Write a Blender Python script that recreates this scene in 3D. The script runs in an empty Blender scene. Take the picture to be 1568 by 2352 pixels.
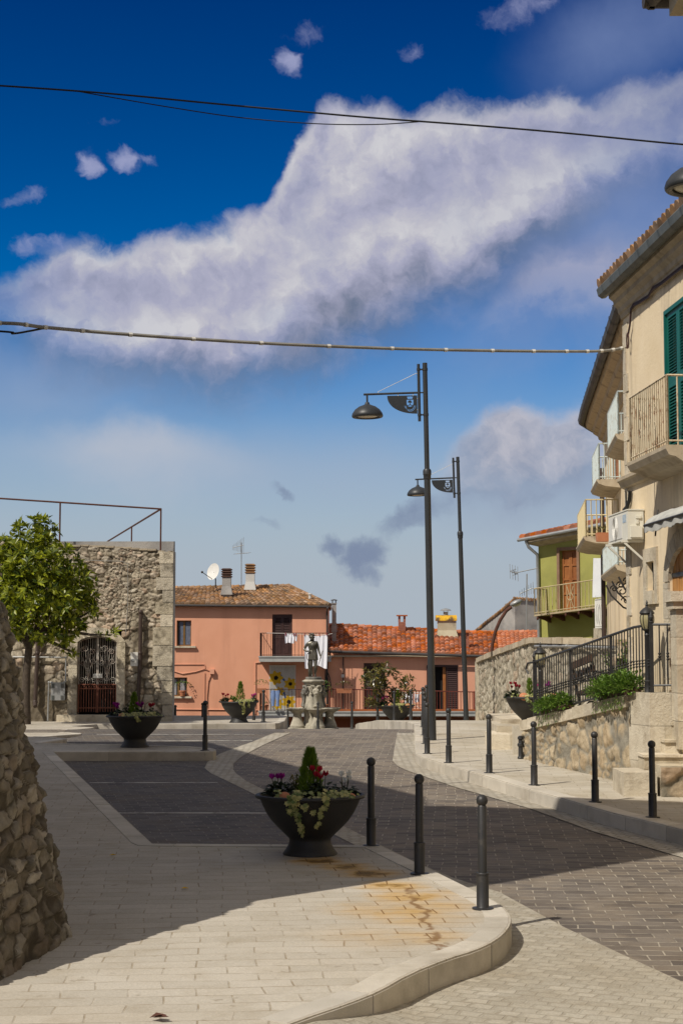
import bpy, bmesh, math, random
import numpy as np
from mathutils import Vector, Matrix
R = random.Random(7)
NR = np.random.default_rng(5)
PI = math.pi
scene = bpy.context.scene
COL = scene.collection
# ---------------------------------------------------------------- camera geometry
FPX, HORIZON = 3700.0, 1500.0
TILT = math.atan((HORIZON - 1176.0) / FPX)
def ray(u, v):
    a, b = (u - 784.0) / FPX, (1176.0 - v) / FPX
    return Vector((a, math.cos(TILT) - b * math.sin(TILT), math.sin(TILT) + b * math.cos(TILT)))
def P(u, v, y):
    d = ray(u, v)
    return d * (y / d.y)
def PX(u, v, x):
    d = ray(u, v)
    return d * (x / d.x)
def lerp(a, b, t): return a + (b - a) * t
def interp(tab, y):
    if y <= tab[0][0]:
        (y0, z0), (y1, z1) = tab[0], tab[1]
    elif y >= tab[-1][0]:
        (y0, z0), (y1, z1) = tab[-2], tab[-1]
    else:
        for i in range(len(tab) - 1):
            if tab[i][0] <= y <= tab[i + 1][0]:
                (y0, z0), (y1, z1) = tab[i], tab[i + 1]
                break
    return z0 + (z1 - z0) * (y - y0) / (y1 - y0)
TL = [(0, -2.241), (33, -1.693), (44, -1.9), (46, -1.93), (60, -2.0)]          # left pavement
TR = [(0, -2.241), (34, -1.677), (38, -1.65), (40, -1.68), (42, -1.76), (46, -1.9), (49, -2.1), (58, -2.55), (70, -3.1)]  # right pavement
TRD = [(0, -2.421), (28, -1.956), (32, -1.83), (35, -1.755), (36, -1.74), (37, -1.75), (38, -1.782), (40, -1.87), (58, -2.70), (72, -3.3)]
def zl(y): return interp(TL, y)
def zr(y): return interp(TR, y)
def road_z(y):
    k = math.floor(y * 2) / 2.0
    return lerp(interp(TRD, k), interp(TRD, k + .5), (y - k) * 2)
def G(u, v, zf, y0=6.0, y1=80.0):
    """first point along the pixel ray that meets the surface zf(y)"""
    d = ray(u, v)
    y, pv = y0, None
    while y < y1:
        z = d.z / d.y * y
        if z <= zf(y):
            lo, hi = y - .1, y
            for _ in range(30):
                m = (lo + hi) / 2
                if d.z / d.y * m <= zf(m): hi = m
                else: lo = m
            return d * (hi / d.y)
        y += .1
    return d * (y1 / d.y)

# ---------------------------------------------------------------- mesh builder
class MB:
    def __init__(s): s.v, s.f, s.r, s.mi, s.cur, s.cr = [], [], [], [], 0, 0.5
    def add(s, vs, fs, rn=None):
        o = len(s.v)
        s.v.extend([tuple(p) for p in vs])
        if rn is None: s.r.extend([s.cr] * len(vs))
        elif isinstance(rn, (int, float)): s.r.extend([rn] * len(vs))
        else: s.r.extend(rn)
        for f in fs:
            s.f.append(tuple(i + o for i in f)); s.mi.append(s.cur)
        return s
    def quad(s, a, b, c, d, rn=None): return s.add([a, b, c, d], [(0, 1, 2, 3)], rn)
    def hexa(s, p, rn=None):      # 8 points: bottom loop then top loop
        return s.add(p, [(3, 2, 1, 0), (4, 5, 6, 7), (0, 1, 5, 4), (1, 2, 6, 5), (2, 3, 7, 6), (3, 0, 4, 7)], rn)
    def box(s, x0, x1, y0, y1, z0, z1, rn=None):
        return s.hexa([(x0, y0, z0), (x1, y0, z0), (x1, y1, z0), (x0, y1, z0), (x0, y0, z1), (x1, y0, z1), (x1, y1, z1), (x0, y1, z1)], rn)
    def bar(s, a, b, w, h=None, up=(0, 0, 1), rn=None):
        a, b = Vector(a), Vector(b); h = h or w
        d = (b - a).normalized(); up = Vector(up)
        if abs(d.dot(up)) > .98: up = Vector((0, 1, 0))
        x = d.cross(up).normalized() * w / 2; y = x.cross(d).normalized() * h / 2
        return s.hexa([a - x - y, a + x - y, a + x + y, a - x + y, b - x - y, b + x - y, b + x + y, b - x + y], rn)
    def tube(s, pts, r, seg=8, caps=True, rn=None):
        pts = [Vector(p) for p in pts]; n = len(pts)
        rs = r if isinstance(r, (list, tuple)) else [r] * n
        vs, fs = [], []
        px = None
        for i in range(n):
            if i == 0: d = pts[1] - pts[0]
            elif i == n - 1: d = pts[-1] - pts[-2]
            else: d = (pts[i + 1] - pts[i]).normalized() + (pts[i] - pts[i - 1]).normalized()
            if d.length < 1e-9: d = Vector((0, 0, 1))
            d.normalize()
            if px is None:
                t = Vector((0, 0, 1)) if abs(d.z) < .9 else Vector((1, 0, 0))
                x = d.cross(t).normalized()
            else:
                x = (px - d * px.dot(d))
                x = x.normalized() if x.length > 1e-6 else d.orthogonal().normalized()
            px = x; y = d.cross(x)
            for k in range(seg):
                a = 2 * PI * k / seg
                vs.append(pts[i] + (x * math.cos(a) + y * math.sin(a)) * rs[i])
        for i in range(n - 1):
            for k in range(seg):
                k2 = (k + 1) % seg
                fs.append((i * seg + k, i * seg + k2, (i + 1) * seg + k2, (i + 1) * seg + k))
        if caps:
            fs.append(tuple(range(seg))[::-1]); fs.append(tuple((n - 1) * seg + k for k in range(seg)))
        return s.add(vs, fs, rn)
    def lathe(s, prof, seg=24, c=(0, 0, 0), sx=1, sy=1, rot=0, rn=None, caps=True):
        vs, fs = [], []
        for (r, z) in prof:
            for k in range(seg):
                a = 2 * PI * k / seg + rot
                vs.append((c[0] + r * math.cos(a) * sx, c[1] + r * math.sin(a) * sy, c[2] + z))
        n = len(prof)
        for i in range(n - 1):
            for k in range(seg):
                k2 = (k + 1) % seg
                fs.append((i * seg + k, i * seg + k2, (i + 1) * seg + k2, (i + 1) * seg + k))
        if caps:
            if prof[0][0] > 1e-4: fs.append(tuple(range(seg))[::-1])
            if prof[-1][0] > 1e-4: fs.append(tuple((n - 1) * seg + k for k in range(seg)))
        return s.add(vs, fs, rn)
    def ball(s, c, r, seg=12, rings=8, sz=1.0, rn=None):
        pr = [(max(1e-4, r * math.sin(PI * i / rings)), -r * sz * math.cos(PI * i / rings)) for i in range(rings + 1)]
        return s.lathe(pr, seg, c, rn=rn)
    def prism(s, poly, vec, rn=None):   # poly: 3D loop, extruded by vec
        n = len(poly); vec = Vector(vec)
        vs = [Vector(p) for p in poly] + [Vector(p) + vec for p in poly]
        fs = [tuple(range(n))[::-1], tuple(range(n, 2 * n))] + [(i, (i + 1) % n, n + (i + 1) % n, n + i) for i in range(n)]
        return s.add(vs, fs, rn)
    def grid(s, A, rn=None):            # A: (n,m,3)
        n, m = A.shape[:2]
        vs = A.reshape(-1, 3).tolist()
        fs = [(i * m + j, i * m + j + 1, (i + 1) * m + j + 1, (i + 1) * m + j) for i in range(n - 1) for j in range(m - 1)]
        return s.add(vs, fs, None if rn is None else np.asarray(rn).reshape(-1).tolist())
    def build(s, name, mats, parent=None, smooth=False, local=False, fix=False):
        off = Vector((0, 0, 0)); q = parent
        while q is not None and not local:
            off += q.location; q = q.parent
        me = bpy.data.meshes.new(name)
        me.from_pydata([(p[0] - off.x, p[1] - off.y, p[2] - off.z) for p in s.v], [], s.f)
        if not isinstance(mats, (list, tuple)): mats = [mats]
        for m in mats: me.materials.append(m)
        if len(mats) > 1: me.polygons.foreach_set('material_index', s.mi)
        at = me.attributes.new('rnd', 'FLOAT', 'POINT'); at.data.foreach_set('value', [float(x) for x in s.r])
        if fix:
            bm = bmesh.new(); bm.from_mesh(me); bmesh.ops.recalc_face_normals(bm, faces=bm.faces); bm.to_mesh(me); bm.free()
        if smooth:
            me.polygons.foreach_set('use_smooth', [True] * len(me.polygons))
            if smooth != 'all':
                try: me.set_sharp_from_angle(angle=math.radians(38))
                except Exception: pass
        me.update()
        o = bpy.data.objects.new(name, me); COL.objects.link(o)
        if parent is not None: o.parent = parent
        return o
def tag(o, label, cat, group=None, kind=None):
    o['label'] = label; o['category'] = cat
    if group: o['group'] = group
    if kind: o['kind'] = kind
    return o
def thing(name, label, cat, loc=(0, 0, 0), group=None, rz=0):
    o = bpy.data.objects.new(name, None); COL.objects.link(o)
    o.empty_display_size = .2
    o.location = loc; o.rotation_euler = (0, 0, rz)
    return tag(o, label, cat, group)
def dup(root, loc=None, rz=None, label=None, cat=None, group=None, sc=None):
    def cp(o, par):
        c = o.copy(); COL.objects.link(c); c.parent = par
        for ch in list(o.children): cp(ch, c)
        return c
    r = cp(root, None)
    if loc is not None: r.location = loc
    if rz is not None: r.rotation_euler = (0, 0, rz)
    if sc is not None: r.scale = (sc, sc, sc)
    if label: r['label'] = label
    if cat: r['category'] = cat
    if group: r['group'] = group
    return r
class Frame:
    """facade frame: a along the wall, b out of the wall, c up"""
    def __init__(s, o, ax, out):
        s.o = Vector(o); s.ax = Vector(ax).normalized(); s.out = Vector(out).normalized()
    def W(s, a, b, c): return s.o + s.ax * a + s.out * b + Vector((0, 0, c))
    def box(s, mb, a0, a1, b0, b1, c0, c1, rn=None):
        W = s.W
        pts = [W(a0, b1, c0), W(a1, b1, c0), W(a1, b0, c0), W(a0, b0, c0), W(a0, b1, c1), W(a1, b1, c1), W(a1, b0, c1), W(a0, b0, c1)]
        return mb.hexa(pts, rn)
    def wall(s, mb, a0, a1, c0, c1, holes, depth=.25, topf=None):
        """front sheet with rectangular holes and their reveals; holes (a0,a1,c0,c1)"""
        A = sorted({a0, a1, *[h[0] for h in holes], *[h[1] for h in holes]})
        C = sorted({c0, c1, *[h[2] for h in holes], *[h[3] for h in holes]})
        A = [a for a in A if a0 <= a <= a1]; C = [c for c in C if c0 <= c <= c1]
        for i in range(len(A) - 1):
            for j in range(len(C) - 1):
                ca, cc = (A[i] + A[i + 1]) / 2, (C[j] + C[j + 1]) / 2
                if any(h[0] < ca < h[1] and h[2] < cc < h[3] for h in holes): continue
                mb.quad(s.W(A[i], 0, C[j]), s.W(A[i + 1], 0, C[j]), s.W(A[i + 1], 0, C[j + 1]), s.W(A[i], 0, C[j + 1]))
        for (h0, h1, k0, k1) in holes:
            W = s.W
            mb.quad(W(h0, 0, k0), W(h0, -depth, k0), W(h1, -depth, k0), W(h1, 0, k0))
            mb.quad(W(h0, 0, k1), W(h1, 0, k1), W(h1, -depth, k1), W(h0, -depth, k1))
            mb.quad(W(h0, 0, k0), W(h0, 0, k1), W(h0, -depth, k1), W(h0, -depth, k0))
            mb.quad(W(h1, 0, k0), W(h1, -depth, k0), W(h1, -depth, k1), W(h1, 0, k1))
        return mb

# ---------------------------------------------------------------- materials
def nt(m):
    m.use_nodes = True
    t = m.node_tree
    return t, t.nodes, t.links
class NG:
    def __init__(s, tree): s.t = tree
    def n(s, typ, **kw):
        x = s.t.nodes.new(typ)
        for k, v in kw.items(): setattr(x, k, v)
        return x
    def l(s, a, b): s.t.links.new(a, b)
    def math(s, op, a, b=None, c=None, clamp=False):
        x = s.n('ShaderNodeMath', operation=op); x.use_clamp = clamp
        for i, q in enumerate((a, b, c)):
            if q is None: continue
            if isinstance(q, (int, float)): x.inputs[i].default_value = q
            else: s.l(q, x.inputs[i])
        return x.outputs[0]
    def vmath(s, op, a, b=None, out=0):
        x = s.n('ShaderNodeVectorMath', operation=op)
        for i, q in enumerate((a, b)):
            if q is None: continue
            if isinstance(q, (tuple, list, Vector)): x.inputs[i].default_value = q
            else: s.l(q, x.inputs[i])
        return x.outputs[out]
    def noise(s, vec, scale, detail=4, rough=.55, w=None):
        x = s.n('ShaderNodeTexNoise'); x.inputs['Scale'].default_value = scale; x.inputs['Detail'].default_value = detail; x.inputs['Roughness'].default_value = rough
        if vec is not None: s.l(vec, x.inputs['Vector'])
        return x.outputs['Fac']
    def mapr(s, v, a, b, c=0, d=1, smooth=False):
        x = s.n('ShaderNodeMapRange'); x.clamp = True
        if smooth: x.interpolation_type = 'SMOOTHSTEP'
        s.l(v, x.inputs[0])
        for i, q in enumerate((a, b, c, d)): x.inputs[i + 1].default_value = q
        return x.outputs[0]
    def mix(s, f, a, b, mode='MIX'):
        x = s.n('ShaderNodeMix', data_type='RGBA', blend_type=mode)
        if isinstance(f, (int, float)): x.inputs[0].default_value = f
        else: s.l(f, x.inputs[0])
        for i, q in ((6, a), (7, b)):
            if isinstance(q, (tuple, list)): x.inputs[i].default_value = (*q[:3], 1)
            else: s.l(q, x.inputs[i])
        return x.outputs[2]
    def attr(s, name='rnd'):
        x = s.n('ShaderNodeAttribute'); x.attribute_name = name
        return x.outputs['Fac']
    def bump(s, h, strength=.5, dist=.02):
        x = s.n('ShaderNodeBump'); x.inputs['Strength'].default_value = strength; x.inputs['Distance'].default_value = dist
        s.l(h, x.inputs['Height'])
        return x.outputs[0]
def base(name):
    m = bpy.data.materials.new(name); t, n, l = nt(m)
    g = NG(t); b = n['Principled BSDF']; b.inputs['Specular IOR Level'].default_value = .3
    geo = g.n('ShaderNodeNewGeometry')
    return m, g, b, geo.outputs['Position']
def pm(name, c1, c2=None, sc=3.0, rough=.7, bump=0.0, bsc=40.0, metal=0, rvar=0.0, c3=None, sc3=.6, lo3=.5, hi3=.7, spec=.3, bd=.01, zstreak=False, amt3=1.0):
    """two-tone noise material, optional third patch colour and per-piece variation"""
    m, g, b, pos = base(name)
    c2 = c2 or c1
    f = g.mapr(g.noise(pos, sc, 5, .6), .35, .65)
    col = g.mix(f, c1, c2)
    if c3:
        vec = pos
        if zstreak: vec = g.vmath('MULTIPLY', pos, (1, 1, .16))
        f3 = g.mapr(g.noise(vec, sc3, 6, .65), lo3, hi3)
        col = g.mix(g.math('MULTIPLY', f3, amt3), col, c3)
    if rvar:
        h = g.n('ShaderNodeHueSaturation'); g.l(col, h.inputs['Color'])
        g.l(g.mapr(g.attr(), 0, 1, 1 - rvar, 1 + rvar), h.inputs['Value'])
        g.l(g.mapr(g.math('FRACT', g.math('MULTIPLY', g.attr(), 7.3)), 0, 1, 1 - rvar * .5, 1 + rvar * .4), h.inputs['Saturation'])
        col = h.outputs[0]
    g.l(col, b.inputs['Base Color'])
    b.inputs['Roughness'].default_value = rough; b.inputs['Metallic'].default_value = metal
    b.inputs['Specular IOR Level'].default_value = spec
    if bump: g.l(g.bump(g.noise(pos, bsc, 6, .65), bump, bd), b.inputs['Normal'])
    return m
def leafmat(name, c1, c2, rough=.4, trans=.25, spec=.5):
    m, g, b, pos = base(name)
    col = g.mix(g.attr(), c1, c2)
    g.l(col, b.inputs['Base Color']); b.inputs['Roughness'].default_value = rough; b.inputs['Specular IOR Level'].default_value = spec
    tr = g.n('ShaderNodeBsdfTranslucent'); g.l(col, tr.inputs['Color'])
    mx = g.n('ShaderNodeMixShader'); mx.inputs[0].default_value = trans
    out = [x for x in m.node_tree.nodes if x.type == 'OUTPUT_MATERIAL'][0]
    g.l(b.outputs[0], mx.inputs[1]); g.l(tr.outputs[0], mx.inputs[2]); g.l(mx.outputs[0], out.inputs['Surface'])
    return m
def brickmat(name, cA, cB, mort, bw, rh, ms=.012, rot=0.0, rough=.75, bump=.6, warp=.02, wsc=2.0, dirt=None, stain=None, jit=.5, c4=None, grain=.3, off=.5):
    m, g, b, pos = base(name)
    mp = g.n('ShaderNodeMapping'); mp.inputs['Rotation'].default_value = (0, 0, rot); g.l(pos, mp.inputs['Vector'])
    nz = g.n('ShaderNodeTexNoise'); nz.inputs['Scale'].default_value = wsc; nz.inputs['Detail'].default_value = 2; g.l(pos, nz.inputs['Vector'])
    dv = g.vmath('SCALE', g.vmath('SUBTRACT', nz.outputs['Color'], (.5, .5, .5))); 
    g.t.nodes[-1].inputs['Scale'].default_value = warp
    vec = g.vmath('ADD', mp.outputs[0], dv)
    # force flat pattern
    vec = g.vmath('MULTIPLY', vec, (1, 1, 0))
    br = g.n('ShaderNodeTexBrick'); g.l(vec, br.inputs['Vector'])
    br.offset = off; br.inputs['Scale'].default_value = 1.0
    br.inputs['Brick Width'].default_value = bw; br.inputs['Row Height'].default_value = rh
    br.inputs['Mortar Size'].default_value = ms; br.inputs['Mortar Smooth'].default_value = .3; br.inputs['Bias'].default_value = 0
    br.inputs['Color1'].default_value = (0, 0, 0, 1); br.inputs['Color2'].default_value = (1, 1, 1, 1); br.inputs['Mortar'].default_value = (.5, .5, .5, 1)
    t = g.n('ShaderNodeSeparateColor'); g.l(br.outputs['Color'], t.inputs[0])
    col = g.mix(t.outputs[0], cA, cB)
    if c4:
        col = g.mix(g.mapr(g.noise(g.vmath('ADD', pos, g.vmath('SCALE', br.outputs['Color'])), 1.3, 2), .5, .62), col, c4)
    fine = g.noise(pos, 60, 6, .75)
    col = g.mix(g.math('MULTIPLY', g.mapr(fine, .3, .7), grain), col, g.mix(1.0, col, (.45, .44, .42), 'MULTIPLY'))
    if dirt:
        col = g.mix(g.mapr(g.noise(pos, .55, 6, .68), .42, .72), col, g.mix(1.0, col, dirt, 'MULTIPLY'))
        col = g.mix(g.mapr(g.noise(pos, 3.1, 4, .6), .5, .8), col, g.mix(1.0, col, dirt, 'MULTIPLY'))
    if dirt: col = g.mix(g.math('MULTIPLY', g.mapr(g.noise(pos, 7.5, 2, .5), .69, .74), .55), col, g.mix(1.0, col, (.5, .46, .40), 'MULTIPLY'))
    mvar = g.mapr(g.noise(pos, 6.0, 3), .35, .6)
    mf = g.math('MULTIPLY', br.outputs['Fac'], g.math('ADD', g.math('MULTIPLY', mvar, jit), 1 - jit))
    col = g.mix(mf, col, mort)
    if stain: col = stain(g, pos, col, br.outputs['Fac'])
    g.l(col, b.inputs['Base Color']); b.inputs['Roughness'].default_value = rough
    h = g.math('SUBTRACT', g.math('MULTIPLY', fine, .35), br.outputs['Fac'])
    h = g.math('ADD', h, g.math('MULTIPLY', t.outputs[0], .25))
    g.l(g.bump(h, bump, .012), b.inputs['Normal'])
    return m
def glassmat(name, c=(.02, .025, .03), rough=.06):
    m, g, b, pos = base(name)
    b.inputs['Base Color'].default_value = (*c, 1); b.inputs['Roughness'].default_value = rough; b.inputs['Specular IOR Level'].default_value = .6
    return m
STR = 0.10; EXPO = 0.0; SKYG = 1.7; SKYS = 1.25; SKYV = .27
# ---------------------------------------------------------------- palette
M = {}
M['iron'] = pm('black_iron', (.022, .022, .023), (.032, .031, .030), 4, .46, .25, 110, 0, spec=.45, bd=.004, c3=(.075, .066, .055), sc3=7, lo3=.58, hi3=.72, amt3=.7)
M['lampiron'] = pm('lamp_paint', (.025, .028, .03), (.032, .034, .036), 2, .45, .05, 60, spec=.45)
M['planter'] = pm('planter_iron', (.020, .020, .020), (.027, .026, .025), 3, .55, .25, 120, spec=.4, bd=.004)
M['rust'] = pm('rusty_iron', (.075, .03, .02), (.11, .045, .028), 6, .8, .3, 60)
M['rail_brown'] = pm('brown_iron', (.05, .025, .022), (.07, .03, .025), 5, .6)
M['rail_red'] = pm('red_brown_iron', (.13, .028, .018), (.17, .04, .025), 3, .6)
M['steel'] = pm('galvanised', (.28, .29, .29), (.36, .36, .35), 4, .45, metal=.4)
M['white_metal'] = pm('white_metal', (.7, .69, .64), (.62, .6, .55), 4, .5)
M['pink'] = pm('pink_plaster', (.70, .335, .205), (.74, .365, .23), .8, .85, .25, 25, c3=(.58, .27, .165), sc3=.8, lo3=.48, hi3=.75, zstreak=True, bd=.01)
M['pink2'] = pm('pink_plaster_wing', (.68, .335, .215), (.72, .365, .24), .8, .85, .25, 25, c3=(.55, .265, .17), sc3=.8, lo3=.48, hi3=.75, zstreak=True, bd=.01)
M['pink_low'] = pm('terracotta_plaster', (.44, .15, .08), (.48, .17, .09), .8, .85, .2, 25)
M['green'] = pm('green_plaster', (.315, .305, .082), (.35, .34, .098), 1.5, .85, .4, 40, c3=(.26, .255, .075), sc3=.6)
M['beige'] = pm('beige_plaster', (.73, .595, .395), (.80, .67, .47), 1.1, .88, .35, 18, c3=(.42, .335, .225), sc3=2.0, lo3=.5, hi3=.72, amt3=.9, bd=.02, zstreak=True)
M['beige2'] = pm('cream_plaster', (.75, .60, .39), (.82, .68, .47), 1.3, .88, .35, 18, c3=(.44, .33, .21), sc3=1.7, lo3=.5, hi3=.7, bd=.02, zstreak=True)
M['greyplaster'] = pm('grey_render', (.30, .29, .27), (.38, .36, .33), 1.0, .9, .4, 14, c3=(.20, .19, .18), sc3=.7, lo3=.48, hi3=.66, bd=.02)
M['cornice'] = pm('stone_cornice', (.38, .315, .225), (.48, .41, .30), 4, .88, .4, 40, rvar=.12, c3=(.20, .16, .11), sc3=2.4, lo3=.52, hi3=.75, bd=.008, amt3=.8)
M['limestone'] = pm('cut_limestone', (.52, .45, .335), (.63, .56, .43), 5, .85, .8, 34, rvar=.16, c3=(.34, .275, .19), sc3=2.6, lo3=.5, hi3=.7, bd=.02)
M['quoin'] = pm('quoin_stone', (.46, .40, .295), (.60, .53, .40), 6, .88, 1.0, 26, rvar=.2, c3=(.20, .17, .12), sc3=2.6, lo3=.5, hi3=.64, bd=.03)
M['kerb'] = pm('kerb_stone', (.475, .435, .365), (.55, .505, .43), 2.5, .8, .7, 60, rvar=.15, c3=(.31, .27, .21), amt3=.8, sc3=1.3, lo3=.5, hi3=.7, bd=.008)
M['fountain'] = pm('weathered_stone', (.39, .36, .285), (.48, .44, .355), 5, .88, .7, 30, c3=(.13, .12, .095), sc3=1.8, lo3=.45, hi3=.68, bd=.02)
M['fountain_dark'] = pm('dark_weathered_stone', (.16, .15, .13), (.24, .225, .19), 4, .8, .5, 25, c3=(.07, .07, .065), sc3=2.5, lo3=.45, hi3=.66)
M['bronze'] = pm('bronze', (.105, .096, .076), (.19, .175, .14), 6, .36, .4, 34, metal=.5, c3=(.045, .042, .036), sc3=4, spec=.5)
M['tile_old'] = pm('old_roof_tile', (.235, .125, .062), (.32, .19, .095), 2.0, .85, .3, 40, rvar=.42, c3=(.11, .078, .048), sc3=1.1, lo3=.48, hi3=.7)
M['tile_red'] = pm('red_roof_tile', (.34, .098, .036), (.42, .145, .058), 2.0, .85, .2, 40, rvar=.45, c3=(.20, .075, .035), sc3=.7, lo3=.5, hi3=.75)
M['tile_pale'] = pm('faded_roof_tile', (.42, .14, .06), (.48, .18, .085), 2.0, .8, .2, 40, rvar=.2)
M['brick'] = pm('chimney_brick', (.27, .10, .065), (.34, .15, .10), 8, .85, .3, 40)
M['shutter_green'] = pm('green_shutter', (.0, .095, .075), (.005, .115, .09), 2, .45, spec=.4)
M['shutter_brown'] = pm('brown_shutter', (.045, .024, .022), (.06, .03, .026), 3, .5)
M['wood'] = pm('varnished_wood', (.28, .10, .028), (.36, .145, .045), 5, .55, .2, 30, c3=(.2, .065, .02), sc3=3, zstreak=True)
M['oldwood'] = pm('old_orange_wood', (.40, .19, .055), (.48, .245, .08), 4, .7, .3, 40, c3=(.22, .10, .035), sc3=5, zstreak=True)
M['benchwood'] = pm('dark_bench_wood', (.06, .035, .022), (.09, .05, .03), 5, .6)
M['glass'] = glassmat('window_glass', (.03, .04, .055))
M['curtain'] = pm('blue_curtain', (.10, .125, .175), (.16, .19, .25), 9, .6)
M['lace'] = pm('lace_curtain', (.35, .36, .38), (.2, .2, .22), 20, .8)
M['dark'] = pm('dark_interior', (.012, .011, .010), (.018, .016, .014), 2, .9)
M['cloth'] = pm('white_cloth', (.80, .80, .84), (.84, .84, .88), 3, .9, .1, 60)
M['jeans'] = pm('blue_denim', (.16, .24, .44), (.22, .31, .52), 6, .9, .2, 60)
M['terracotta'] = pm('terracotta', (.42, .16, .075), (.5, .21, .11), 5, .8, .2, 40)
M['soil'] = pm('soil', (.035, .022, .015), (.06, .04, .028), 12, .95, .8, 40)
M['pvc'] = pm('brown_pipe', (.05, .034, .028), (.07, .048, .038), 2, .5)
M['zinc'] = pm('zinc_gutter', (.095, .105, .10), (.15, .16, .15), 3, .5, metal=.3, c3=(.13, .12, .11), sc3=1.5)
M['darkgutter'] = pm('dark_gutter', (.045, .04, .038), (.07, .06, .055), 3, .55)
M['cable'] = pm('black_cable', (.012, .012, .012), None, 2, .6)
M['cable_grey'] = pm('grey_cable', (.28, .27, .24), (.2, .19, .17), 4, .7)
M['paint_white'] = pm('road_paint', (.55, .53, .48), (.38, .36, .33), 2.5, .8, c3=(.16, .14, .13), sc3=4, lo3=.5, hi3=.62)
M['ac'] = pm('cream_casing', (.68, .66, .57), (.72, .7, .61), 2, .5)
M['bark'] = pm('bark', (.055, .042, .032), (.09, .07, .052), 9, .95, .8, 30, bd=.02)
M['awning'] = pm('grey_awning', (.42, .42, .39), (.5, .5, .46), 3, .9, .2, 40, c3=(.36, .36, .34), sc3=2.5)
M['yellow'] = pm('yellow_beads', (.72, .42, .01), (.78, .5, .03), 8, .7)
M['bluebead'] = pm('blue_beads', (.02, .12, .35), None, 8, .7)
M['lampglass'] = pm('amber_lamp_glass', (.34, .30, .16), (.42, .38, .22), 6, .12, spec=.6)
M['diffuser'] = pm('lamp_diffuser', (.55, .52, .4), (.5, .47, .36), 6, .25)
M['leaf_mag'] = leafmat('magnolia_leaf', (.035, .07, .006), (.36, .39, .02), .38, .38, .45)
M['leaf_dark'] = leafmat('dark_leaf', (.008, .018, .007), (.03, .05, .014), .5, .15)
M['leaf_lime'] = leafmat('conifer_needles', (.08, .16, .010), (.30, .42, .03), .6, .3)
M['leaf_ivy'] = leafmat('variegated_ivy', (.10, .15, .03), (.5, .46, .18), .5, .2)
M['leaf_hedge'] = leafmat('hedge_leaf', (.045, .11, .012), (.19, .31, .04), .45, .25)
M['leaf_bronze'] = leafmat('young_magnolia_leaf', (.03, .045, .008), (.19, .15, .03), .3, .2, .6)
M['pet_mag'] = leafmat('magenta_petal', (.22, .005, .16), (.42, .02, .32), .6, .3)
M['pet_red'] = leafmat('red_petal', (.25, .004, .02), (.5, .012, .04), .6, .3)
M['pet_white'] = leafmat('white_petal', (.7, .7, .66), (.85, .85, .8), .6, .3)
M['pet_pink'] = leafmat('pink_petal', (.55, .06, .25), (.7, .12, .35), .6, .3)
M['terrain'] = pm('dry_grass_ground', (.12, .11, .05), (.17, .15, .075), .2, .95)
def stonemat(name, stones, mortar, moss=1.0, rough=.88):
    """rubble: 'rnd' gives each stone its tone, 'gap' its mortar"""
    m, g, b, pos = base(name)
    ramp = g.n('ShaderNodeValToRGB'); e = ramp.color_ramp.elements
    e[0].color = (*stones[0], 1); e[1].color = (*stones[-1], 1)
    for i, c in enumerate(stones[1:-1]):
        x = e.new((i + 1) / (len(stones) - 1)); x.color = (*c, 1)
    g.l(g.attr(), ramp.inputs[0])
    n1 = g.noise(pos, 9, 6, .7)
    col = g.mix(g.mapr(n1, .35, .7), ramp.outputs[0], g.mix(1.0, ramp.outputs[0], (.55, .52, .48), 'MULTIPLY'))
    mo = g.mix(g.mapr(g.noise(pos, 5, 5), .35, .65), mortar, [c * .72 for c in mortar])
    col = g.mix(g.attr('gap'), col, mo)
    lich = g.mapr(g.noise(pos, 1.9, 8, .72), .53, .66)
    col = g.mix(g.math('MULTIPLY', lich, min(.9, .6 * moss)), col, (.085, .073, .048))
    g.l(col, b.inputs['Base Color']); b.inputs['Roughness'].default_value = rough
    h = g.math('ADD', g.noise(pos, 28, 8, .75), g.math('MULTIPLY', g.noise(pos, 90, 4, .7), .5))
    g.l(g.bump(h, .9, .02), b.inputs['Normal'])
    return m
M['rubble_old'] = stonemat('old_rubble', [(.10, .085, .065), (.26, .225, .175), (.14, .12, .09), (.40, .365, .30), (.19, .15, .11), (.50, .46, .39), (.15, .13, .095), (.30, .265, .21)], (.075, .06, .042), 1.7)
M['rubble_house'] = stonemat('house_rubble', [(.34, .28, .20), (.56, .49, .37), (.40, .34, .25), (.64, .57, .45), (.52, .39, .28), (.68, .62, .5)], (.16, .13, .088))
M['rubble_low'] = stonemat('mortared_rubble', [(.44, .35, .24), (.52, .42, .29), (.4, .33, .23), (.5, .37, .25)], (.30, .265, .2))
M['rubble_terrace'] = stonemat('terrace_rubble', [(.56, .44, .28), (.62, .52, .36), (.48, .38, .25), (.60, .47, .30)], (.34, .31, .245))
M['rubble_grey'] = stonemat('grey_rubble', [(.34, .30, .22), (.56, .51, .40), (.42, .37, .28), (.62, .57, .46), (.46, .36, .26)], (.19, .17, .125), .9)
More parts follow.
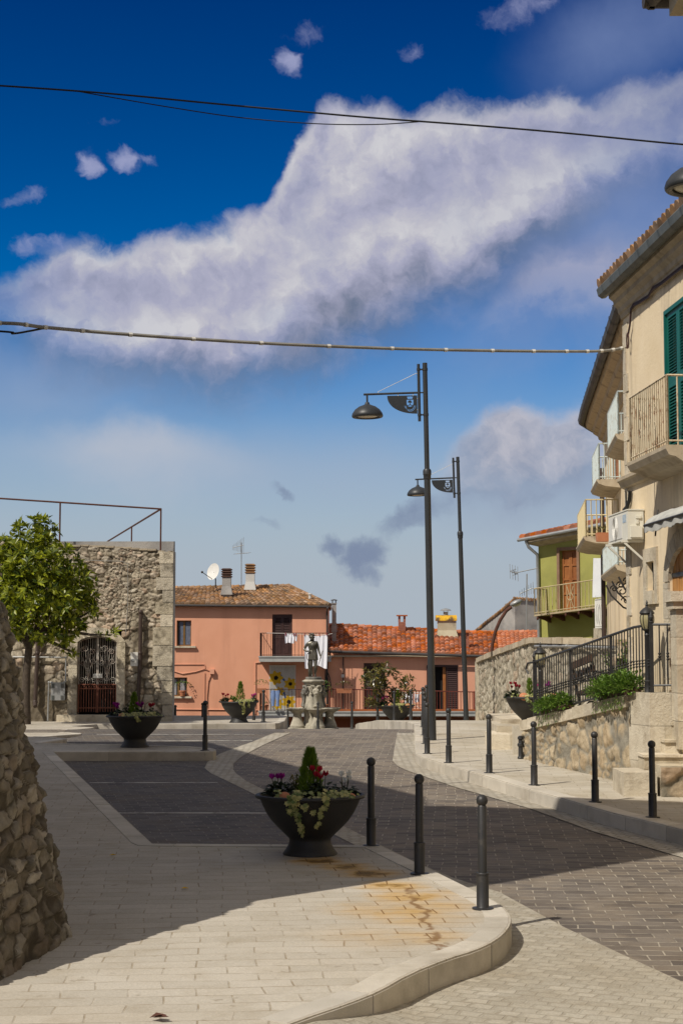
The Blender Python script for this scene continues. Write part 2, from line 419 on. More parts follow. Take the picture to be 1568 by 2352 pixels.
def voro(U, V, seed):
    """jittered-cell voronoi on numpy arrays: F1, F2-F1, id"""
    iu, iv = np.floor(U).astype(int), np.floor(V).astype(int)
    def h(a, b, k):
        n = (a * 374761393 + b * 668265263 + (seed * 97 + k) * 2246822519) & 0xffffffff
        n = ((n ^ (n >> 13)) * 1274126177) & 0xffffffff
        return ((n ^ (n >> 16)) & 0xffff) / 65535.0
    f1 = np.full(U.shape, 9.0); f2 = np.full(U.shape, 9.0); idd = np.zeros(U.shape); fac = np.zeros(U.shape)
    for di in (-1, 0, 1):
        for dj in (-1, 0, 1):
            a, b = iu + di, iv + dj
            cx, cy = a + .5 + (h(a, b, 1) - .5) * .85, b + .5 + (h(a, b, 2) - .5) * .85
            d = np.sqrt((U - cx) ** 2 + (V - cy) ** 2)
            near = d < f1
            f2 = np.where(near, f1, np.minimum(f2, d)); idd = np.where(near, h(a, b, 3), idd); f1 = np.where(near, d, f1)
            fac = np.where(near, (h(a, b, 4) - .5) * (U - cx) + (h(a, b, 5) - .5) * (V - cy), fac)
    return f1, f2 - f1, idd, fac
def fbm(U, V, seed, oct=4):
    def h(a, b, k):
        n = (a * 374761393 + b * 668265263 + (seed * 131 + k) * 2246822519) & 0xffffffff
        n = ((n ^ (n >> 13)) * 1274126177) & 0xffffffff
        return ((n ^ (n >> 16)) & 0xffff) / 65535.0
    s = np.zeros(U.shape); amp = .5
    for o in range(oct):
        iu, iv = np.floor(U).astype(int), np.floor(V).astype(int); fu, fv = U - iu, V - iv
        fu, fv = fu * fu * (3 - 2 * fu), fv * fv * (3 - 2 * fv)
        s += amp * ((h(iu, iv, o) * (1 - fu) + h(iu + 1, iv, o) * fu) * (1 - fv) + (h(iu, iv + 1, o) * (1 - fu) + h(iu + 1, iv + 1, o) * fu) * fv)
        U, V, amp = U * 2.03 + 5.1, V * 2.03 + 1.7, amp * .5
    return s
def rubble(name, mat, path0, path1, res=.03, sw=.32, sh=.22, depth=.06, seed=1, parent=None, gapw=.16, rough=.03, rowz=True, mask=None, sharp=1.0, off=(0, 0), flat=1.3, facet=1.5, mort=.22):
    """rubble masonry lofted between a foot polyline and a top polyline (same point count), displaced along the normal"""
    a0, a1 = [np.array(p, float) for p in path0], [np.array(p, float) for p in path1]
    L = [0]
    for i in range(len(a0) - 1): L.append(L[-1] + .5 * (np.linalg.norm(a0[i + 1] - a0[i]) + np.linalg.norm(a1[i + 1] - a1[i])))
    H = np.mean([np.linalg.norm(a1[i] - a0[i]) for i in range(len(a0))])
    n, m = max(4, int(L[-1] / res)), max(4, int(H / res))
    s = np.linspace(0, L[-1], n)
    B0 = np.stack([np.interp(s, L, [p[k] for p in a0]) for k in range(3)], -1)
    B1 = np.stack([np.interp(s, L, [p[k] for p in a1]) for k in range(3)], -1)
    t = np.linspace(0, 1, m)[:, None, None]
    X = B0[None] * (1 - t) + B1[None] * t
    du = np.gradient(X, axis=1); dv = np.gradient(X, axis=0)
    N = np.cross(du, dv); N /= np.linalg.norm(N, axis=2, keepdims=True) + 1e-9
    if len(a0) > 2:
        for _ in range(12):
            N[:, 1:-1] = (N[:, :-2] + N[:, 1:-1] * 2 + N[:, 2:]) / 4
        N /= np.linalg.norm(N, axis=2, keepdims=True)
    S = np.broadcast_to(s[None], (m, n)); T = np.linspace(0, H, m)[:, None] * np.ones((1, n)) + off[1]; S = S + off[0]
    wS = S + (fbm(S * 3, T * 3, seed + 3) - .5) * .20; wT = T + (fbm(S * 3 + 9, T * 3, seed + 4) - .5) * .12
    f1, e, idd, fac = voro(wS / sw, wT / sh, seed)
    f1b, eb, idb, fab = voro(wS / (sw * .42), wT / (sh * .45), seed + 50)
    small = fbm(S * 1.2, T * 1.2, seed + 7, 2) > .52
    e = np.where(small, eb * .8, e); idd = np.where(small, idb, idd); fac = np.where(small, fab * .6, fac)
    gap = 1 - np.clip(e / gapw, 0, 1) ** sharp
    bulge = np.clip(e / (gapw * flat), 0, 1) ** .5 * (.5 + .65 * idd + fac * facet)
    nz = (fbm(S * 9, T * 9, seed + 9, 5) - .5) * rough * 2.6 + (fbm(S * 1.4, T * 1.4, seed + 11, 3) - .5) * rough * 2.5
    mo = mort + (fbm(S * 2.6 + 4, T * 2.6, seed + 13, 4) - .42) * .75 + (fbm(S * 16, T * 16, seed + 15, 3) - .45) * .25
    gap = np.clip(gap * .75 + np.clip((mo - bulge) * 5 + .25, 0, 1), 0, 1); bulge = np.maximum(bulge, mo)
    if mask is not None:
        k = mask(S, T, wS, wT)      # 1 = plastered smooth
        bulge = bulge * (1 - k) + .8 * k; gap = np.clip(gap * (1 - k) + k, 0, 1)
    X = X + N * (depth * bulge + nz)[..., None]
    mb = MB(); mb.grid(X, idd)
    o = mb.build(name, mat, parent, smooth='all')
    at = o.data.attributes.new('gap', 'FLOAT', 'POINT'); at.data.foreach_set('value', np.ascontiguousarray(gap.reshape(-1), dtype=np.float32))
    return o
def tile_roof(mb, A, B, C, D, tw=.21, tl=.38, amp=.05, seed=1, per=8):
    """A,B eave left/right, C,D ridge right/left: barrel tiles with stepped courses"""
    A, B, C, D = [np.array(p, float) for p in (A, B, C, D)]
    nx = max(2, int(round(max(np.linalg.norm(B - A), np.linalg.norm(C - D)) / tw))); ny = max(2, int(round(np.linalg.norm(D - A) / tl)))
    nrm = np.cross(B - A, D - A); nrm /= np.linalg.norm(nrm)
    if nrm[2] < 0: nrm = -nrm
    u = np.linspace(0, 1, nx * per + 1); hh = amp * np.abs(np.sin(np.pi * u * nx)) ** .8
    col = np.minimum((u * nx).astype(int), nx - 1)
    rg = np.random.default_rng(seed)
    jit = rg.random((ny, nx)); jz = (rg.random((ny, nx)) - .5) * .014
    for r in range(ny):
        rows, rn = [], []
        for (fr, lift) in ((0, 0.0), (0.0, .045), (1.04, .012)):
            t = min(1.0, (r + fr) / ny)
            line = (A * (1 - t) + D * t)[None] * (1 - u[:, None]) + (B * (1 - t) + C * t)[None] * u[:, None]
            z = hh + lift + jz[r][col] if lift else hh * 0 - .01
            rows.append(line + nrm[None] * z[:, None]); rn.append(jit[r][col])
        mb.grid(np.array(rows), np.array(rn))
def leaf(mb, c, d, up, ln, w, rn):
    d = Vector(d).normalized(); up = Vector(up)
    s = d.cross(up)
    s = s.normalized() if s.length > 1e-4 else d.orthogonal().normalized()
    n = s.cross(d); c = Vector(c)
    a = c; b = c + d * ln * .5 + s * w * .5 + n * w * .12; e = c + d * ln - n * ln * .12; f = c + d * ln * .5 - s * w * .5 + n * w * .12
    mb.add([a, b, e, f], [(0, 1, 2), (0, 2, 3)], rn)
def rdir(zmin=-1):
    while True:
        v = Vector((R.uniform(-1, 1), R.uniform(-1, 1), R.uniform(-1, 1)))
        if .05 < v.length < 1:
            v.normalize()
            if v.z >= zmin: return v
def louvre(mb, F, a0, a1, c0, c1, b=0.0, n=14, fr=.06, th=.045):
    F.box(mb, a0, a0 + fr, b - th, b, c0, c1); F.box(mb, a1 - fr, a1, b - th, b, c0, c1)
    F.box(mb, a0 + fr, a1 - fr, b - th, b, c1 - fr, c1); F.box(mb, a0 + fr, a1 - fr, b - th, b, c0, c0 + fr)
    for k in range(n):
        z = lerp(c0 + fr, c1 - fr, (k + .5) / n); s = (c1 - c0 - 2 * fr) / n * .55; W = F.W
        mb.hexa([W(a0 + fr, b - .003, z - s), W(a1 - fr, b - .003, z - s), W(a1 - fr, b - th, z + s * .4), W(a0 + fr, b - th, z + s * .4), W(a0 + fr, b - .003, z - s + .012), W(a1 - fr, b - .003, z - s + .012), W(a1 - fr, b - th, z + s * .4 + .012), W(a0 + fr, b - th, z + s * .4 + .012)])
# ================================================================ GROUND
from mathutils.geometry import tessellate_polygon
def sheet(name, poly, zf, mat, lift=0.0, skirt=0.0, step=.5, kind='structure', label='', cat='', lf=None):
    bm = bmesh.new()
    vs = [bm.verts.new((p[0], p[1], 0)) for p in poly]
    for t in tessellate_polygon([[Vector((p[0], p[1], 0)) for p in poly]]):
        try: bm.faces.new([vs[i] for i in t])
        except ValueError: pass
    y0, y1 = min(p[1] for p in poly), max(p[1] for p in poly)
    k = math.floor(y0 / step)
    while k * step < y1:
        k += 1
        bmesh.ops.bisect_plane(bm, geom=bm.verts[:] + bm.edges[:] + bm.faces[:], plane_co=(0, k * step, 0), plane_no=(0, 1, 0), dist=1e-5)
    if lf:
        for k in range(-8, 9):
            bmesh.ops.bisect_plane(bm, geom=bm.verts[:] + bm.edges[:] + bm.faces[:], plane_co=(k * .15, 0, 0), plane_no=(1, 0, 0), dist=1e-5)
    for v in bm.verts: v.co.z = zf(v.co.y) + lift + (lf(v.co.x, v.co.y) if lf else 0)
    bmesh.ops.recalc_face_normals(bm, faces=bm.faces)
    for f in bm.faces:
        if f.normal.z < 0: f.normal_flip()
    if skirt:
        ed = [e for e in bm.edges if e.is_boundary]
        r = bmesh.ops.extrude_edge_only(bm, edges=ed)
        for v in [g for g in r['geom'] if isinstance(g, bmesh.types.BMVert)]: v.co.z -= skirt
        bmesh.ops.recalc_face_normals(bm, faces=bm.faces)
    me = bpy.data.meshes.new(name); bm.to_mesh(me); bm.free(); me.materials.append(mat)
    o = bpy.data.objects.new(name, me); COL.objects.link(o)
    if label: tag(o, label, cat)
    o['kind'] = kind
    return o
def densify(pts, d=.2):
    out = []
    for i in range(len(pts) - 1):
        a, b = Vector(pts[i][:2]), Vector(pts[i + 1][:2])
        n = max(1, int((b - a).length / d))
        for k in range(n): out.append(a.lerp(b, k / n))
    out.append(Vector(pts[-1][:2]))
    return out
def smooth_poly(pts, it=2):
    pts = [Vector(p[:2]) for p in pts]
    for _ in range(it):
        o = [pts[0]]
        for i in range(len(pts) - 1):
            o += [pts[i].lerp(pts[i + 1], .25), pts[i].lerp(pts[i + 1], .75)]
        o.append(pts[-1]); pts = o
    return pts
def kerb(mb, pts, zf, w=.2, proud=.006, drop=.45, stone=.95):
    """kerb stones along a polyline, inside on the left"""
    p = densify(pts, .12); n = len(p)
    nor = []
    for i in range(n):
        d = (p[min(n - 1, i + 1)] - p[max(0, i - 1)]).normalized()
        nor.append(Vector((-d.y, d.x)))
    cum = [0]
    for i in range(n - 1): cum.append(cum[-1] + (p[i + 1] - p[i]).length)
    i = 0
    while i < n - 1:
        j = i
        L = stone * R.uniform(.8, 1.15)
        while j < n - 1 and cum[j] - cum[i] < L: j += 1
        rn = R.random(); dz = R.uniform(-.002, .003)
        loop = []
        for k in range(i, j + 1):
            q = p[k]
            if k == i: q = q.lerp(p[k + 1], .05)
            if k == j: q = q.lerp(p[k - 1], .05)
            o = q - nor[k] * proud; m1 = q + nor[k] * .018; s = q + nor[k] * w
            z = zf(q.y) + .005 + dz
            loop.append(((s.x, s.y, z - .03), (s.x, s.y, z), (m1.x, m1.y, z), (o.x, o.y, z - .018), (o.x, o.y, z - drop)))
        vs = [v for l in loop for v in l]; m = len(loop)
        fs = [(a * 5 + b, a * 5 + b + 1, (a + 1) * 5 + b + 1, (a + 1) * 5 + b) for a in range(m - 1) for b in range(4)]
        fs += [(0, 1, 2, 3, 4), tuple((m - 1) * 5 + b for b in (4, 3, 2, 1, 0))]
        mb.add(vs, fs, rn)
        i = j
def gl(u, v): return G(u, v, zl)
def gr(u, v): return G(u, v, zr)
def gd(u, v): return G(u, v, road_z)
# stain left by the planter's run-off
stain_pts = [(730, 1978, .20, .9), (790, 1990, .20, .9), (850, 2006, .22, .95), (900, 2035, .22, .8), (940, 2060, .28, .62), (930, 2095, .30, .5), (960, 2110, .30, .42), (975, 2150, .26, .34), (880, 2090, .34, .36), (870, 2150, .36, .2), (990, 2080, .3, .4), (1010, 2050, .2, .3)]
stain_w = [(gl(u, v), r, s) for u, v, r, s in stain_pts]
drip = [gl(u, v) for u, v in ((938, 2040), (945, 2065), (972, 2090), (975, 2112), (985, 2135), (992, 2158), (1022, 2180))]
def stain(g, pos, col, mort):
    nz = g.n('ShaderNodeTexNoise'); nz.inputs['Scale'].default_value = 5; nz.inputs['Detail'].default_value = 4; g.l(pos, nz.inputs['Vector'])
    dv = g.vmath('SCALE', g.vmath('SUBTRACT', nz.outputs['Color'], (.5, .5, .5))); g.t.nodes[-1].inputs['Scale'].default_value = .3
    p2 = g.vmath('ADD', pos, dv)
    tot = None
    for c, r, s in stain_w:
        d = g.vmath('DISTANCE', p2, tuple(c), out=1)
        k = g.mapr(d, r * 1.9, r * .2, 0, s * 1.15, True)
        tot = k if tot is None else g.math('MAXIMUM', tot, k)
    tot = g.math('MULTIPLY', g.math('MULTIPLY', tot, 1.25), g.mapr(g.noise(pos, 4, 5, .7), .25, .65, .35, 1.1))
    line = None
    for i in range(len(drip) - 1):
        a, b = drip[i], drip[i + 1]; ab = b - a
        ap = g.vmath('SUBTRACT', p2, tuple(a))
        h = g.math('DIVIDE', g.vmath('DOT_PRODUCT', ap, tuple(ab), out=1), ab.length_squared, clamp=True)
        sc = g.vmath('SCALE', tuple(ab)); g.l(h, g.t.nodes[-1].inputs['Scale'])
        d = g.vmath('LENGTH', g.vmath('SUBTRACT', ap, sc), out=1)
        k = g.mapr(d, .05, .012, 0, .75, True)
        line = k if line is None else g.math('MAXIMUM', line, k)
    col = g.mix(g.math('MULTIPLY', tot, 1.0, clamp=True), col, (.50, .30, .08))
    col = g.mix(g.math('MULTIPLY', g.mapr(tot, .05, .4), g.math('MULTIPLY', mort, .8)), col, (.17, .085, .02))
    dark = g.mapr(tot, .72, 1.15)
    col = g.mix(g.math('MULTIPLY', dark, .8), col, (.09, .055, .022))
    return g.mix(line, col, (.16, .075, .018))
M['pave'] = brickmat('pavement_blocks', (.505, .462, .388), (.575, .527, .447), (.29, .24, .17), .41, .205, .007, rot=math.radians(-5), warp=.16, wsc=.8, dirt=(.84, .81, .76), jit=.95, stain=stain, rough=.8, bump=.5, grain=.55)
M['pave_right'] = brickmat('pavement_blocks_right', (.515, .47, .39), (.585, .537, .447), (.31, .265, .195), .47, .235, .007, rot=math.radians(3), warp=.03, wsc=.7, dirt=(.80, .76, .68), jit=.9, rough=.8, bump=.5, grain=.5)
M['road'] = brickmat('porphyry_setts', (.13, .111, .097), (.24, .207, .171), (.40, .355, .28), .28, .17, .008, rot=math.radians(4), warp=.10, wsc=1.1, dirt=(.80, .76, .72), jit=.9, c4=(.25, .21, .165), rough=.72, bump=.9, grain=.5)
M['apron'] = brickmat('pale_rough_setts', (.43, .395, .325), (.53, .49, .41), (.30, .265, .205), .15, .115, .012, rot=math.radians(24), warp=.07, wsc=4.2, dirt=(.82, .78, .72), jit=.95, rough=.85, bump=.8, grain=.7)
M['setts'] = brickmat('pale_setts', (.42, .385, .32), (.56, .52, .44), (.27, .24, .19), .135, .125, .014, rot=math.radians(28), warp=.06, wsc=1.6, dirt=(.80, .76, .70), jit=.7, rough=.8, bump=1.0, grain=.5)

rows = np.arange(2.0, 72.01, .5)
xs = np.linspace(-26, 22, 25)
A = np.zeros((len(xs), len(rows), 3))
for j, y in enumerate(rows):
    A[:, j, 0] = xs; A[:, j, 1] = y; A[:, j, 2] = road_z(y)
mb = MB(); mb.grid(A); o = mb.build('road', M['road'], fix=False)
if o.data.polygons[0].normal.z < 0: o.data.flip_normals()
tag(o, 'dark porphyry sett road climbing to the square', 'road', kind='structure')
mb = MB()
for (ya, za, yb, zb) in ((-60, -3.6, 71, -3.6), (71, -3.6, 74, -7.0), (74, -7.0, 3000, -7.0)):
    mb.quad((-2500, ya, za), (2500, ya, za), (2500, yb, zb), (-2500, yb, zb))
o = mb.build('terrain', M['terrain']); tag(o, 'dry ground beyond the village square', 'ground', kind='structure')

# left pavement with its sawtooth of parking bays
front = [gl(u, v) for u, v in ((300, 2500), (400, 2460), (560, 2392), (695, 2340), (800, 2305), (872, 2276), (937, 2238), (1025, 2202), (1090, 2183), (1138, 2160), (1166, 2134), (1174, 2112), (1164, 2092), (1142, 2072), (1060, 2032), (995, 2000))]
front = smooth_poly(front, 1)
front += [Vector(gl(930, 1969)[:2]), Vector(gl(872, 1942)[:2])]
bay1 = [gl(u, v) for u, v in ((872, 1942), (350, 1938), (124, 1727))]
pen2 = [gl(u, v) for u, v in ((124, 1727), (470, 1726.5), (489, 1726), (496, 1724), (495, 1721), (485, 1718.5), (440, 1715), (280, 1710.5), (90, 1707))]
saw = [gl(90, 1707), gl(152, 1698), gl(154, 1696), gl(100, 1692), gl(186, 1686), gl(188, 1684.5), gl(120, 1680), gl(214, 1672), gl(216, 1671), gl(160, 1668)]
plat = [Vector((saw[-1].x, saw[-1].y)), Vector((-6.5, 43.2)), Vector((P(400, 1660, 43.6).x, 43.6)), Vector((P(600, 1660, 44).x, 44)), Vector((P(632, 1660, 44).x, 44.05)), Vector((P(640, 1660, 44.2).x, 44.3)), Vector((-1.62, 46.5)), Vector((-1.7, 51))]
v2 = lambda l: [Vector((p[0], p[1])) for p in l]
outline = v2(front) + v2(bay1)[1:] + v2(pen2)[1:] + v2(saw)[1:] + plat[1:]
poly = outline + [Vector((-26, 51)), Vector((-26, 6.5))]
sheet('pavement', poly, zl, M['pave'], skirt=.5, label='pale block pavement on the left with stepped parking bays', cat='pavement')
mb = MB()
for seg in ([q for q in v2(front) if q.x > -.30], v2(bay1), v2(pen2), v2(saw), plat):
    kerb(mb, seg, zl)
o = mb.build('kerb', M['kerb'], fix=True); tag(o, 'pale limestone kerb edging the left pavement', 'kerb', kind='structure')
# right pavement
rk = [Vector((.5, 58)), Vector((.5, 53)), Vector((.55, 49.5)), Vector((1.15, 45)), Vector((1.55, 41.5)), Vector((P(951, 1660, 38).x, 38))]
rk += v2([gr(u, v) for u, v in ((951.5, 1678), (952, 1700), (952.5, 1718), (955, 1731), (966, 1738), (985, 1744), (1022, 1754.5), (1125, 1785.5), (1229, 1816.5), (1274, 1829), (1403, 1866), (1567, 1905.5), (1750, 1957), (2100, 2060), (2500, 2180))])
poly = rk + [Vector((14, rk[-1].y)), Vector((14, 58))]
sheet('pavement', poly, zr, M['pave_right'], skirt=.5, label='pale pavement on the right carrying the lamp posts', cat='pavement')
mb = MB(); kerb(mb, rk, zr, w=.22)
o = mb.build('kerb', M['kerb'], fix=True); tag(o, 'pale kerb edging the right pavement', 'kerb', kind='structure')
# pale sett bands and road paint, sheets just above the road
def band(px, name, label, lift=.009, mat='setts', cat='sett band', lf=None):
    sheet(name, v2([gd(u, v) for u, v in px]), road_z, M[mat], lift=lift, label=label, cat=cat, lf=lf)
band([(868, 1940), (960, 1985), (1040, 2018), (1146, 2051), (1212, 2087), (1297, 2133), (1425, 2193.5), (1568, 2259), (1720, 2330), (1900, 2430), (1000, 2640), (400, 2640), (300, 2440), (900, 2200), (1080, 2120), (1000, 2040)], 'cobble_strip', 'pale sett apron around the pavement corner', mat='apron', lf=lambda x, y: .150 * max(0, min(1, (.42 - x) / .62)) if y < 11.5 else 0)
M['bay'] = brickmat('dark_bay_setts', (.085, .078, .076), (.165, .148, .135), (.25, .22, .18), .24, .15, .008, rot=math.radians(-12), warp=.08, wsc=1.3, dirt=(.80, .77, .74), jit=.95, c4=(.15, .125, .10), rough=.75, bump=.9, grain=.5)  # darker setts than the road, turned, laid over the bays only
band([(872, 1945), (350, 1940), (110, 1722), (60, 1706), (140, 1692), (240, 1668), (560, 1672), (655, 1681), (605, 1703), (565, 1720), (520, 1738), (503, 1754), (502, 1767), (525, 1787), (590, 1820), (760, 1903), (842, 1944)], 'parking_bay', 'darker sett parking bays left of the winding pale band', lift=.004, mat='bay', cat='parking bay')
band([(631, 1684), (579, 1705), (505, 1732), (476, 1752), (470, 1765), (484, 1777), (520, 1794), (573, 1820), (690, 1880), (790, 1930), (830, 1950), (890, 1955), (842, 1925), (740, 1876), (614, 1819), (567, 1796), (543, 1778), (535, 1768), (537, 1755), (552, 1741), (585, 1722), (620, 1705), (668, 1684)], 'cobble_strip', 'winding pale sett band between bays and road')
band([(912, 1684), (906, 1715), (901, 1748), (912, 1760), (935, 1771), (1045, 1809), (1091, 1822), (1218, 1859), (1364, 1912), (1483, 1947), (1568, 1972), (1800, 2050), (2200, 2190), (2300, 2190), (1900, 2040), (1568, 1930), (1279, 1846), (1104, 1800), (1000, 1760), (960, 1750), (958, 1720), (957, 1684)], 'cobble_strip', 'pale sett gutter along the right kerb')
def mark(a, b, w=.11):
    a, b = gd(*a), gd(*b); d = (b - a).normalized(); n = Vector((-d.y, d.x, 0)) * w / 2
    sheet('road_marking', v2([a - n, b - n, b + n, a + n]), road_z, M['paint_white'], lift=.009, label='worn white line between parking bays', cat='road marking')
for i, (a, b) in enumerate((((272, 1868.5), (620, 1869)), ((206, 1799), (500, 1798.5)), ((300, 1703), (579, 1702)), ((222, 1688), (585, 1687.5)))):
    mark(a, b)
    list(COL.objects)[-1]['label'] = ['worn white bay line nearest the camera', 'worn white bay line before the stepped kerb with the planter', 'thin white bay line behind the dark planter', 'farthest white bay line below the stone house'][i]

# ================================================================ FOREGROUND HOUSE (left)
hs = thing('stone_house', 'tall old house whose sloping rubble base fills the left edge of the foreground', 'house', (-4, 12, zl(12)))
zb = zl(10.5) - .25
foot = [(-6.5, 9.5, zb), (-3.2, 9.55, zb), (-2.45, 9.7, zb), (-2.17, 10.05, zb), (-2.07, 10.8, zb), (-1.98, 11.6, zb), (-1.97, 12.0, zb), (-2.06, 12.3, zb), (-2.5, 12.55, zb), (-4.5, 13.0, zb)]
ztop = 1.0
topp = [(-6.5, 11.2, ztop), (-3.6, 11.25, ztop), (-2.95, 11.3, ztop), (-2.75, 11.4, ztop), (-2.68, 11.6, ztop), (-2.67, 11.85, ztop), (-2.68, 12.05, ztop), (-2.76, 12.25, ztop), (-3.1, 12.5, ztop), (-4.5, 12.9, ztop)]
rubble('buttress', M['rubble_old'], foot, topp, res=.0135, sw=.155, sh=.12, depth=.055, seed=3, parent=hs, gapw=.16, rough=.04, flat=1.3, facet=1.2, mort=.46)
mb = MB()
ZT = 10.35
def vprism(mb, pts, z0, z1): mb.prism([(x, y, z0) for x, y in pts], (0, 0, z1 - z0))
vprism(mb, [(-2.72, 11.5), (-2.95, 13.15), (-6.5, 14.4), (-9, 14.5), (-9, 11.5)], .85, ZT)
mb.build('wall', M['greyplaster'], hs, fix=True)
mb = MB(); vprism(mb, [(-5.1, 14.6), (-4.95, 17.4), (-8.75, 27.5), (-14, 27.5), (-12, 14.6)], -2.3, 7.55)
mb.build('rear_wing', M['greyplaster'], hs, fix=True)
FA = Frame((-2.72, 11.5, 0), (-.23, 1.65, 0), (1.65, .23, 0))
for z in (2.2, 5.6):
    mb = MB(); FA.box(mb, .30, 1.3, 0, .05, z - .12, z + 1.75); w_ = mb.build('window', M['limestone'], hs)
    for a in (.42, .81):
        mb = MB(); louvre(mb, FA, a, a + .37, z, z + 1.6, .09, 22, .05); mb.build('shutter', M['shutter_brown'], w_)
mb = MB(); vprism(mb, [(-2.70, 11.45), (-2.9, 13.2), (-6.5, 14.5), (-9.1, 14.6), (-9.1, 11.4)], ZT + .003, ZT + .12)
mb.build('roof', M['tile_old'], hs, fix=True)

# ================================================================ STONE HOUSE WITH THE IRON GATE
YS = 46.0
hh = thing('stone_house', 'flat-roofed rubble stone house with an arched iron gate at back left', 'house', (-8, 47, zl(46)))
FS = Frame((0, YS, 0), (1, 0, 0), (0, -1, 0))
sx = lambda u: (u - 784) * YS / FPX
sz = lambda v: P(784, v, YS).z
def plaster_mask(S, T, wS, wT):
    n = fbm(S * .9 + 3, T * .9, 77, 4)
    low = np.clip((1.75 - T + (n - .5) * 1.6) * 1.6, 0, 1)
    left = np.clip((sx(175) + 20 - S) * 2.0, 0, 1)
    mid = np.clip(1 - np.abs(S - 20 - sx(325)) / .55 - np.abs(T - 2.6) / 1.1, 0, 1) * 1.5
    return np.clip(np.maximum(low * left * np.clip(.35 + n, 0, 1) * 1.2, np.clip(mid, 0, 1) * .8), 0, 1)
zb = sz(1672); zt0, zt1 = sz(1266), sz(1250)
xl, xr, g0, g1, ga = -12.5, sx(399), sx(172), sx(282), sz(1446)
def topz(x): return lerp(sz(1252), sz(1266), (x - sx(150)) / (xr - sx(150)))
rubble('wall', M['rubble_house'], [(xl, YS, ga), (xr, YS, ga)], [(xl, YS, topz(xl)), (xr, YS, topz(xr))], res=.024, sw=.25, sh=.15, depth=.062, seed=11, parent=hh, off=(xl + 20, ga - zb), mask=plaster_mask, gapw=.17, rough=.036, facet=1.8, mort=.36)
rubble('wall', M['rubble_house'], [(xl, YS, zb), (g0, YS, zb)], [(xl, YS, ga), (g0, YS, ga)], res=.028, sw=.34, sh=.22, depth=.06, seed=11, parent=hh, off=(xl + 20, 0), mask=plaster_mask, gapw=.2, rough=.032, mort=.42)
rubble('wall', M['rubble_house'], [(g1, YS, zb), (xr, YS, zb)], [(g1, YS, ga), (xr, YS, ga)], res=.024, sw=.36, sh=.23, depth=.06, seed=12, parent=hh, off=(g1 + 20, 0), mask=plaster_mask, gapw=.2, rough=.03, mort=.42)
mb = MB()   # body behind the masonry skin
vprism(mb, [(xl, YS + .5), (xr - .02, YS + .5), (-8.85, 62), (-22, 62), (-20, YS + .5)], zb, topz(xl) - .12)
mb.prism([(xr - .004, YS - .02, zb), (xr - .004, YS + .55, zb), (xr - .004, YS + .55, topz(xr)), (xr - .004, YS - .02, topz(xr))], (-.25, 0, 0))
mb.build('core', M['greyplaster'], hh, fix=True)
mb = MB()
for i in range(30):
    x0 = xl + i * (xr - .5 - xl) / 30; x1 = xl + (i + 1) * (xr - .5 - xl) / 30 - .004
    zz = topz((x0 + x1) / 2) + R.uniform(-.01, .02)
    mb.box(x0, x1, YS - .07 + R.uniform(-.02, .02), YS + .5, zz - .02, zz + .03, R.random())
mb.build('coping', M['cornice'], hh)
mb = MB()   # corner stones
ys = [690, 800, 918, 1035, 1148, 1250, 1362, 1528, 1715, 1845, 1950, 2060, 2160, 2250]; ws = [1432, 1440, 1405, 1462, 1398, 1445, 1380, 1380, 1420, 1460, 1430, 1470, 1445]
for i in range(len(ys) - 1):
    u0 = ws[i] * .2563; v0, v1 = 1090.6 + ys[i] * .2563, 1090.6 + ys[i + 1] * .2563
    mb.box(sx(u0), sx(398.6), YS - .10 - R.uniform(0, .018), YS + .2, sz(v1) + .008, sz(v0) - .008, R.random())
mb.build('quoin', M['quoin'], hh)
# gate surround with segmental arch
mb = MB()
gx0, gx1, gz0, gsp, gtop = sx(182), sx(272), sz(1639), sz(1475), sz(1461)
o0, o1, otop = sx(161.5), sx(291), sz(1441)
def jamb(x0, x1, n, z0, z1):
    for k in range(n):
        mb.box(x0, x1, YS - .13 - R.uniform(0, .012), YS + .3, lerp(z0, z1, k / n), lerp(z0, z1, (k + 1) / n) - .006, R.random())
jamb(o0, gx0, 3, sz(1656), gsp); jamb(gx1, o1, 3, sz(1656), gsp)
gc = (gx0 + gx1) / 2
def arch_pt(t, w, rise, z0): return (gc + w * math.sin(t), z0 + rise * (math.cos(t) - math.cos(1.05)) / (1 - math.cos(1.05)))
for k in range(5):
    t0, t1 = lerp(-1.05, 1.05, k / 5), lerp(-1.05, 1.05, (k + 1) / 5)
    loop = []
    for j in range(5):
        t = lerp(t0, t1, j / 4) ; x, z = arch_pt(t, (gx1 - gx0) / 2 / math.sin(1.05), gtop - gsp, gsp); loop.append((x, YS - .135, z))
    for j in range(4, -1, -1):
        t = lerp(t0, t1, j / 4); x, z = arch_pt(t, (o1 - o0) / 2 / math.sin(1.05), otop - gsp, gsp + .0); loop.append((x, YS - .135, z))
    mb.prism(loop, (0, .4, 0), R.random())
mb.build('gate_surround', M['quoin'], hh, fix=True)
mb = MB(); mb.box(o0 - .25, o1 + .35, YS - .45, YS, sz(1662), sz(1641), .4)
mb.build('doorstep', M['limestone'], hh)
mb = MB(); mb.box(gx0 - .1, gx1 + .1, YS + .45, YS + .5, gz0 - .1, gtop + .1); mb.build('doorway', M['dark'], hh)
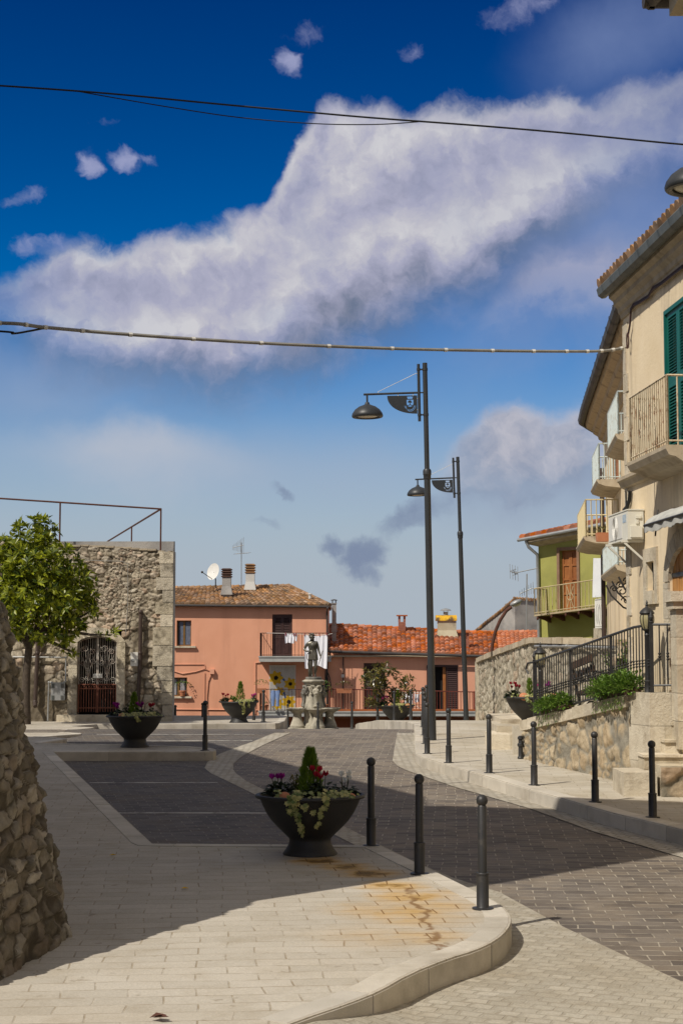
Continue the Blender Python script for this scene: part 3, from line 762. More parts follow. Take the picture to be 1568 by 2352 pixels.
# the iron gate: two leaves, plain bars below, scrolls above
def spiral(c, r0, turns, a0, sgn=1, n=16):
    return [(c[0] + sgn * r0 * (1 - .75 * k / n) * math.cos(a0 + turns * 2 * PI * k / n), YS + .02, c[1] + r0 * (1 - .75 * k / n) * math.sin(a0 + turns * 2 * PI * k / n)) for k in range(n + 1)]
M['pale_rust'] = pm('flaking_pale_paint', (.46, .43, .38), (.34, .29, .25), 6, .7, c3=(.16, .08, .055), sc3=5)
M['gate_rust'] = pm('gate_rust', (.17, .062, .04), (.23, .09, .055), 6, .8, .3, 60)
gate = thing('gate', 'double iron gate with rusty lower bars and pale scrollwork in the arched doorway', 'gate', (gc, YS, gz0))
zm = sz(1572)
for side in (-1, 1):
    xa, xb = (gx0 + .03, gc - .015) if side < 0 else (gc + .015, gx1 - .03)
    lo = MB(); w = xb - xa
    for x in (xa, xb): lo.bar((x, YS + .02, gz0 + .03), (x, YS + .02, zm), .045)
    for z in (gz0 + .16, zm, zm - .12): lo.bar((xa, YS + .02, z), (xb, YS + .02, z), .03)
    for k in range(1, 7):
        x = lerp(xa, xb, k / 7); lo.tube([(x, YS + .02, gz0 + .05), (x, YS + .02, zm - .04)], .013, 5)
        if k % 2: lo.tube([(x + .05 * math.cos(a), YS + .02, zm - .05 + .05 * math.sin(a)) for a in np.linspace(0, PI * 1.3, 7)], .008, 4)
    lf = lo.build('gate_panel', M['gate_rust'], gate)
    up = MB()
    def ztop_at(x): return arch_pt(math.asin(max(-1, min(1, (x - gc) / ((gx1 - gx0) / 2) * math.sin(1.05)))), 1, gtop - gsp, gsp)[1] - .03
    for x in (xa, xb): up.bar((x, YS + .02, zm), (x, YS + .02, ztop_at(x)), .035)
    up.tube([(x, YS + .02, ztop_at(x)) for x in np.linspace(xa, xb, 8)], .016, 5)
    for k in range(1, 8):
        x = lerp(xa, xb, k / 8); up.tube([(x, YS + .03, zm), (x, YS + .03, ztop_at(x) - .02)], .006, 4)
    xc = (xa + xb) / 2
    for (cx, cz, r, a0, sg) in ((xa + .09, zm + .12, .085, 0, 1), (xb - .09, zm + .12, .085, 0, -1), (xc, zm + .16, .08, PI / 2, 1), (xa + .10, zm + .62, .09, PI, 1), (xb - .12, zm + .66, .09, PI, -1), (xc - .08, zm + 1.0, .10, 0, side), (xc + .12, zm + .92, .09, 0, -side), (xa + .09, zm + .98, .07, 1, 1), (xc, zm + .42, .06, 2, 1)):
        up.tube(spiral((cx, cz), r, 1.4, a0, sg), .0085, 4)
    for (dx, top) in ((-.2, .85), (-.08, 1.0), (.08, 1.02), (.2, .85)):
        up.tube([(xc + dx * t ** 1.5, YS + .015, zm + .05 + (top - .05) * t) for t in np.linspace(0, 1, 8)], .0065, 4)
    up.build('scrollwork', M['pale_rust'], gate)
mb = MB(); mb.box(gc - .12, gc + .14, YS - .03, YS + .03, zm + .18, zm + .30); mb.build('lock', M['white_metal'], gate)
# pipes and boxes on the wall
def pipe(name, pts, r, mat, label, cat, seg=8):
    mb = MB(); mb.tube(pts, r, seg)
    for p in pts[1:-1]: mb.ball(p, r * 1.25, 8, 6)
    o = mb.build(name, mat, smooth=True); tag(o, label, cat); return o
pipe('downpipe', [(sx(324), YS + .1, sz(1404)), (sx(326), YS - .17, sz(1406)), (sx(326), YS - .17, sz(1500)), (sx(322.5), YS - .17, sz(1618))], .055, M['pvc'], 'brown downpipe beside the white box on the stone house', 'downpipe')
pipe('downpipe', [(sx(92), YS - .17, sz(1440)), (sx(92), YS - .17, sz(1500)), (sx(88.5), YS - .17, sz(1612)), (sx(91), YS - .3, sz(1622))], .06, M['pvc'], 'brown downpipe behind the tree trunk on the stone house', 'downpipe')
pipe('conduit', [(sx(36), YS - .16, sz(1509)), (sx(157), YS - .16, sz(1510)), (sx(157), YS - .16, sz(1565)), (sx(152), YS - .16, sz(1568))], .028, M['steel'], 'grey water pipe bending down to the metal meter box', 'pipe', 6)
pipe('conduit', [(sx(128), YS - .16, sz(1567)), (sx(119), YS - .16, sz(1567)), (sx(118), YS - .16, sz(1655))], .028, M['steel'], 'thin pipe running from the metal meter box to the ground', 'pipe', 6)
pipe('wall_cable', [(sx(180), YS - .13, sz(1287)), (sx(282), YS - .13, sz(1290)), (sx(295), YS - .13, sz(1296)), (sx(296), YS - .13, sz(1390)), (sx(292), YS - .13, sz(1458))], .012, M['cable_grey'], 'thin pale cable looping over the gate of the stone house', 'cable', 5)
t = thing('meter_box', 'grey metal meter box with louvres left of the iron gate', 'meter box', (sx(140), YS - .1, sz(1608)))
mb = MB(); mb.box(sx(124), sx(155.6), YS - .2, YS, sz(1608), sz(1567)); mb.build('door', M['steel'], t)
for (uu, vv) in ((126, 1570), (147, 1570), (126, 1597), (147, 1597)):
    mb = MB(); mb.box(sx(uu), sx(uu + 6), YS - .205, YS - .19, sz(vv + 10), sz(vv))
    for k in range(4): mb.box(sx(uu) - .004, sx(uu + 6) + .004, YS - .212, YS - .19, sz(vv + k * 2.6 + 1.4), sz(vv + k * 2.6))
    mb.build('louvre', M['zinc'], t)
t = thing('meter_box', 'white meter box on the wall between gate and downpipe', 'meter box', (sx(312), YS - .1, sz(1530)))
mb = MB(); mb.box(sx(304), sx(320.5), YS - .17, YS, sz(1530), sz(1498)); mb.build('door', M['white_metal'], t)
mb = MB(); mb.lathe([(.05, 0), (.05, .01)], 12); 
mb.v = [(sx(309.5) + p[0], YS - .172 - p[2], sz(1517) + p[1]) for p in mb.v]; mb.build('window', M['steel'], t)
# roof railing of rusty tube
t = thing('roof_railing', 'rusty tube railing on the flat roof of the stone house', 'railing', (sx(367), YS + .2, topz(sx(367))))
yr = YS + .15
def rz(x): return lerp(sz(1168), sz(1144), (sx(367) - x) / (sx(367) - sx(0)))
xc = sx(367); bk = (-9.35, 62.3)
mb = MB(); mb.tube([(-13, yr, rz(-13)), (xc, yr, rz(xc))], .028, 6); mb.tube([(xc, yr, rz(xc)), (bk[0], bk[1], rz(xc))], .028, 6); mb.build('handrail', M['rust'], t)
for x in (xc, sx(134), sx(-100)):
    mb = MB(); mb.tube([(x, yr, topz(x) - .05), (x, yr, rz(x))], .026, 6); mb.build('post', M['rust'], t)
for y in (52.7, 59.5):
    x = lerp(xc, bk[0], (y - yr) / (bk[1] - yr)); mb = MB(); mb.tube([(x, y, topz(xc) - .3), (x, y, rz(xc))], .026, 6); mb.build('post', M['rust'], t)

# ================================================================ MAGNOLIA TREE
def whorl(mb, p, d, n, ln, w, r0=0, r1=1, spread=.9):
    for k in range(n):
        a = 2 * PI * k / n + R.uniform(-.4, .4)
        o = d.orthogonal().normalized(); o.rotate(Matrix.Rotation(a, 3, d))
        dd = (d * R.uniform(.25, .9) + o * spread).normalized()
        leaf(mb, p + dd * .02, dd, d, ln * R.uniform(.7, 1.15), w * R.uniform(.8, 1.1), R.uniform(r0, r1))
YT = 43.0
tr = thing('magnolia_tree', 'glossy dark green magnolia tree in front of the stone house', 'tree', (P(60, 1660, YT).x, YT, zl(YT)))
cv = lambda u, v, dy=0: P(u, v, YT + dy)
mb = MB()
b0 = Vector((P(60, 1660, YT).x, YT, zl(YT) - .05)); fk = cv(67, 1490)
mb.tube([b0, cv(60, 1600), cv(62, 1540), fk], [.14, .115, .10, .10], 10)
limbs = [((67, 1490), (62, 1440), (55, 1370, .3), (60, 1250)), ((67, 1490), (90, 1450), (120, 1400, -.2), (150, 1340)), ((67, 1490), (85, 1440), (95, 1360), (100, 1290)), ((67, 1490), (40, 1440), (10, 1390, .4), (-20, 1330)), ((90, 1450), (130, 1430), (180, 1420, -.4), (215, 1400)), ((90, 1450), (150, 1450), (210, 1458, -.5), (258, 1458, -.5)), ((62, 1440), (110, 1470), (150, 1490, -.6), (170, 1500, -.6)), ((62, 1440), (30, 1400), (5, 1330, -.5), (0, 1270))]
for L in limbs:
    mb.tube([cv(*p) for p in L], [.075, .055, .035, .015], 7)
mb.build('trunk', M['bark'], tr, smooth=True)
mb = MB()
lobes = [(85, 1235, 50, 0), (60, 1265, 55, -.3), (25, 1300, 60, .2), (120, 1300, 62, -.4), (165, 1335, 52, -.2), (80, 1340, 70, -.8), (150, 1385, 58, -.5), (185, 1400, 38, -.1), (40, 1380, 60, -.6), (0, 1370, 60, 0), (100, 1420, 55, -.6), (150, 1440, 38, -.4), (45, 1430, 45, -.2), (95, 1300, 70, .8), (20, 1360, 70, .9), (-20, 1330, 60, .3), (140, 1370, 60, .6), (100, 1205, 22, 0), (30, 1262, 30, 0), (195, 1370, 24, -.3), (-40, 1290, 50, .2)]
for (u, v, r, dy) in lobes:
    c = cv(u, v, dy); rr = r * YT / FPX
    for k in range(int(46 * (r / 55) ** 2) + 8):
        d = rdir(); 
        if R.random() < .35 and d.y > 0: d.y = -d.y
        p = c + d * rr * R.uniform(.55, 1.06)
        dd = (d + Vector((0, 0, .45)) + rdir() * .4).normalized()
        whorl(mb, p, dd, R.randint(7, 9), .215, .088)
for (u, v) in ((258, 1458), (245, 1462), (225, 1460), (262, 1452), (165, 1500), (158, 1508), (172, 1504), (150, 1490), (215, 1400), (205, 1408), (140, 1490), (100, 1195), (40, 1210)):
    whorl(mb, cv(u, v, -.5), (Vector((.4, -.2, .4)) + rdir() * .5).normalized(), 8, .19, .07)
mb.build('crown', M['leaf_mag'], tr)
# ================================================================ BOLLARDS
GB_L, GB_R, GB_F = 'bollards along the left pavement', 'bollards along the right kerb', 'bollards around the far side of the square'
bol = thing('bollard', '', 'bollard')
mb = MB(); mb.lathe([(.036, .26), (.036, .805), (.033, .81), (.030, .815)], 20); mb.build('post', M['iron'], bol, smooth=True)
mb = MB(); mb.lathe([(.085, 0), (.085, .012), (.052, .016), (.049, .02), (.049, .268), (.052, .27), (.052, .282), (.048, .287), (.036, .288)], 20); mb.build('sleeve', M['iron'], bol, smooth=True)
mb = MB(); mb.lathe([(.028, .80), (.030, .808)], 16); mb.ball((0, 0, .853), .047, 20, 12); mb.build('ball', M['iron'], bol, smooth=True)
first = [True]
def bollard(p, label, group):
    if first[0]:
        first[0] = False; bol.location = p; bol['label'] = label; bol['group'] = group; return bol
    return dup(bol, p, R.uniform(0, 6), label, 'bollard', group)
for (u, v, l) in ((1108, 2088, 'black ball-topped bollard at the curved pavement corner, nearest the camera'), (963, 2008, 'black bollard on the left pavement edge between corner bollard and planter'), (852, 1943.5, 'black bollard standing right beside the large flower bowl in the foreground'), (471, 1724, 'black bollard on the stepped kerb tip beside the second flower bowl')):
    bollard(gl(u, v), l, GB_L)
rl = ['first bollard of the right kerb row, rightmost and nearest the steps', 'second bollard of the right kerb row, before the stone pillar', 'third bollard of the right kerb row, before the left end of the rubble wall', 'fourth bollard of the right kerb row, left of the ornamental drain post', 'fifth bollard of the right kerb row, just right of the near lamp post']
for (u, v), l in zip(((1498, 1878), (1366, 1843), (1226, 1804), (1123, 1776), (1030, 1752.5)), rl): bollard(gr(u, v), l, GB_R)
for (u, v, y), l in zip(((980, 0, 28.6), (976, 0, 31.0), (973.5, 0, 33.4), (971, 0, 36.5), (979, 0, 40)), ('sixth bollard of the right kerb row, hiding the ones behind it', 'seventh bollard of the right kerb row, left of the near lamp base', 'eighth bollard of the right kerb row, its ball showing above two others', 'ninth bollard of the right kerb row, highest ball of the overlapping group', 'farthest bollard of the right kerb row, touching the near lamp post')):
    bollard((P(u, 1600, y).x, y, zr(y)), l, GB_R)
fl = [(403, 52, 'small far bollard next to the corner of the stone house', -.13), (465.5, 49.5, 'far bollard just left of the kerb-tip bollard, before the pink wall', -.1), (583, 47, 'far bollard half hidden behind the bowl on the low kerb', .1), (605, 45.6, 'far bollard on the low kerb right of the flower bowl', None), (661, 58, 'far bollard left of the fountain basins', 0), (730, 55, 'far bollard standing in front of the statue fountain', 0), (808, 53, 'far bollard alone between fountain and small magnolia', 0), (867, 50, 'far bollard left of the dark bowl under the small magnolia', 0), (905, 47, 'far bollard in front of the bowl under the small magnolia', .0), (943, 46, 'far bollard right of the bowl under the small magnolia', 0)]
for u, y, l, dz in fl:
    z = zl(y) if dz is None else (road_z(y) + dz)
    if u in (867, 905, 943): z = zr(y) - .02
    bollard((P(u, 1640, y).x, y, z), l, GB_F)

# ================================================================ FLOWER BOWLS
GP = 'dark cast flower bowls around the square'
pl = thing('planter', '', 'planter')
prof = [(.268, 0), (.268, .012), (.235, .055), (.212, .10), (.205, .135), (.205, .15), (.215, .165), (.262, .21), (.325, .27), (.385, .335), (.436, .41), (.475, .49), (.497, .545), (.515, .548), (.537, .552), (.545, .566), (.540, .582), (.522, .588), (.50, .578), (.488, .55), (.44, .44)]
mb = MB(); mb.lathe(prof, 48, caps=False); mb.add([(.268 * math.cos(2 * PI * k / 48), .268 * math.sin(2 * PI * k / 48), 0) for k in range(48)], [tuple(range(48))[::-1]])
mb.build('bowl', M['planter'], pl, smooth=True)
mb = MB()
n = 14
for i in range(n):
    pass
ang = np.linspace(0, 2 * PI, 33); rad = np.linspace(0, .492, 9)
Gd = np.zeros((9, 33, 3)); Gd[..., 0] = rad[:, None] * np.cos(ang); Gd[..., 1] = rad[:, None] * np.sin(ang); Gd[..., 2] = .545 + .02 * (1 - (rad[:, None] / .49) ** 2) + NR.random((9, 33)) * .012
Gd[:, -1] = Gd[:, 0]
mb.grid(Gd); mb.build('soil', M['soil'], pl, fix=True)
PM = {'m': 'pet_mag', 'r': 'pet_red', 'w': 'pet_white', 'p': 'pet_pink'}
def conifer(c, h, w, label, n=620, lean=0, ll=.075, lw=.016):
    o = thing('dwarf_conifer', label, 'conifer', c, 'dwarf conifers in the flower bowls'); mb = MB()
    for k in range(n):
        t = R.random() ** .85; r = w * (1 - t) ** .75 * (.92 + .08 * math.sin(t * 26 + R.random())) * (.35 + .65 * R.random() ** .5); a = R.uniform(0, 2 * PI)
        p = Vector((c[0] + r * math.cos(a) + lean * t, c[1] + r * math.sin(a), c[2] + .02 + t * h * .92))
        d = Vector((math.cos(a) * .35, math.sin(a) * .35, 1)).normalized()
        leaf(mb, p, (d + Vector((math.cos(a), math.sin(a), 0)) * .3 + rdir() * .35).normalized(), Vector((math.cos(a), math.sin(a), .2)), ll, lw, R.uniform(.1, 1) * (.4 + .6 * r / w))
    for k in range(8):
        leaf(mb, Vector((c[0] + lean + R.uniform(-.012, .012), c[1], c[2] + h * R.uniform(.82, .93))), Vector((R.uniform(-.15, .15), 0, 1)), Vector((1, 0, 0)), .08, .012, R.random())
    mb.build('foliage', M['leaf_lime'], o)
    mb = MB(); mb.tube([(c[0], c[1], c[2] - .02), (c[0] + lean, c[1], c[2] + h * .8)], [.01, .003], 5); mb.build('stem', M['bark'], o)
def cyclamen(c, r, col, nf, label, hf=.15, seed=0):
    o = thing('cyclamen', label, 'flower', c, 'cyclamens in the flower bowls'); mb = MB()
    for k in range(int(110 * (r / .13) ** 2) + 20):
        d = rdir(.05); p = Vector(c) + Vector((d.x * r, d.y * r, d.z * r * .85)) * R.uniform(.5, 1.05)
        leaf(mb, p, (Vector((d.x, d.y, .1)) + rdir() * .3).normalized(), (d + Vector((0, 0, 1))).normalized(), .062, .06, R.random())
    mb.build('leaves', M['leaf_dark'], o)
    fb, sb = MB(), MB()
    for k in range(nf):
        a = R.uniform(0, 2 * PI); rr = r * R.uniform(.1, .75)
        p = Vector((c[0] + rr * math.cos(a), c[1] + rr * math.sin(a) * .7, c[2] + r * .45 + hf * R.uniform(.55, 1.0)))
        sb.tube([(c[0] + rr * .5 * math.cos(a), c[1] + rr * .5 * math.sin(a), c[2] + .02), p], .0035, 4)
        for q in range(5):
            b = 2 * PI * q / 5 + R.random()
            leaf(fb, p - Vector((0, 0, .012)), Vector((math.cos(b) * .55, math.sin(b) * .55, 1)), Vector((math.cos(b), math.sin(b), 0)), .07, .048, R.random())
    fb.build('flowers', M[PM[col]], o); sb.build('stems', M['leaf_dark'], o)
def ivy_leaf(mb, p, out, s):
    out = Vector(out).normalized(); dn = (Vector((0, 0, -1)) + rdir() * .5); dn = (dn - out * dn.dot(out)).normalized(); sd = dn.cross(out)
    pts = [(0, 0), (.5, .15), (.35, .35), (.55, .62), (.2, .6), (0, 1), (-.2, .6), (-.55, .62), (-.35, .35), (-.5, .15)]
    rn = R.random()
    mb.add([Vector(p) + sd * a * s + dn * b * s + out * (.012 + .006 * R.random()) for a, b in pts], [tuple(range(10))], rn)
def ivy(c, strands, label, mass=None):
    """c: planter base; strands: list of (angle, drop length, sideways drift)"""
    o = thing('ivy', label, 'ivy', (c[0], c[1], c[2] + .56), 'variegated ivy in the flower bowls'); mb, st = MB(), MB()
    def surf(a, z):
        r = None
        for i in range(len(prof) - 1):
            if 4 <= i <= 14 and prof[i][1] <= z <= prof[i + 1][1]: r = lerp(prof[i][0], prof[i + 1][0], (z - prof[i][1]) / max(1e-6, prof[i + 1][1] - prof[i][1]))
        return (r or .55) + .012
    for (a, ln, dr) in strands:
        pts = [Vector((c[0] + .36 * math.cos(a), c[1] + .36 * math.sin(a), c[2] + .59)), Vector((c[0] + .52 * math.cos(a), c[1] + .52 * math.sin(a), c[2] + .605))]
        N = max(3, int(ln / .035))
        for k in range(N + 1):
            z = .575 - ln * k / N; aa = a + dr * k / N
            r = surf(aa, z) if z < .545 else .557
            pts.append(Vector((c[0] + r * math.cos(aa), c[1] + r * math.sin(aa), c[2] + z)))
        st.tube(pts, .004, 4)
        for p in pts:
            out = Vector((math.cos(a), math.sin(a), .15))
            for q in range(4): ivy_leaf(mb, p + rdir() * .022 + out * .008, out + rdir() * .35, R.uniform(.035, .058))
    for (mx, my, r, n) in (mass or []):
        for k in range(n):
            p = Vector((c[0] + mx + R.gauss(0, r), c[1] + my + R.gauss(0, r * .6), c[2] + .58 + R.uniform(0, .07)))
            ivy_leaf(mb, p, (R.uniform(-.5, .5), -.6, .8), R.uniform(.035, .055))
    mb.build('leaves', M['leaf_ivy'], o); st.build('stems', M['bark'], o)
def shard(c, r, label, tilt=.5):
    mb = MB(); mb.lathe([(.001, r * .55), (r * .55, r * .5), (r * .9, r * .2), (r, 0), (r * .93, 0), (r * .8, r * .18), (.001, r * .42)], 16)
    o = mb.build('terracotta_saucer', M['terracotta'], smooth=True); o.location = c; o.rotation_euler = (tilt, .1, 0)
    tag(o, label, 'saucer', 'terracotta saucers in the flower bowls')
def tuft(c, r, h, n, label, mat='leaf_hedge', ln=.05):
    o = thing('shrub', label, 'shrub', c); mb = MB()
    for k in range(n):
        d = rdir(0); p = Vector(c) + Vector((d.x * r, d.y * r, d.z * h)) * R.uniform(.35, 1)
        leaf(mb, p, (d + rdir() * .5 + Vector((0, 0, .4))).normalized(), Vector((0, 0, 1)), ln, ln * .5, R.random())
    mb.build('foliage', M[mat], o)
    mb = MB(); mb.tube([c, (c[0], c[1], c[2] + h * .6)], .006, 4); mb.build('stem', M['bark'], o)
    return o
def planter(c, label, firstp=False):
    if firstp: pl.location = c; pl['label'] = label; pl['group'] = GP; return pl
    return dup(pl, c, R.uniform(0, 3), label, 'planter', GP)
V3 = lambda c, x, y, z: (c[0] + x, c[1] + y, c[2] + z)
p1 = Vector(gl(711, 1968)); p1.y += .2; p1.z = zl(p1.y)
planter(p1, 'large dark flower bowl in the foreground with ivy and a rust stain at its foot', True)
conifer(V3(p1, .0, .04, .56), .45, .135, 'lime green dwarf conifer in the middle of the foreground bowl', 1500, 0, .075, .009)
cyclamen(V3(p1, -.30, .0, .56), .15, 'm', 4, 'magenta cyclamen at the left of the foreground bowl', .17)
cyclamen(V3(p1, .12, -.14, .56), .15, 'r', 5, 'dark red cyclamen in front of the foreground conifer', .2)
cyclamen(V3(p1, .33, .02, .56), .13, 'w', 4, 'white cyclamen at the right of the foreground bowl', .15)
tuft(V3(p1, -.14, .12, .56), .12, .22, 260, 'yellowish small shrub left of the foreground conifer', 'leaf_bronze', .035)
ivy(p1, [(-PI / 2 - .27, .33, .08), (-PI / 2 - .22, .10, .30), (-PI / 2 + .30, .24, -.12), (-PI / 2 - .34, .13, -.05)], 'variegated ivy trailing in two strands over the foreground bowl', [(-.12, -.42, .04, 22), (.24, -.36, .09, 60), (-.3, -.36, .03, 8), (-.02, -.5, .06, 6)])
shard(V3(p1, -.24, -.36, .585), .06, 'round terracotta saucer leaning at the left of the foreground bowl', .9)
shard(V3(p1, .40, -.26, .58), .055, 'tilted terracotta saucer at the right of the foreground bowl', .3)
p2 = Vector(gl(307, 1717.5)); p2.y += .2; p2.z = zl(p2.y)
planter(p2, 'second dark flower bowl standing in shade on the stepped kerb before the iron gate')
conifer(V3(p2, -.03, .05, .56), .42, .10, 'dark little conifer in the shaded second bowl', 500)
cyclamen(V3(p2, -.33, 0, .56), .14, 'm', 6, 'magenta cyclamen at the left of the shaded second bowl', .16)
cyclamen(V3(p2, .10, -.08, .56), .15, 'm', 6, 'magenta cyclamen right of the conifer in the shaded second bowl', .17)
cyclamen(V3(p2, .31, .0, .56), .14, 'r', 5, 'red cyclamen at the right of the shaded second bowl', .16)
tuft(V3(p2, -.15, .15, .56), .16, .2, 220, 'dark leafy shrub at the back of the shaded second bowl', 'leaf_dark')
ivy(p2, [(-PI / 2 + .15, .05, .1)], 'low ivy along the front of the shaded second bowl', [(.08, -.36, .14, 80), (.36, -.2, .06, 30)])
shard(V3(p2, -.2, -.38, .585), .06, 'terracotta saucer in the shaded second bowl', .9)
p3 = Vector((P(549, 1660, 44.7).x, 44.7, zl(44.7)))
planter(p3, 'sunlit flower bowl on the low kerb in front of the pink house')
conifer(V3(p3, .03, .05, .56), .56, .15, 'yellow green pointed conifer in the bowl before the pink house', 500)
cyclamen(V3(p3, -.38, 0, .56), .15, 'r', 6, 'red cyclamen at the left of the bowl before the pink house', .15)
cyclamen(V3(p3, .38, 0, .56), .13, 'p', 5, 'pink cyclamen at the right of the bowl before the pink house', .15)
tuft(V3(p3, -.17, .05, .56), .17, .17, 160, 'leafy shrub in the bowl before the pink house', 'leaf_hedge', .06)
ivy(p3, [(-PI / 2 + .3, .28, .1), (-PI / 2 + .1, .2, .3), (-PI / 2 + .55, .12, .1)], 'pale ivy hanging over the bowl before the pink house', [(.14, -.36, .10, 80), (.3, -.2, .07, 40)])
shard(V3(p3, -.2, -.38, .585), .07, 'terracotta saucer in the bowl before the pink house', .9)
y4 = 49.0
p4 = Vector((P(911, 1660, y4).x, y4, zr(y4) - .05))
planter(p4, 'dark flower bowl holding the small magnolia beyond the bollards')
cyclamen(V3(p4, -.36, -.1, .56), .16, 'p', 8, 'bright pink cyclamen in the bowl with the small magnolia', .2)
cyclamen(V3(p4, .30, -.1, .56), .14, 'r', 5, 'red cyclamen in the bowl with the small magnolia', .18)
conifer(V3(p4, .03, -.12, .56), .45, .07, 'thin yellow green conifer in the bowl with the small magnolia', 240)
ivy(p4, [(-PI / 2 + .1, .15, .2)], 'variegated ivy in the bowl with the small magnolia', [(.05, -.36, .18, 80)])
shard(V3(p4, -.2, -.38, .585), .08, 'left terracotta saucer in the bowl with the small magnolia', .9)
shard(V3(p4, .32, -.34, .585), .08, 'right terracotta saucer in the bowl with the small magnolia', .9)
# small magnolia growing out of that bowl
t = thing('magnolia_tree', 'small bronze-green magnolia growing in the bowl beyond the bollards', 'tree', V3(p4, 0, 0, .55)); mb = MB()
for (u, v) in ((850, 1560), (880, 1545), (868, 1585), (900, 1590), (925, 1560), (935, 1575), (843, 1580)):
    mb.tube([V3(p4, R.uniform(-.1, .1), 0, .53), tuple(P(lerp(897, u, .5), lerp(1625, v, .55), y4)), tuple(P(u, v, y4 + R.uniform(-.3, .3)))], [.018, .013, .006], 5)
mb.build('trunk', M['bark'], t, smooth=True)
mb = MB()
for (u, v, r) in ((860, 1545, 22), (880, 1535, 16), (845, 1560, 18), (870, 1575, 25), (895, 1560, 22), (850, 1590, 18), (890, 1590, 20), (862, 1610, 16), (905, 1590, 14), (925, 1568, 9), (938, 1558, 7), (940, 1580, 9), (925, 1590, 12), (915, 1605, 12), (838, 1560, 10), (850, 1620, 12), (935, 1598, 8), (880, 1550, 15), (900, 1545, 8)):
    c = P(u, v, y4 + R.uniform(-.3, .3)); rr = r * y4 / FPX
    for k in range(int(r * .55) + 2):
        d = rdir(); whorl(mb, c + d * rr * R.uniform(.3, 1), (d + Vector((0, 0, .7))).normalized(), R.randint(5, 8), .15, .055)
mb.build('crown', M['leaf_bronze'], t)
y5 = 30.6
p5 = Vector((P(1222, 1667, y5).x, y5, -1.40))
planter(p5, 'dark flower bowl on the raised terrace behind the left end of the railing')
cyclamen(V3(p5, -.36, -.1, .56), .16, 'r', 7, 'red cyclamen at the left of the terrace bowl', .2)
cyclamen(V3(p5, .08, -.05, .56), .16, 'p', 5, 'pink cyclamen in the middle of the terrace bowl', .24)
cyclamen(V3(p5, .33, -.05, .56), .14, 'm', 4, 'magenta cyclamen at the right of the terrace bowl', .2)
ivy(p5, [(-PI / 2 - .3, .06, .1)], 'ivy and greenery in the terrace bowl', [(-.1, -.3, .12, 60), (.25, -.3, .10, 60)])
shard(V3(p5, -.2, -.40, .59), .09, 'left terracotta saucer in the terrace bowl', .9)
shard(V3(p5, .36, -.30, .59), .07, 'right terracotta saucer in the terrace bowl', .9)
conifer(V3(p5, -.04, .05, .56), .34, .06, 'thin conifer in the terrace bowl', 200)

# ================================================================ STREET LAMPS
def plate_mesh():
    cu = bpy.data.curves.new('plate', 'CURVE'); cu.dimensions = '2D'; cu.fill_mode = 'BOTH'; cu.extrude = .006
    def sp(pts):
        s = cu.splines.new('POLY'); s.points.add(len(pts) - 1); s.use_cyclic_u = True
        for i, (x, y) in enumerate(pts): s.points[i].co = (x, y, 0, 1)
    sp([(0, 0), (-.60, 0)] + [(-.60 * (1 - math.sin(t)) , -.37 * (1 - math.cos(t)) ) if False else (-.60 * math.cos(t) ** .92, -.37 * math.sin(t) ** .92) for t in np.linspace(.08, PI / 2 - .03, 14)] + [(0, -.37)])
    cx = -.145
    sp([(cx - .05, -.05), (cx - .065, -.018), (cx - .04, -.03), (cx - .035, -.012), (cx - .015, -.028), (cx, -.010), (cx + .015, -.028), (cx + .035, -.012), (cx + .04, -.03), (cx + .065, -.018), (cx + .05, -.05), (cx + .048, -.068), (cx - .048, -.068)])
    tree = [(cx + .008, -.185), (cx + .008, -.14), (cx + .03, -.155), (cx + .04, -.135), (cx + .025, -.115), (cx + .02, -.10), (cx - .015, -.098), (cx - .035, -.112), (cx - .045, -.135), (cx - .028, -.152), (cx - .008, -.14), (cx - .008, -.185)]
    sp([(cx - .067, -.085), (cx + .067, -.085), (cx + .067, -.175), (cx + .05, -.20), (cx + .02, -.185)] + tree + [(cx - .02, -.185), (cx - .05, -.20), (cx - .067, -.175)])
    sp([(cx - .05, -.213), (cx, -.196), (cx + .05, -.213), (cx, -.228)])
    for s in (-1, 1):
        for k in range(7):
            t = k / 6; a = lerp(.15, 1.45, t); px, py = cx + s * .095 * math.cos(a), -.20 - .105 * math.sin(a)
            for q in (-1, 1):
                ox, oy = px + q * .012 * math.cos(a), py - q * .012 * math.sin(a)
                sp([(ox + .0085 * math.cos(b), oy + .0085 * math.sin(b)) for b in np.linspace(0, 2 * PI, 7)[:-1]])
    ob = bpy.data.objects.new('plate', cu); COL.objects.link(ob)
    dg = bpy.context.evaluated_depsgraph_get(); me = bpy.data.meshes.new_from_object(ob.evaluated_get(dg))
    bpy.data.objects.remove(ob); bpy.data.curves.remove(cu)
    for v in me.vertices: v.co = (v.co.x, v.co.z, v.co.y)
    me.materials.clear(); me.materials.append(M['lampiron'])
    return me
lamp = thing('street_lamp', '', 'street lamp', group='tall street lamps with crest plates')
mb = MB(); mb.lathe([(.075, 0), (.075, .02), (.072, .5), (.064, 5.25), (.064, 5.27), (.05, 5.4), (.048, 7.5), (.048, 7.52), (.02, 7.525)], 20); mb.build('pole', M['lampiron'], lamp, smooth=True)
mb = MB(); mb.lathe([(.066, 5.17), (.075, 5.18), (.076, 5.25), (.084, 5.26), (.084, 5.34), (.07, 5.37), (.05, 5.38)], 20); mb.build('collar', M['lampiron'], lamp, smooth=True)
mb = MB(); mb.tube([(-.13, 0, 6.34), (-.13, 0, 7.5)], .030, 12); mb.build('side_tube', M['lampiron'], lamp, smooth=True)
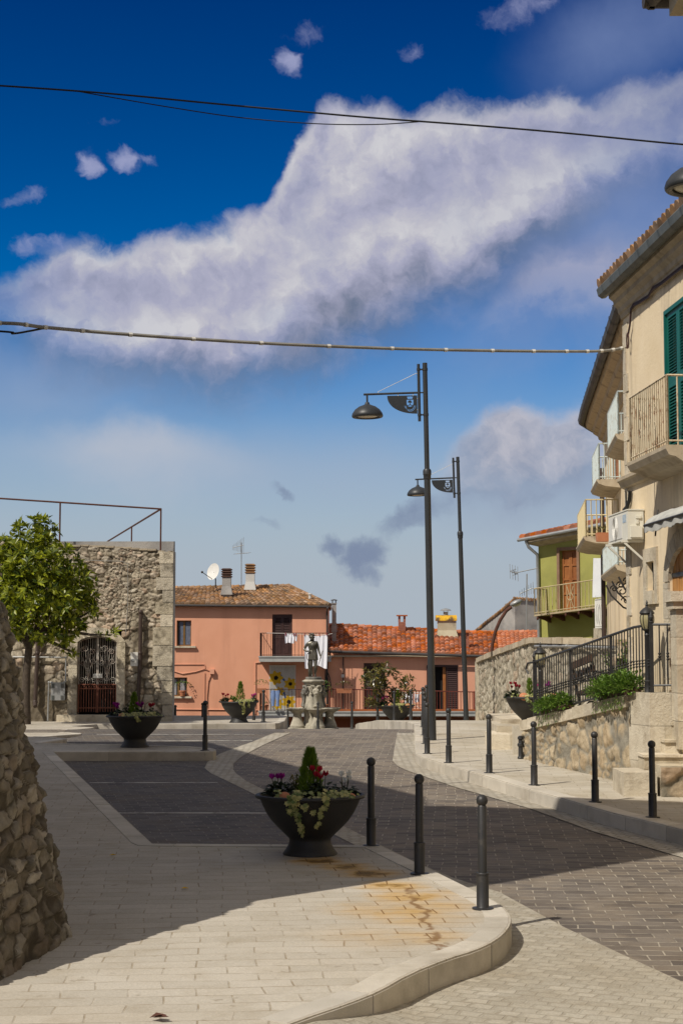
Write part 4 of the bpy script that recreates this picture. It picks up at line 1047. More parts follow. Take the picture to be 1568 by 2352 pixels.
for z in (7.39, 6.47):
    mb = MB(); mb.lathe([(.055, z - .025), (.055, z + .025)], 16); mb.lathe([(.037, z - .025), (.037, z + .025)], 16, (-.13, 0, 0)); mb.box(-.11, -.04, -.015, .015, z - .014, z + .014); mb.build('clamp', M['lampiron'], lamp, smooth=True)
mb = MB(); mb.tube([(-.14, 0, 6.92), (-1.24, 0, 6.90)], .022, 10); mb.tube([(-.13, 0, 6.92), (-.04, 0, 6.92)], .014, 8); mb.tube([(-1.17, 0, 6.90), (-1.17, 0, 6.70)], .020, 10); mb.build('arm', M['lampiron'], lamp, smooth=True)
mb = MB(); mb.tube([(-.155, 0, 7.31), (-.185, 0, 7.31), (-.95, 0, 6.95), (-.95, 0, 6.91)], .006, 5); mb.build('tie_rod', M['white_metal'], lamp)
me = plate_mesh(); o = bpy.data.objects.new('crest_plate', me); COL.objects.link(o); o.parent = lamp; o.location = (-.168, 0, 6.865)
for x in (-.25, -.55): mb = MB(); mb.tube([(x, 0, 6.858), (x, 0, 6.905)], .008, 6); mb.build('bracket', M['white_metal'], lamp)
for z in (6.80, 6.57): mb = MB(); mb.tube([(-.172, 0, z), (-.14, 0, z)], .008, 6); mb.build('bracket', M['white_metal'], lamp)
mb = MB(); mb.lathe([(.04, 6.74), (.05, 6.70), (.08, 6.685), (.17, 6.65), (.25, 6.59), (.30, 6.52), (.314, 6.475), (.312, 6.45), (.30, 6.435), (.26, 6.43), (.235, 6.445), (.235, 6.47), (.20, 6.475)], 32, (-1.17, 0, 0)); sh = mb.build('lamp_shade', M['lampiron'], lamp, smooth=True)
mb = MB(); mb.lathe([(.22, 6.468), (.20, 6.45), (.12, 6.438), (.001, 6.434)], 28, (-1.17, 0, 0)); mb.build('diffuser', M['diffuser'], sh, smooth=True)
lamp.rotation_euler = (0, -.016, 0)
yl = 32.0
lamp.location = (P(993, 1695, yl).x, yl, zr(yl)); lamp['label'] = 'nearer of the two tall dark street lamps with a crest plate'
yl = 46.0; dup(lamp, (P(1070, 1650, yl).x, yl, zr(yl)), 0, 'farther tall street lamp beside the rubble retaining wall').rotation_euler = (0, -.026, 0)
yl = 16.5; dup(lamp, (P(1594, 400, yl).x + 1.17, yl, P(1594, 436, yl).z - 6.434), 0, 'street lamp at the right edge, only its shade showing above the roof')

# ================================================================ WIRES
def wire(name, pts, r, mat, label, seg=5, bands=0):
    w = [Vector(p) for p in pts]; out = []
    for i in range(len(w) - 1):
        p0, p1, p2, p3_ = w[max(0, i - 1)], w[i], w[i + 1], w[min(len(w) - 1, i + 2)]
        for k in range(6):
            t = k / 6; out.append(.5 * ((2 * p1) + (p2 - p0) * t + (2 * p0 - 5 * p1 + 4 * p2 - p3_) * t * t + (3 * p1 - p0 - 3 * p2 + p3_) * t ** 3))
    out.append(w[-1]); mb = MB(); mb.tube(out, r, seg)
    o = mb.build(name, mat, smooth=True); tag(o, label, 'cable'); return o, out
wl = lambda u: lerp(13.45, 13.0, (u + 20) / 1600)
wire('power_cable', [(-3.4, 13.5, P(-20, 195, 13.45).z + .03)] + [P(u, v, wl(u)) for u, v in ((0, 197), (250, 215), (500, 239), (730, 260), (870, 272), (1100, 289), (1300, 306), (1568, 332))] + [(3.2, 12.95, P(1620, 340, 13).z)], .0085, M['cable'], 'upper black overhead cable crossing the sky')
wire('power_cable', [P(u, v, wl(u)) for u, v in ((180, 210), (270, 226), (400, 248), (550, 270), (720, 284), (860, 286), (960, 280))], .005, M['cable'], 'thinner black cable sagging below the upper one')
wl2 = lambda u: lerp(20.0, 25.0, u / 1440)
o, out = wire('overhead_cable', [(-6.1, 20.2, P(-60, 738, 20).z)] + [P(u, v, wl2(u)) for u, v in ((0, 742), (105, 752), (300, 768.5), (600, 788), (900, 800.5), (1130, 805.5), (1300, 807), (1380, 806), (1425, 800))] + [P(1441, 794, 25.02)], .024, M['cable_grey'], 'thick grey taped cable crossing below the clouds to the beige house', 6)
o['label'] = 'thick grey taped cable crossing below the clouds to the beige house'
for k in range(3, len(out) - 2, 3):
    mb = MB(); d = (out[k + 1] - out[k]).normalized(); mb.tube([out[k] - d * .025, out[k] + d * .025], .031, 6)
    mb.build('cable_tie', M['white_metal'], o)
wire('overhead_cable', [(-6.1, 20.2, P(-60, 738, 20).z)] + [P(u, v, wl2(u)) for u, v in ((0, 761), (30, 766), (70, 760), (110, 752))], .014, M['cable'], 'slack black cable loop at the left end of the thick grey cable')

# ================================================================ FOUNTAIN WITH STATUE
KF = .00171; YF = 57.0
fo = Vector((P(660 + .1098 * 545, 1673, YF).x, YF, road_z(YF)))
FX = lambda X: (X - 545) * KF
FZ = lambda Y: (2205 - Y) * KF
ft = thing('fountain', 'weathered octagonal stone fountain with shell basins and animal masks', 'fountain', fo)
def fl_(mb, prof, seg, c=(0, 0), rot=0, **k): mb.lathe([(r * KF, FZ(Y)) for r, Y in prof], seg, (c[0], c[1], 0), rot=rot, **k)
mb = MB(); fl_(mb, [(560, 2205), (560, 2185), (540, 2180)], 8, rot=PI / 8); fl_(mb, [(215, 2180), (215, 2150), (200, 2130), (195, 1880), (215, 1850), (230, 1790), (225, 1770)], 8, rot=PI / 8 + .26)
mb.build('base', M['fountain'], ft, local=True, smooth=True)
mb = MB(); fl_(mb, [(225, 1775), (205, 1700), (175, 1560), (160, 1440), (158, 1370), (170, 1350), (165, 1320), (200, 1290), (205, 1262), (235, 1245), (240, 1222), (205, 1205), (180, 1195)], 8, rot=PI / 8 + .26); mb.build('pedestal', M['fountain'], ft, local=True, smooth=True)
mb = MB(); fl_(mb, [(160, 1200), (165, 1190), (165, 1155), (155, 1142), (10, 1140)], 24); mb.build('plinth', M['fountain_dark'], ft, local=True, smooth=True)
for k in range(4):
    a = math.radians(-90 + 15 + 90 * k); cx, cy = 340 * KF * math.cos(a), 340 * KF * math.sin(a)
    mb = MB()
    prof_b = [(150, 2180), (150, 2130), (140, 2120), (128, 2080), (100, 2010), (88, 1950), (84, 1900), (95, 1885), (100, 1870), (150, 1845), (205, 1815), (228, 1795), (230, 1775), (205, 1772), (170, 1800), (10, 1830)]
    s = 28; vs = []
    mb.lathe([(r * KF, FZ(Y)) for r, Y in prof_b], s, (cx, cy, 0))
    for i, p in enumerate(mb.v):
        ring, q = divmod(i, s)
        if 9 <= ring <= 13:
            f = 1 + .035 * math.cos(q / s * 2 * PI * 14); mb.v[i] = (cx + (p[0] - cx) * f, cy + (p[1] - cy) * f, p[2])
    mb.build('basin', M['fountain'], ft, local=True, smooth=True)
    # beast mask above the basin
    n = Vector((math.cos(a), math.sin(a), 0)); tt = Vector((-math.sin(a), math.cos(a), 0))
    mb = MB(); W = lambda x, o_, Y: n * (o_ * KF) + tt * (x * KF) + Vector((0, 0, FZ(Y)))
    mb.ball(W(0, 175, 1440), 75 * KF, 12, 9, 1.15); mb.ball(W(0, 225, 1470), 45 * KF, 10, 7, .8)
    for s_ in (-1, 1):
        mb.ball(W(s_ * 35, 220, 1415), 24 * KF, 8, 6); mb.ball(W(s_ * 32, 232, 1490), 24 * KF, 8, 6)
        mb.tube([W(s_ * x, o_, Y) for x, o_, Y in ((15, 190, 1365), (50, 195, 1330), (95, 190, 1330), (120, 180, 1370), (110, 180, 1430), (85, 190, 1450))], [26 * KF, 28 * KF, 26 * KF, 22 * KF, 16 * KF, 7 * KF], 7)
        mb.ball(W(s_ * 90, 165, 1480), 22 * KF, 8, 6, 1.5)
    mb.tube([W(0, 220, 1500), W(0, 210, 1560), W(0, 215, 1640), W(0, 225, 1740)], [50 * KF, 38 * KF, 30 * KF, 45 * KF], 9)
    for s_ in (-1, 1): mb.tube([W(s_ * 25, 210, 1540), W(s_ * 45, 205, 1620), W(s_ * 25, 215, 1690), W(s_ * 55, 225, 1750)], [16 * KF] * 4, 6)
    mb.build('animal_mask', M['fountain_dark'] if k else M['fountain'], ft, local=True, smooth=True)
# the bronze figure
def skin(name, joints, edges, mat, parent, sub=2):
    me = bpy.data.meshes.new(name); me.from_pydata([j[0] for j in joints], edges, []); me.update()
    ob = bpy.data.objects.new(name, me); COL.objects.link(ob)
    md = ob.modifiers.new('s', 'SKIN'); md.use_smooth_shade = True
    sv = me.skin_vertices[0].data
    for i, j in enumerate(joints): sv[i].radius = (j[1], j[2] if len(j) > 2 else j[1])
    sv[0].use_root = True
    m2 = ob.modifiers.new('d', 'SUBSURF'); m2.levels = m2.render_levels = sub
    dg = bpy.context.evaluated_depsgraph_get(); me2 = bpy.data.meshes.new_from_object(ob.evaluated_get(dg))
    bpy.data.objects.remove(ob); me2.materials.clear(); me2.materials.append(mat)
    me2.polygons.foreach_set('use_smooth', [True] * len(me2.polygons))
    o2 = bpy.data.objects.new(name, me2); COL.objects.link(o2); o2.parent = parent; return o2
st = thing('statue', 'dark bronze statue of a man in a tunic, hand on hip, holding a staff', 'statue', fo + Vector((0, 0, FZ(1141)))); st.scale = (.93, .93, 1)
def S(X, y, Y): return (FX(X), y * KF, (1141 - Y) * KF)
k = KF
J = [(S(525, 0, 690), 78 * k, 58 * k), (S(528, 0, 600), 74 * k, 52 * k), (S(522, -5, 520), 88 * k, 58 * k), (S(517, -5, 450), 84 * k, 52 * k), (S(515, -8, 405), 34 * k, 34 * k), (S(512, -20, 370), 40 * k, 42 * k), (S(508, -22, 320), 52 * k, 55 * k), (S(506, -18, 285), 42 * k, 45 * k),
     (S(410, 0, 452), 40 * k), (S(345, 15, 560), 29 * k), (S(330, 0, 580), 27 * k), (S(390, -35, 615), 21 * k), (S(430, -50, 612), 19 * k),
     (S(615, 0, 445), 42 * k), (S(648, 5, 560), 30 * k), (S(660, 0, 610), 27 * k), (S(690, -30, 690), 21 * k), (S(702, -45, 725), 20 * k),
     (S(490, 0, 745), 56 * k), (S(488, -20, 860), 45 * k), (S(488, -25, 930), 38 * k), (S(495, 0, 1000), 36 * k), (S(510, 15, 1085), 22 * k), (S(512, 10, 1120), 22 * k, 20 * k), (S(512, -45, 1132), 20 * k, 12 * k),
     (S(578, 0, 745), 56 * k), (S(590, -45, 860), 46 * k), (S(585, -60, 930), 38 * k), (S(578, -25, 1000), 36 * k), (S(578, 20, 1085), 22 * k), (S(580, 15, 1120), 22 * k, 20 * k), (S(600, -40, 1132), 20 * k, 12 * k)]
E = [(0, 1), (1, 2), (2, 3), (3, 4), (4, 5), (5, 6), (6, 7), (3, 8), (8, 9), (9, 10), (10, 11), (11, 12), (3, 13), (13, 14), (14, 15), (15, 16), (16, 17), (0, 18), (18, 19), (19, 20), (20, 21), (21, 22), (22, 23), (23, 24), (0, 25), (25, 26), (26, 27), (27, 28), (28, 29), (29, 30), (30, 31)]
skin('body', J, E, M['bronze'], st)
mb = MB()   # face relief: nose, brow, chin, ears
mb.ball(S(520, -80, 335), 9 * k, 8, 6, 1.6); mb.ball(S(514, -68, 360), 14 * k, 8, 6, .8)
for s_ in (-1, 1): mb.ball(S(516 + s_ * 22, -72, 318), 9 * k, 8, 5, .7); mb.ball(S(508 + s_ * 52, -20, 335), 12 * k, 8, 6, 1.5)
mb.build('face', M['bronze'], st, local=True, smooth='all')
mb = MB()
for q in range(70):
    d = rdir(-.1); p = Vector(S(506, -14, 300)) + Vector((d.x * 60, d.y * 62 + 4, d.z * 48)) * k
    if d.y < -.55 and d.z < .35: continue
    mb.ball(p, R.uniform(9, 15) * k, 6, 5)
mb.build('hair', M['bronze'], st, local=True, smooth='all')
# tunic with folds: bodice and skirt
def cloth_tube(rows, seg=56, folds=11, amp=.05, ph=0.0):
    mb = MB(); vs = []
    for i, (X, Y, rx, ry) in enumerate(rows):
        for q in range(seg):
            a = 2 * PI * q / seg; f = 1 + amp * (.3 + i / len(rows)) * math.sin(folds * a + 1.3 * math.sin(a * 2 + i * .35) + ph)
            p = S(X, 0, Y); vs.append((p[0] + math.cos(a) * rx * k * f, p[1] + math.sin(a) * ry * k * f, p[2]))
    n = len(rows)
    fs = [(i * seg + q, i * seg + (q + 1) % seg, (i + 1) * seg + (q + 1) % seg, (i + 1) * seg + q) for i in range(n - 1) for q in range(seg)]
    mb.add(vs, fs); return mb
cloth_tube([(515, 408, 52, 42), (514, 425, 92, 54), (514, 460, 106, 64), (518, 520, 98, 68), (525, 575, 84, 62), (528, 600, 78, 58)], amp=.055, folds=9).build('tunic_top', M['bronze'], st, local=True, smooth='all')
cloth_tube([(528, 600, 80, 60), (528, 612, 86, 66), (530, 650, 93, 74), (533, 710, 99, 80), (535, 770, 103, 86), (535, 795, 105, 88), (535, 796, 98, 80)], amp=.10, folds=10, ph=1).build('tunic_skirt', M['bronze'], st, local=True, smooth='all')
mb = MB(); mb.tube([Vector(S(528 + 84 * math.cos(a), 64 * math.sin(a), 602 + 4 * math.sin(3 * a))) for a in np.linspace(0, 2 * PI, 29)], 8 * k, 6, caps=False); mb.build('belt', M['bronze'], st, local=True, smooth=True)
for (hx, hy, hY, dirs) in ((436, -52, 612, [(24, -4, 6), (26, -10, 14), (24, -14, 22), (20, -16, 30)]), (703, -47, 728, [(8, -16, 22), (2, -18, 26), (-5, -16, 28), (-11, -12, 26)])):
    mb = MB()
    for q, (dx, dy, dz) in enumerate(dirs):
        p0 = Vector(S(hx, hy, hY)) + Vector((0, -.004 * q, 0)); p1_ = Vector(S(hx + dx, hy + dy, hY + dz)); p2_ = Vector(S(hx + dx * 1.25 - 6, hy + dy * .6 + 14, hY + dz * 1.35))
        mb.tube([p0, p1_, p2_], [7 * k, 6.5 * k, 5 * k], 6)
    mb.tube([Vector(S(hx, hy, hY)), Vector(S(hx - 8, hy - 14, hY + 8)), Vector(S(hx - 4, hy - 20, hY + 20))], [7 * k, 6.5 * k, 5 * k], 6)
    mb.build('fingers', M['bronze'], st, local=True, smooth='all')
mb = MB(); mb.tube([S(750, -60, 604), S(735, -60, 640), S(705, -62, 735), S(640, -50, 930), S(580, -40, 1130)], [9 * k, 9 * k, 8 * k, 7 * k, 6 * k], 7); mb.build('staff', M['bronze'], st, local=True, smooth=True)
mb = MB(); mb.tube([S(465, 60, 1141), S(455, 55, 1000), S(440, 45, 880), S(445, 40, 800), S(450, 30, 760)], [40 * k, 32 * k, 30 * k, 24 * k, 16 * k], 9)
mb.tube([S(430, 10, 640), S(400, 5, 690), S(395, 5, 750), S(415, 5, 800)], 8 * k, 6)
mb.build('tree_stump', M['bronze'], st, local=True, smooth='all')
# ================================================================ PINK HOUSES
YP = 75.0
px_ = lambda u, y=YP: P(u, 1500, y).x
pz_ = lambda v, y=YP: P(784, v, y).z
FPK = Frame((0, YP, 0), (1, 0, 0), (0, -1, 0))
def rect(u0, u1, v0, v1, y=YP): return (px_(u0, y), px_(u1, y), pz_(v1, y), pz_(v0, y))
def railing(mb, pts, h, gap=.12, rb=.010, rr=.018, low=.06):
    """pts: floor polyline; vertical bars with top and bottom rails"""
    for i in range(len(pts) - 1):
        a, b = Vector(pts[i]), Vector(pts[i + 1]); n = max(1, int((b - a).length / gap)); U = Vector((0, 0, 1))
        mb.tube([a + U * h, b + U * h], rr, 5); mb.tube([a + U * low, b + U * low], rr * .8, 5)
        for k in range(n + 1):
            p = a.lerp(b, k / n); r = rb * (1.6 if k in (0, n) else 1); mb.tube([p, p + U * h], r, 4)
def window(parent, F, h, depth, wood, inner, sill=True, name='window', mid=True):
    a0, a1, c0, c1 = h; mb = MB(); b = -depth + .06; f = .05
    F.box(mb, a0, a0 + f, b - .06, b, c0, c1); F.box(mb, a1 - f, a1, b - .06, b, c0, c1); F.box(mb, a0 + f, a1 - f, b - .06, b, c1 - f, c1); F.box(mb, a0 + f, a1 - f, b - .06, b, c0, c0 + f)
    if mid: m = (a0 + a1) / 2; F.box(mb, m - .045, m + .045, b - .06, b + .004, c0 + f, c1 - f)
    w = mb.build(name, wood, parent)
    mb = MB(); F.box(mb, a0 + .01, a1 - .01, -depth - .02, -depth + .02, c0 + .01, c1 - .01); mb.build('pane', inner, w)
    if sill:
        mb = MB(); F.box(mb, a0 - .14, a1 + .22, -.02, .13, c0 - .09, c0 - .004); mb.build('sill', M['limestone'], w)
    return w
zg = -7.2
ph = thing('pink_house', 'tall salmon pink house with brown tiled hip roof behind the square', 'house', (px_(580), 77, zg))
uL, uR = 330, 753
w1, w2 = rect(405.5, 439, 1425, 1483.5), rect(390, 430.5, 1556, 1599)
d1, d2 = rect(625, 671, 1411, 1507), rect(621, 677, 1530, 1634)
ez = pz_(1391)
mb = MB(); FPK.wall(mb, px_(uL), px_(uR), zg, ez + .1, [w1, w2, d1, d2], .28)
bk = [(px_(uL), YP, zg), (px_(uL), 83, zg), (px_(uR), 83, zg), (px_(uR), YP, zg)]
for i in range(3):
    a, b = Vector(bk[i]), Vector(bk[i + 1]); H = Vector((0, 0, ez + .1 - zg)); mb.quad(b, a, a + H, b + H)
mb.quad((px_(uL), YP, ez + .1), (px_(uR), YP, ez + .1), (px_(uR), 83, ez + .1), (px_(uL), 83, ez + .1))
mb.build('wall', M['pink'], ph)
goldwood = pm('golden_window_wood', (.16, .09, .03), (.2, .115, .04), 5, .5)
wi = window(ph, FPK, w1, .2, goldwood, M['glass']); mb = MB()
for s in (0, 1):
    a0 = lerp(w1[0], w1[1], .16 + .44 * s); n = 9
    Gd = np.array([[FPK.W(a0 + .22 * k / n, -.165 + .015 * (k % 2), z) for k in range(n + 1)] for z in (w1[2] + .06, w1[3] - .06)]); mb.grid(Gd)
mb.build('curtain', M['curtain'], wi)
wi = window(ph, FPK, w2, .2, goldwood, M['glass']); mb = MB()
for s in (0, 1):
    a0 = lerp(w2[0], w2[1], .14 + .46 * s); FPK.box(mb, a0, a0 + .2, -.17, -.16, w2[2] + .06, w2[3] - .06)
mb.build('curtain', M['lace'], wi)
def shutter_door(parent, F, h, mat, depth=.12):
    a0, a1, c0, c1 = h; m = (a0 + a1) / 2; mb = MB(); zmid = lerp(c0, c1, .42)
    F.box(mb, a0 + .002, a0 + .08, -depth - .06, -depth + .03, c0, c1 - .002); F.box(mb, a1 - .08, a1 - .002, -depth - .06, -depth + .03, c0, c1 - .002); F.box(mb, a0 + .08, a1 - .08, -depth - .06, -depth + .03, c1 - .10, c1 - .002)
    dr = mb.build('door', mat, parent)
    for x0, x1 in ((a0 + .08, m - .004), (m + .004, a1 - .08)):
        mb = MB(); louvre(mb, F, x0, x1, zmid, c1 - .1, -depth, 12); F.box(mb, x0, x1, -depth - .045, -depth - .012, c0 + .02, zmid); F.box(mb, x0 + .08, x1 - .08, -depth - .02, -depth + .0, c0 + .12, zmid - .1)
        mb.build('shutter', mat, dr)
    mb = MB(); F.box(mb, a0 + .01, a1 - .01, -.28, -.26, c0, c1 - .01); mb.build('panel', M['dark'], dr)
shutter_door(ph, FPK, d1, M['shutter_brown'])
mb = MB(); FPK.box(mb, d2[0], d2[1], -.3, -.27, d2[2], d2[3]); mb.build('doorway', M['dark'], ph)
# roof: front slope, right hip, ridge, eave and gutter
eL, eR = (px_(uL), YP - .30, pz_(1387, YP - .30)), (px_(757, YP - .30), YP - .30, pz_(1391, YP - .30))
yr_ = 79.2
rL, rR = (px_(415, yr_), yr_, pz_(1350, yr_)), (px_(664, yr_), yr_, pz_(1347.5, yr_))
rl_ = Vector((px_(478, yr_), yr_, pz_(1345.5, yr_)))
mb = MB(); tile_roof(mb, eL, eR, rR, (px_(380, yr_), yr_, pz_(1353, yr_)), .24, .42, .055, 3)
tile_roof(mb, eR, (eR[0], 83.4, eR[2]), (rR[0] + .01, yr_ + .4, rR[2]), rR, .24, .42, .055, 4)
tile_roof(mb, (eR[0], 83.4, eR[2]), (eL[0], 83.4, eR[2]), (rL[0], yr_ + .4, rL[2]), (rR[0], yr_ + .4, rR[2]), .3, .6, .05, 5, 6)
mb.add([eL, rL, (rL[0], yr_ + .4, rL[2]), (eL[0], 83.4, eL[2])], [(0, 1, 2, 3)], .5)
for k in range(22):
    a = Vector((px_(380, yr_), yr_, pz_(1353, yr_))).lerp(Vector(rR), k / 22); b = Vector((px_(380, yr_), yr_, pz_(1353, yr_))).lerp(Vector(rR), (k + 1.08) / 22)
    mb.tube([a + Vector((0, .1, .02)), b + Vector((0, .1, .05))], [.10, .115], 8, rn=R.random())
for k in range(14):
    a = Vector(rR).lerp(Vector(eR), k / 14); b = Vector(rR).lerp(Vector(eR), (k + 1.08) / 14); mb.tube([a + Vector((0, 0, .04)), b + Vector((0, 0, .03))], [.09, .10], 7, rn=R.random())
rf = mb.build('roof', M['tile_old'], ph, smooth=True)
mb = MB(); mb.box(px_(uL), eR[0] - .05, YP - .26, YP - .001, ez - .02, ez + .04); mb.box(px_(uR) + .002, eR[0] - .05, YP - .001, 83, ez - .02, ez + .04); mb.build('soffit', M['darkgutter'], rf)
mb = MB(); mb.tube([(px_(uL), YP - .29, eL[2] - .05), (eR[0], YP - .29, eR[2] - .05)], .055, 8); mb.tube([(px_(752), YP - .42, eR[2] - .1), (px_(751), YP - .08, eR[2] - .35), (px_(751), YP - .08, zg + 2)], .045, 6); mb.build('gutter', M['darkgutter'], rf, smooth=True)
def stack_chimney(parent, u0, u1, v0, v1, cu0, cu1, cv0, y, matS, matC, name='chimney'):
    mb = MB(); x0, x1 = px_(u0, y), px_(u1, y); z0, z1 = pz_(v1, y) - .25, pz_(v0, y); w = x1 - x0
    mb.box(x0, x1, y - w / 2, y + w / 2, z0, z1); mb.hexa([(x0 - .08, y - w / 2 - .08, z0 + .1), (x1 + .08, y - w / 2 - .08, z0 + .1), (x1 + .08, y + w / 2, z0 + .1), (x0 - .08, y + w / 2, z0 + .1), (x0, y - w / 2, z0 + .5), (x1, y - w / 2, z0 + .5), (x1, y + w / 2 - .01, z0 + .5), (x0, y + w / 2 - .01, z0 + .5)])
    c = mb.build(name, matS, parent)
    mb = MB(); a0, a1 = px_(cu0, y), px_(cu1, y); zt = pz_(cv0, y); n = 4; hh_ = (zt - z1) / n; W2 = (a1 - a0) / 2; xc_ = (x0 + x1) / 2
    for k in range(n):
        zz = z1 + k * hh_; mb.lathe([(W2 * .95, zz), (W2 * 1.35, zz + hh_ * .35), (W2 * 1.35, zz + hh_ * .6), (W2 * .98, zz + hh_ * .98)], 4, (xc_, y, 0), rot=PI / 4)
    mb.build('chimney_cap', matC, c); return c
stack_chimney(rf, 510, 530, 1327, 1359, 507, 533, 1305.5, 76.6, M['greyplaster'], pm('dark_chimney_cap', (.05, .03, .025), (.10, .055, .04), 5, .85))
stack_chimney(rf, 564, 584, 1318, 1348, 561, 586, 1295, 78.4, pm('pale_render', (.5, .5, .47), (.58, .57, .53), 2, .85, .2), M['tile_old'])
mb = MB(); x = px_(711.5, 76); mb.tube([(x, 76, pz_(1386, 76) - .3), (x, 76, pz_(1366, 76))], .06, 8); mb.lathe([(.10, pz_(1365.5, 76)), (.10, pz_(1363.5, 76)), (.01, pz_(1362.5, 76))], 8, (x, 76, 0)); mb.build('vent_pipe', M['white_metal'], rf, smooth=True)
# upper balcony
yb = 74.0
def balcony(parent, u0, u1, vt, vb, yb, railmat, slabmat, rh, gap=.13, side=True, rb=.010, u1r=None):
    x0, x1, z1, z0 = px_(u0, yb), px_(u1, yb), pz_(vt, yb), pz_(vb, yb)
    mb = MB(); mb.box(x0, x1, yb, YP - .001, z0, z1); mb.box(x0 - .03, x1 + .03, yb - .03, YP - .002, z1 - .05, z1 + .012); b = mb.build('balcony', slabmat, parent)
    mb = MB(); pts = [(x0 + .05, YP - .02, z1), (x0 + .05, yb + .04, z1), ((px_(u1r, yb) if u1r else x1 - .05), yb + .04, z1), (x1 - .05, YP - .02, z1)]
    railing(mb, pts if side else pts[1:3], rh, gap, rb); mb.build('railing', railmat, b); return b
slab_c = pm('pale_concrete', (.34, .35, .33), (.42, .42, .40), 3, .85, .3)
balcony(ph, 595, 760, 1507.5, 1520, yb, M['rail_brown'], slab_c, pz_(1454, yb) - pz_(1507.5, yb), .155)
balcony(ph, 595, 755, 1634, 1646, yb, M['rail_brown'], slab_c, pz_(1583, yb) - pz_(1634, yb), .155)
# wall cables and junction box on the pink wall
mb = MB(); Q = lambda u, v, b=.03: (px_(u), YP - b, pz_(v))
for off in (0, .05):
    mb.tube([Q(395, 1540), Q(420, 1547 + off * 20), Q(450, 1543), Q(470, 1537), Q(482, 1541), Q(486, 1550), Q(480, 1565), Q(477, 1600), Q(478, 1640), Q(490, 1655)], .022, 5)
mb.tube([Q(395, 1526), Q(470, 1526), Q(472, 1535)], .02, 5); mb.tube([Q(395, 1629), Q(592, 1631)], .025, 5); mb.tube([Q(587, 1640), Q(587, 1522), Q(600, 1521)], .03, 5)
mb.tube([Q(471, 1545), Q(471, 1610)], .015, 5)
o = mb.build('wall_cable', M['pink2'], smooth=True); tag(o, 'pink painted cables running along the tall pink wall', 'cable')
mb = MB(); mb.box(px_(483), px_(493), YP - .16, YP, pz_(1548), pz_(1537)); o = mb.build('junction_box', M['pink2']); tag(o, 'small pink junction box on the tall pink wall', 'junction box')
# TV gear on the roof
t = thing('satellite_dish', 'white satellite dish on the brown roof beside the dark chimney', 'satellite dish', (px_(483, 78), 78, pz_(1345, 78)))
c = Vector((px_(488.5, 78), 77.9, pz_(1313, 78))); nn = Vector((-.55, -.75, .25)).normalized(); ax = nn.cross(Vector((0, 0, 1))).normalized(); ay = ax.cross(nn)
mb = MB(); vs, s = [], 24
for i in range(5):
    for q in range(s):
        r = .40 * i / 4 + .001; a = 2 * PI * q / s; vs.append(c + ax * r * math.cos(a) * .92 + ay * r * 1.05 * math.sin(a) - nn * (.07 * (1 - (i / 4) ** 2)))
mb.add(vs, [(i * s + q, i * s + (q + 1) % s, (i + 1) * s + (q + 1) % s, (i + 1) * s + q) for i in range(4) for q in range(s)]); mb.build('dish', M['white_metal'], t, smooth='all')
mb = MB(); mb.tube([c - nn * .08, (px_(494, 78), 78.05, pz_(1332, 78)), (px_(494, 78), 78.05, pz_(1350, 78))], .03, 6); mb.tube([c - ay * .36, (px_(466, 78), 77.4, pz_(1316, 78))], .018, 5); mb.ball((px_(465.5, 78), 77.4, pz_(1315.5, 78)), .06, 8, 6); mb.build('arm', M['darkgutter'], t)
def antenna(name, label, base, top, y, booms, mat='steel'):
    t = thing(name, label, 'antenna', (px_(base[0], y), y, pz_(base[1], y))); mb = MB()
    mb.tube([(px_(base[0], y), y, pz_(base[1], y)), (px_(top[0], y), y, pz_(top[1], y))], .022, 5); mb.build('mast', M[mat], t)
    mb = MB()
    for (ua, va, ub, vb, l0, l1, n, vert) in booms:
        a, b = Vector((px_(ua, y), y, pz_(va, y))), Vector((px_(ub, y), y, pz_(vb, y))); mb.tube([a, b], .016, 5)
        for k in range(n):
            p = a.lerp(b, k / max(1, n - 1)); l = lerp(l0, l1, k / max(1, n - 1)); d = Vector((0, .2, 1)) if vert else Vector((.5, .8, .15))
            mb.tube([p - d * l, p + d * l], .008, 4)
    mb.build('boom', M[mat], t)
antenna('tv_antenna', 'television aerial on the brown roof between the two chimneys', (553.6, 1345), (553, 1246), 79, [(533, 1258, 558, 1252, .12, .4, 9, True), (540, 1272, 570, 1270, .2, .2, 6, False)])

# laundry
def cloth(name, label, cat, u0, u1, v0, v1, y, mat, fold=.03, nf=5, taper=0.0, n=28, m=18, seed=0, hem=4):
    A = np.zeros((m, n, 3))
    for i in range(m):
        t = i / (m - 1)
        for j in range(n):
            s = j / (n - 1); vv = v0 + (v1 - v0) * t + hem * math.sin(s * 7 + seed) * t + (2.5 * math.sin(PI * s) * (1 - t))
            A[i, j] = P(lerp(u0 + taper * t, u1 - taper * t * .7, s), vv, y); A[i, j, 1] -= fold * (.3 + t) * math.sin(s * nf * 2 * PI + seed + t * 1.5) + fold * .5 * math.sin(s * nf * 3.1 * PI + 2)
    mb = MB(); mb.grid(A); B = A.copy(); B[..., 1] += .008; mb.grid(B[::-1]); o = mb.build(name, mat, smooth='all'); return tag(o, label, cat)
cloth('bed_sheet', 'large white sheet hanging on the line behind the statue', 'sheet', 698, 752, 1458, 1532, 73.78, M['cloth'], .022, 4, 2, seed=1)
cloth('shirt', 'white t-shirt hanging over the upper balcony rail', 'shirt', 653, 677, 1454, 1477, 73.8, M['cloth'], .03, 3, 2, 16, 10, 2, 1)
cloth('sock', 'small white garment pegged beside the t-shirt', 'sock', 677, 683, 1455, 1473, 73.8, M['cloth'], .02, 1, 1, 8, 8, 3, 1)
pg = thing('clothes_line', 'thin clothes line with pegs along the upper balcony', 'clothes line', (px_(600, 73.8), 73.8, pz_(1458, 73.8)))
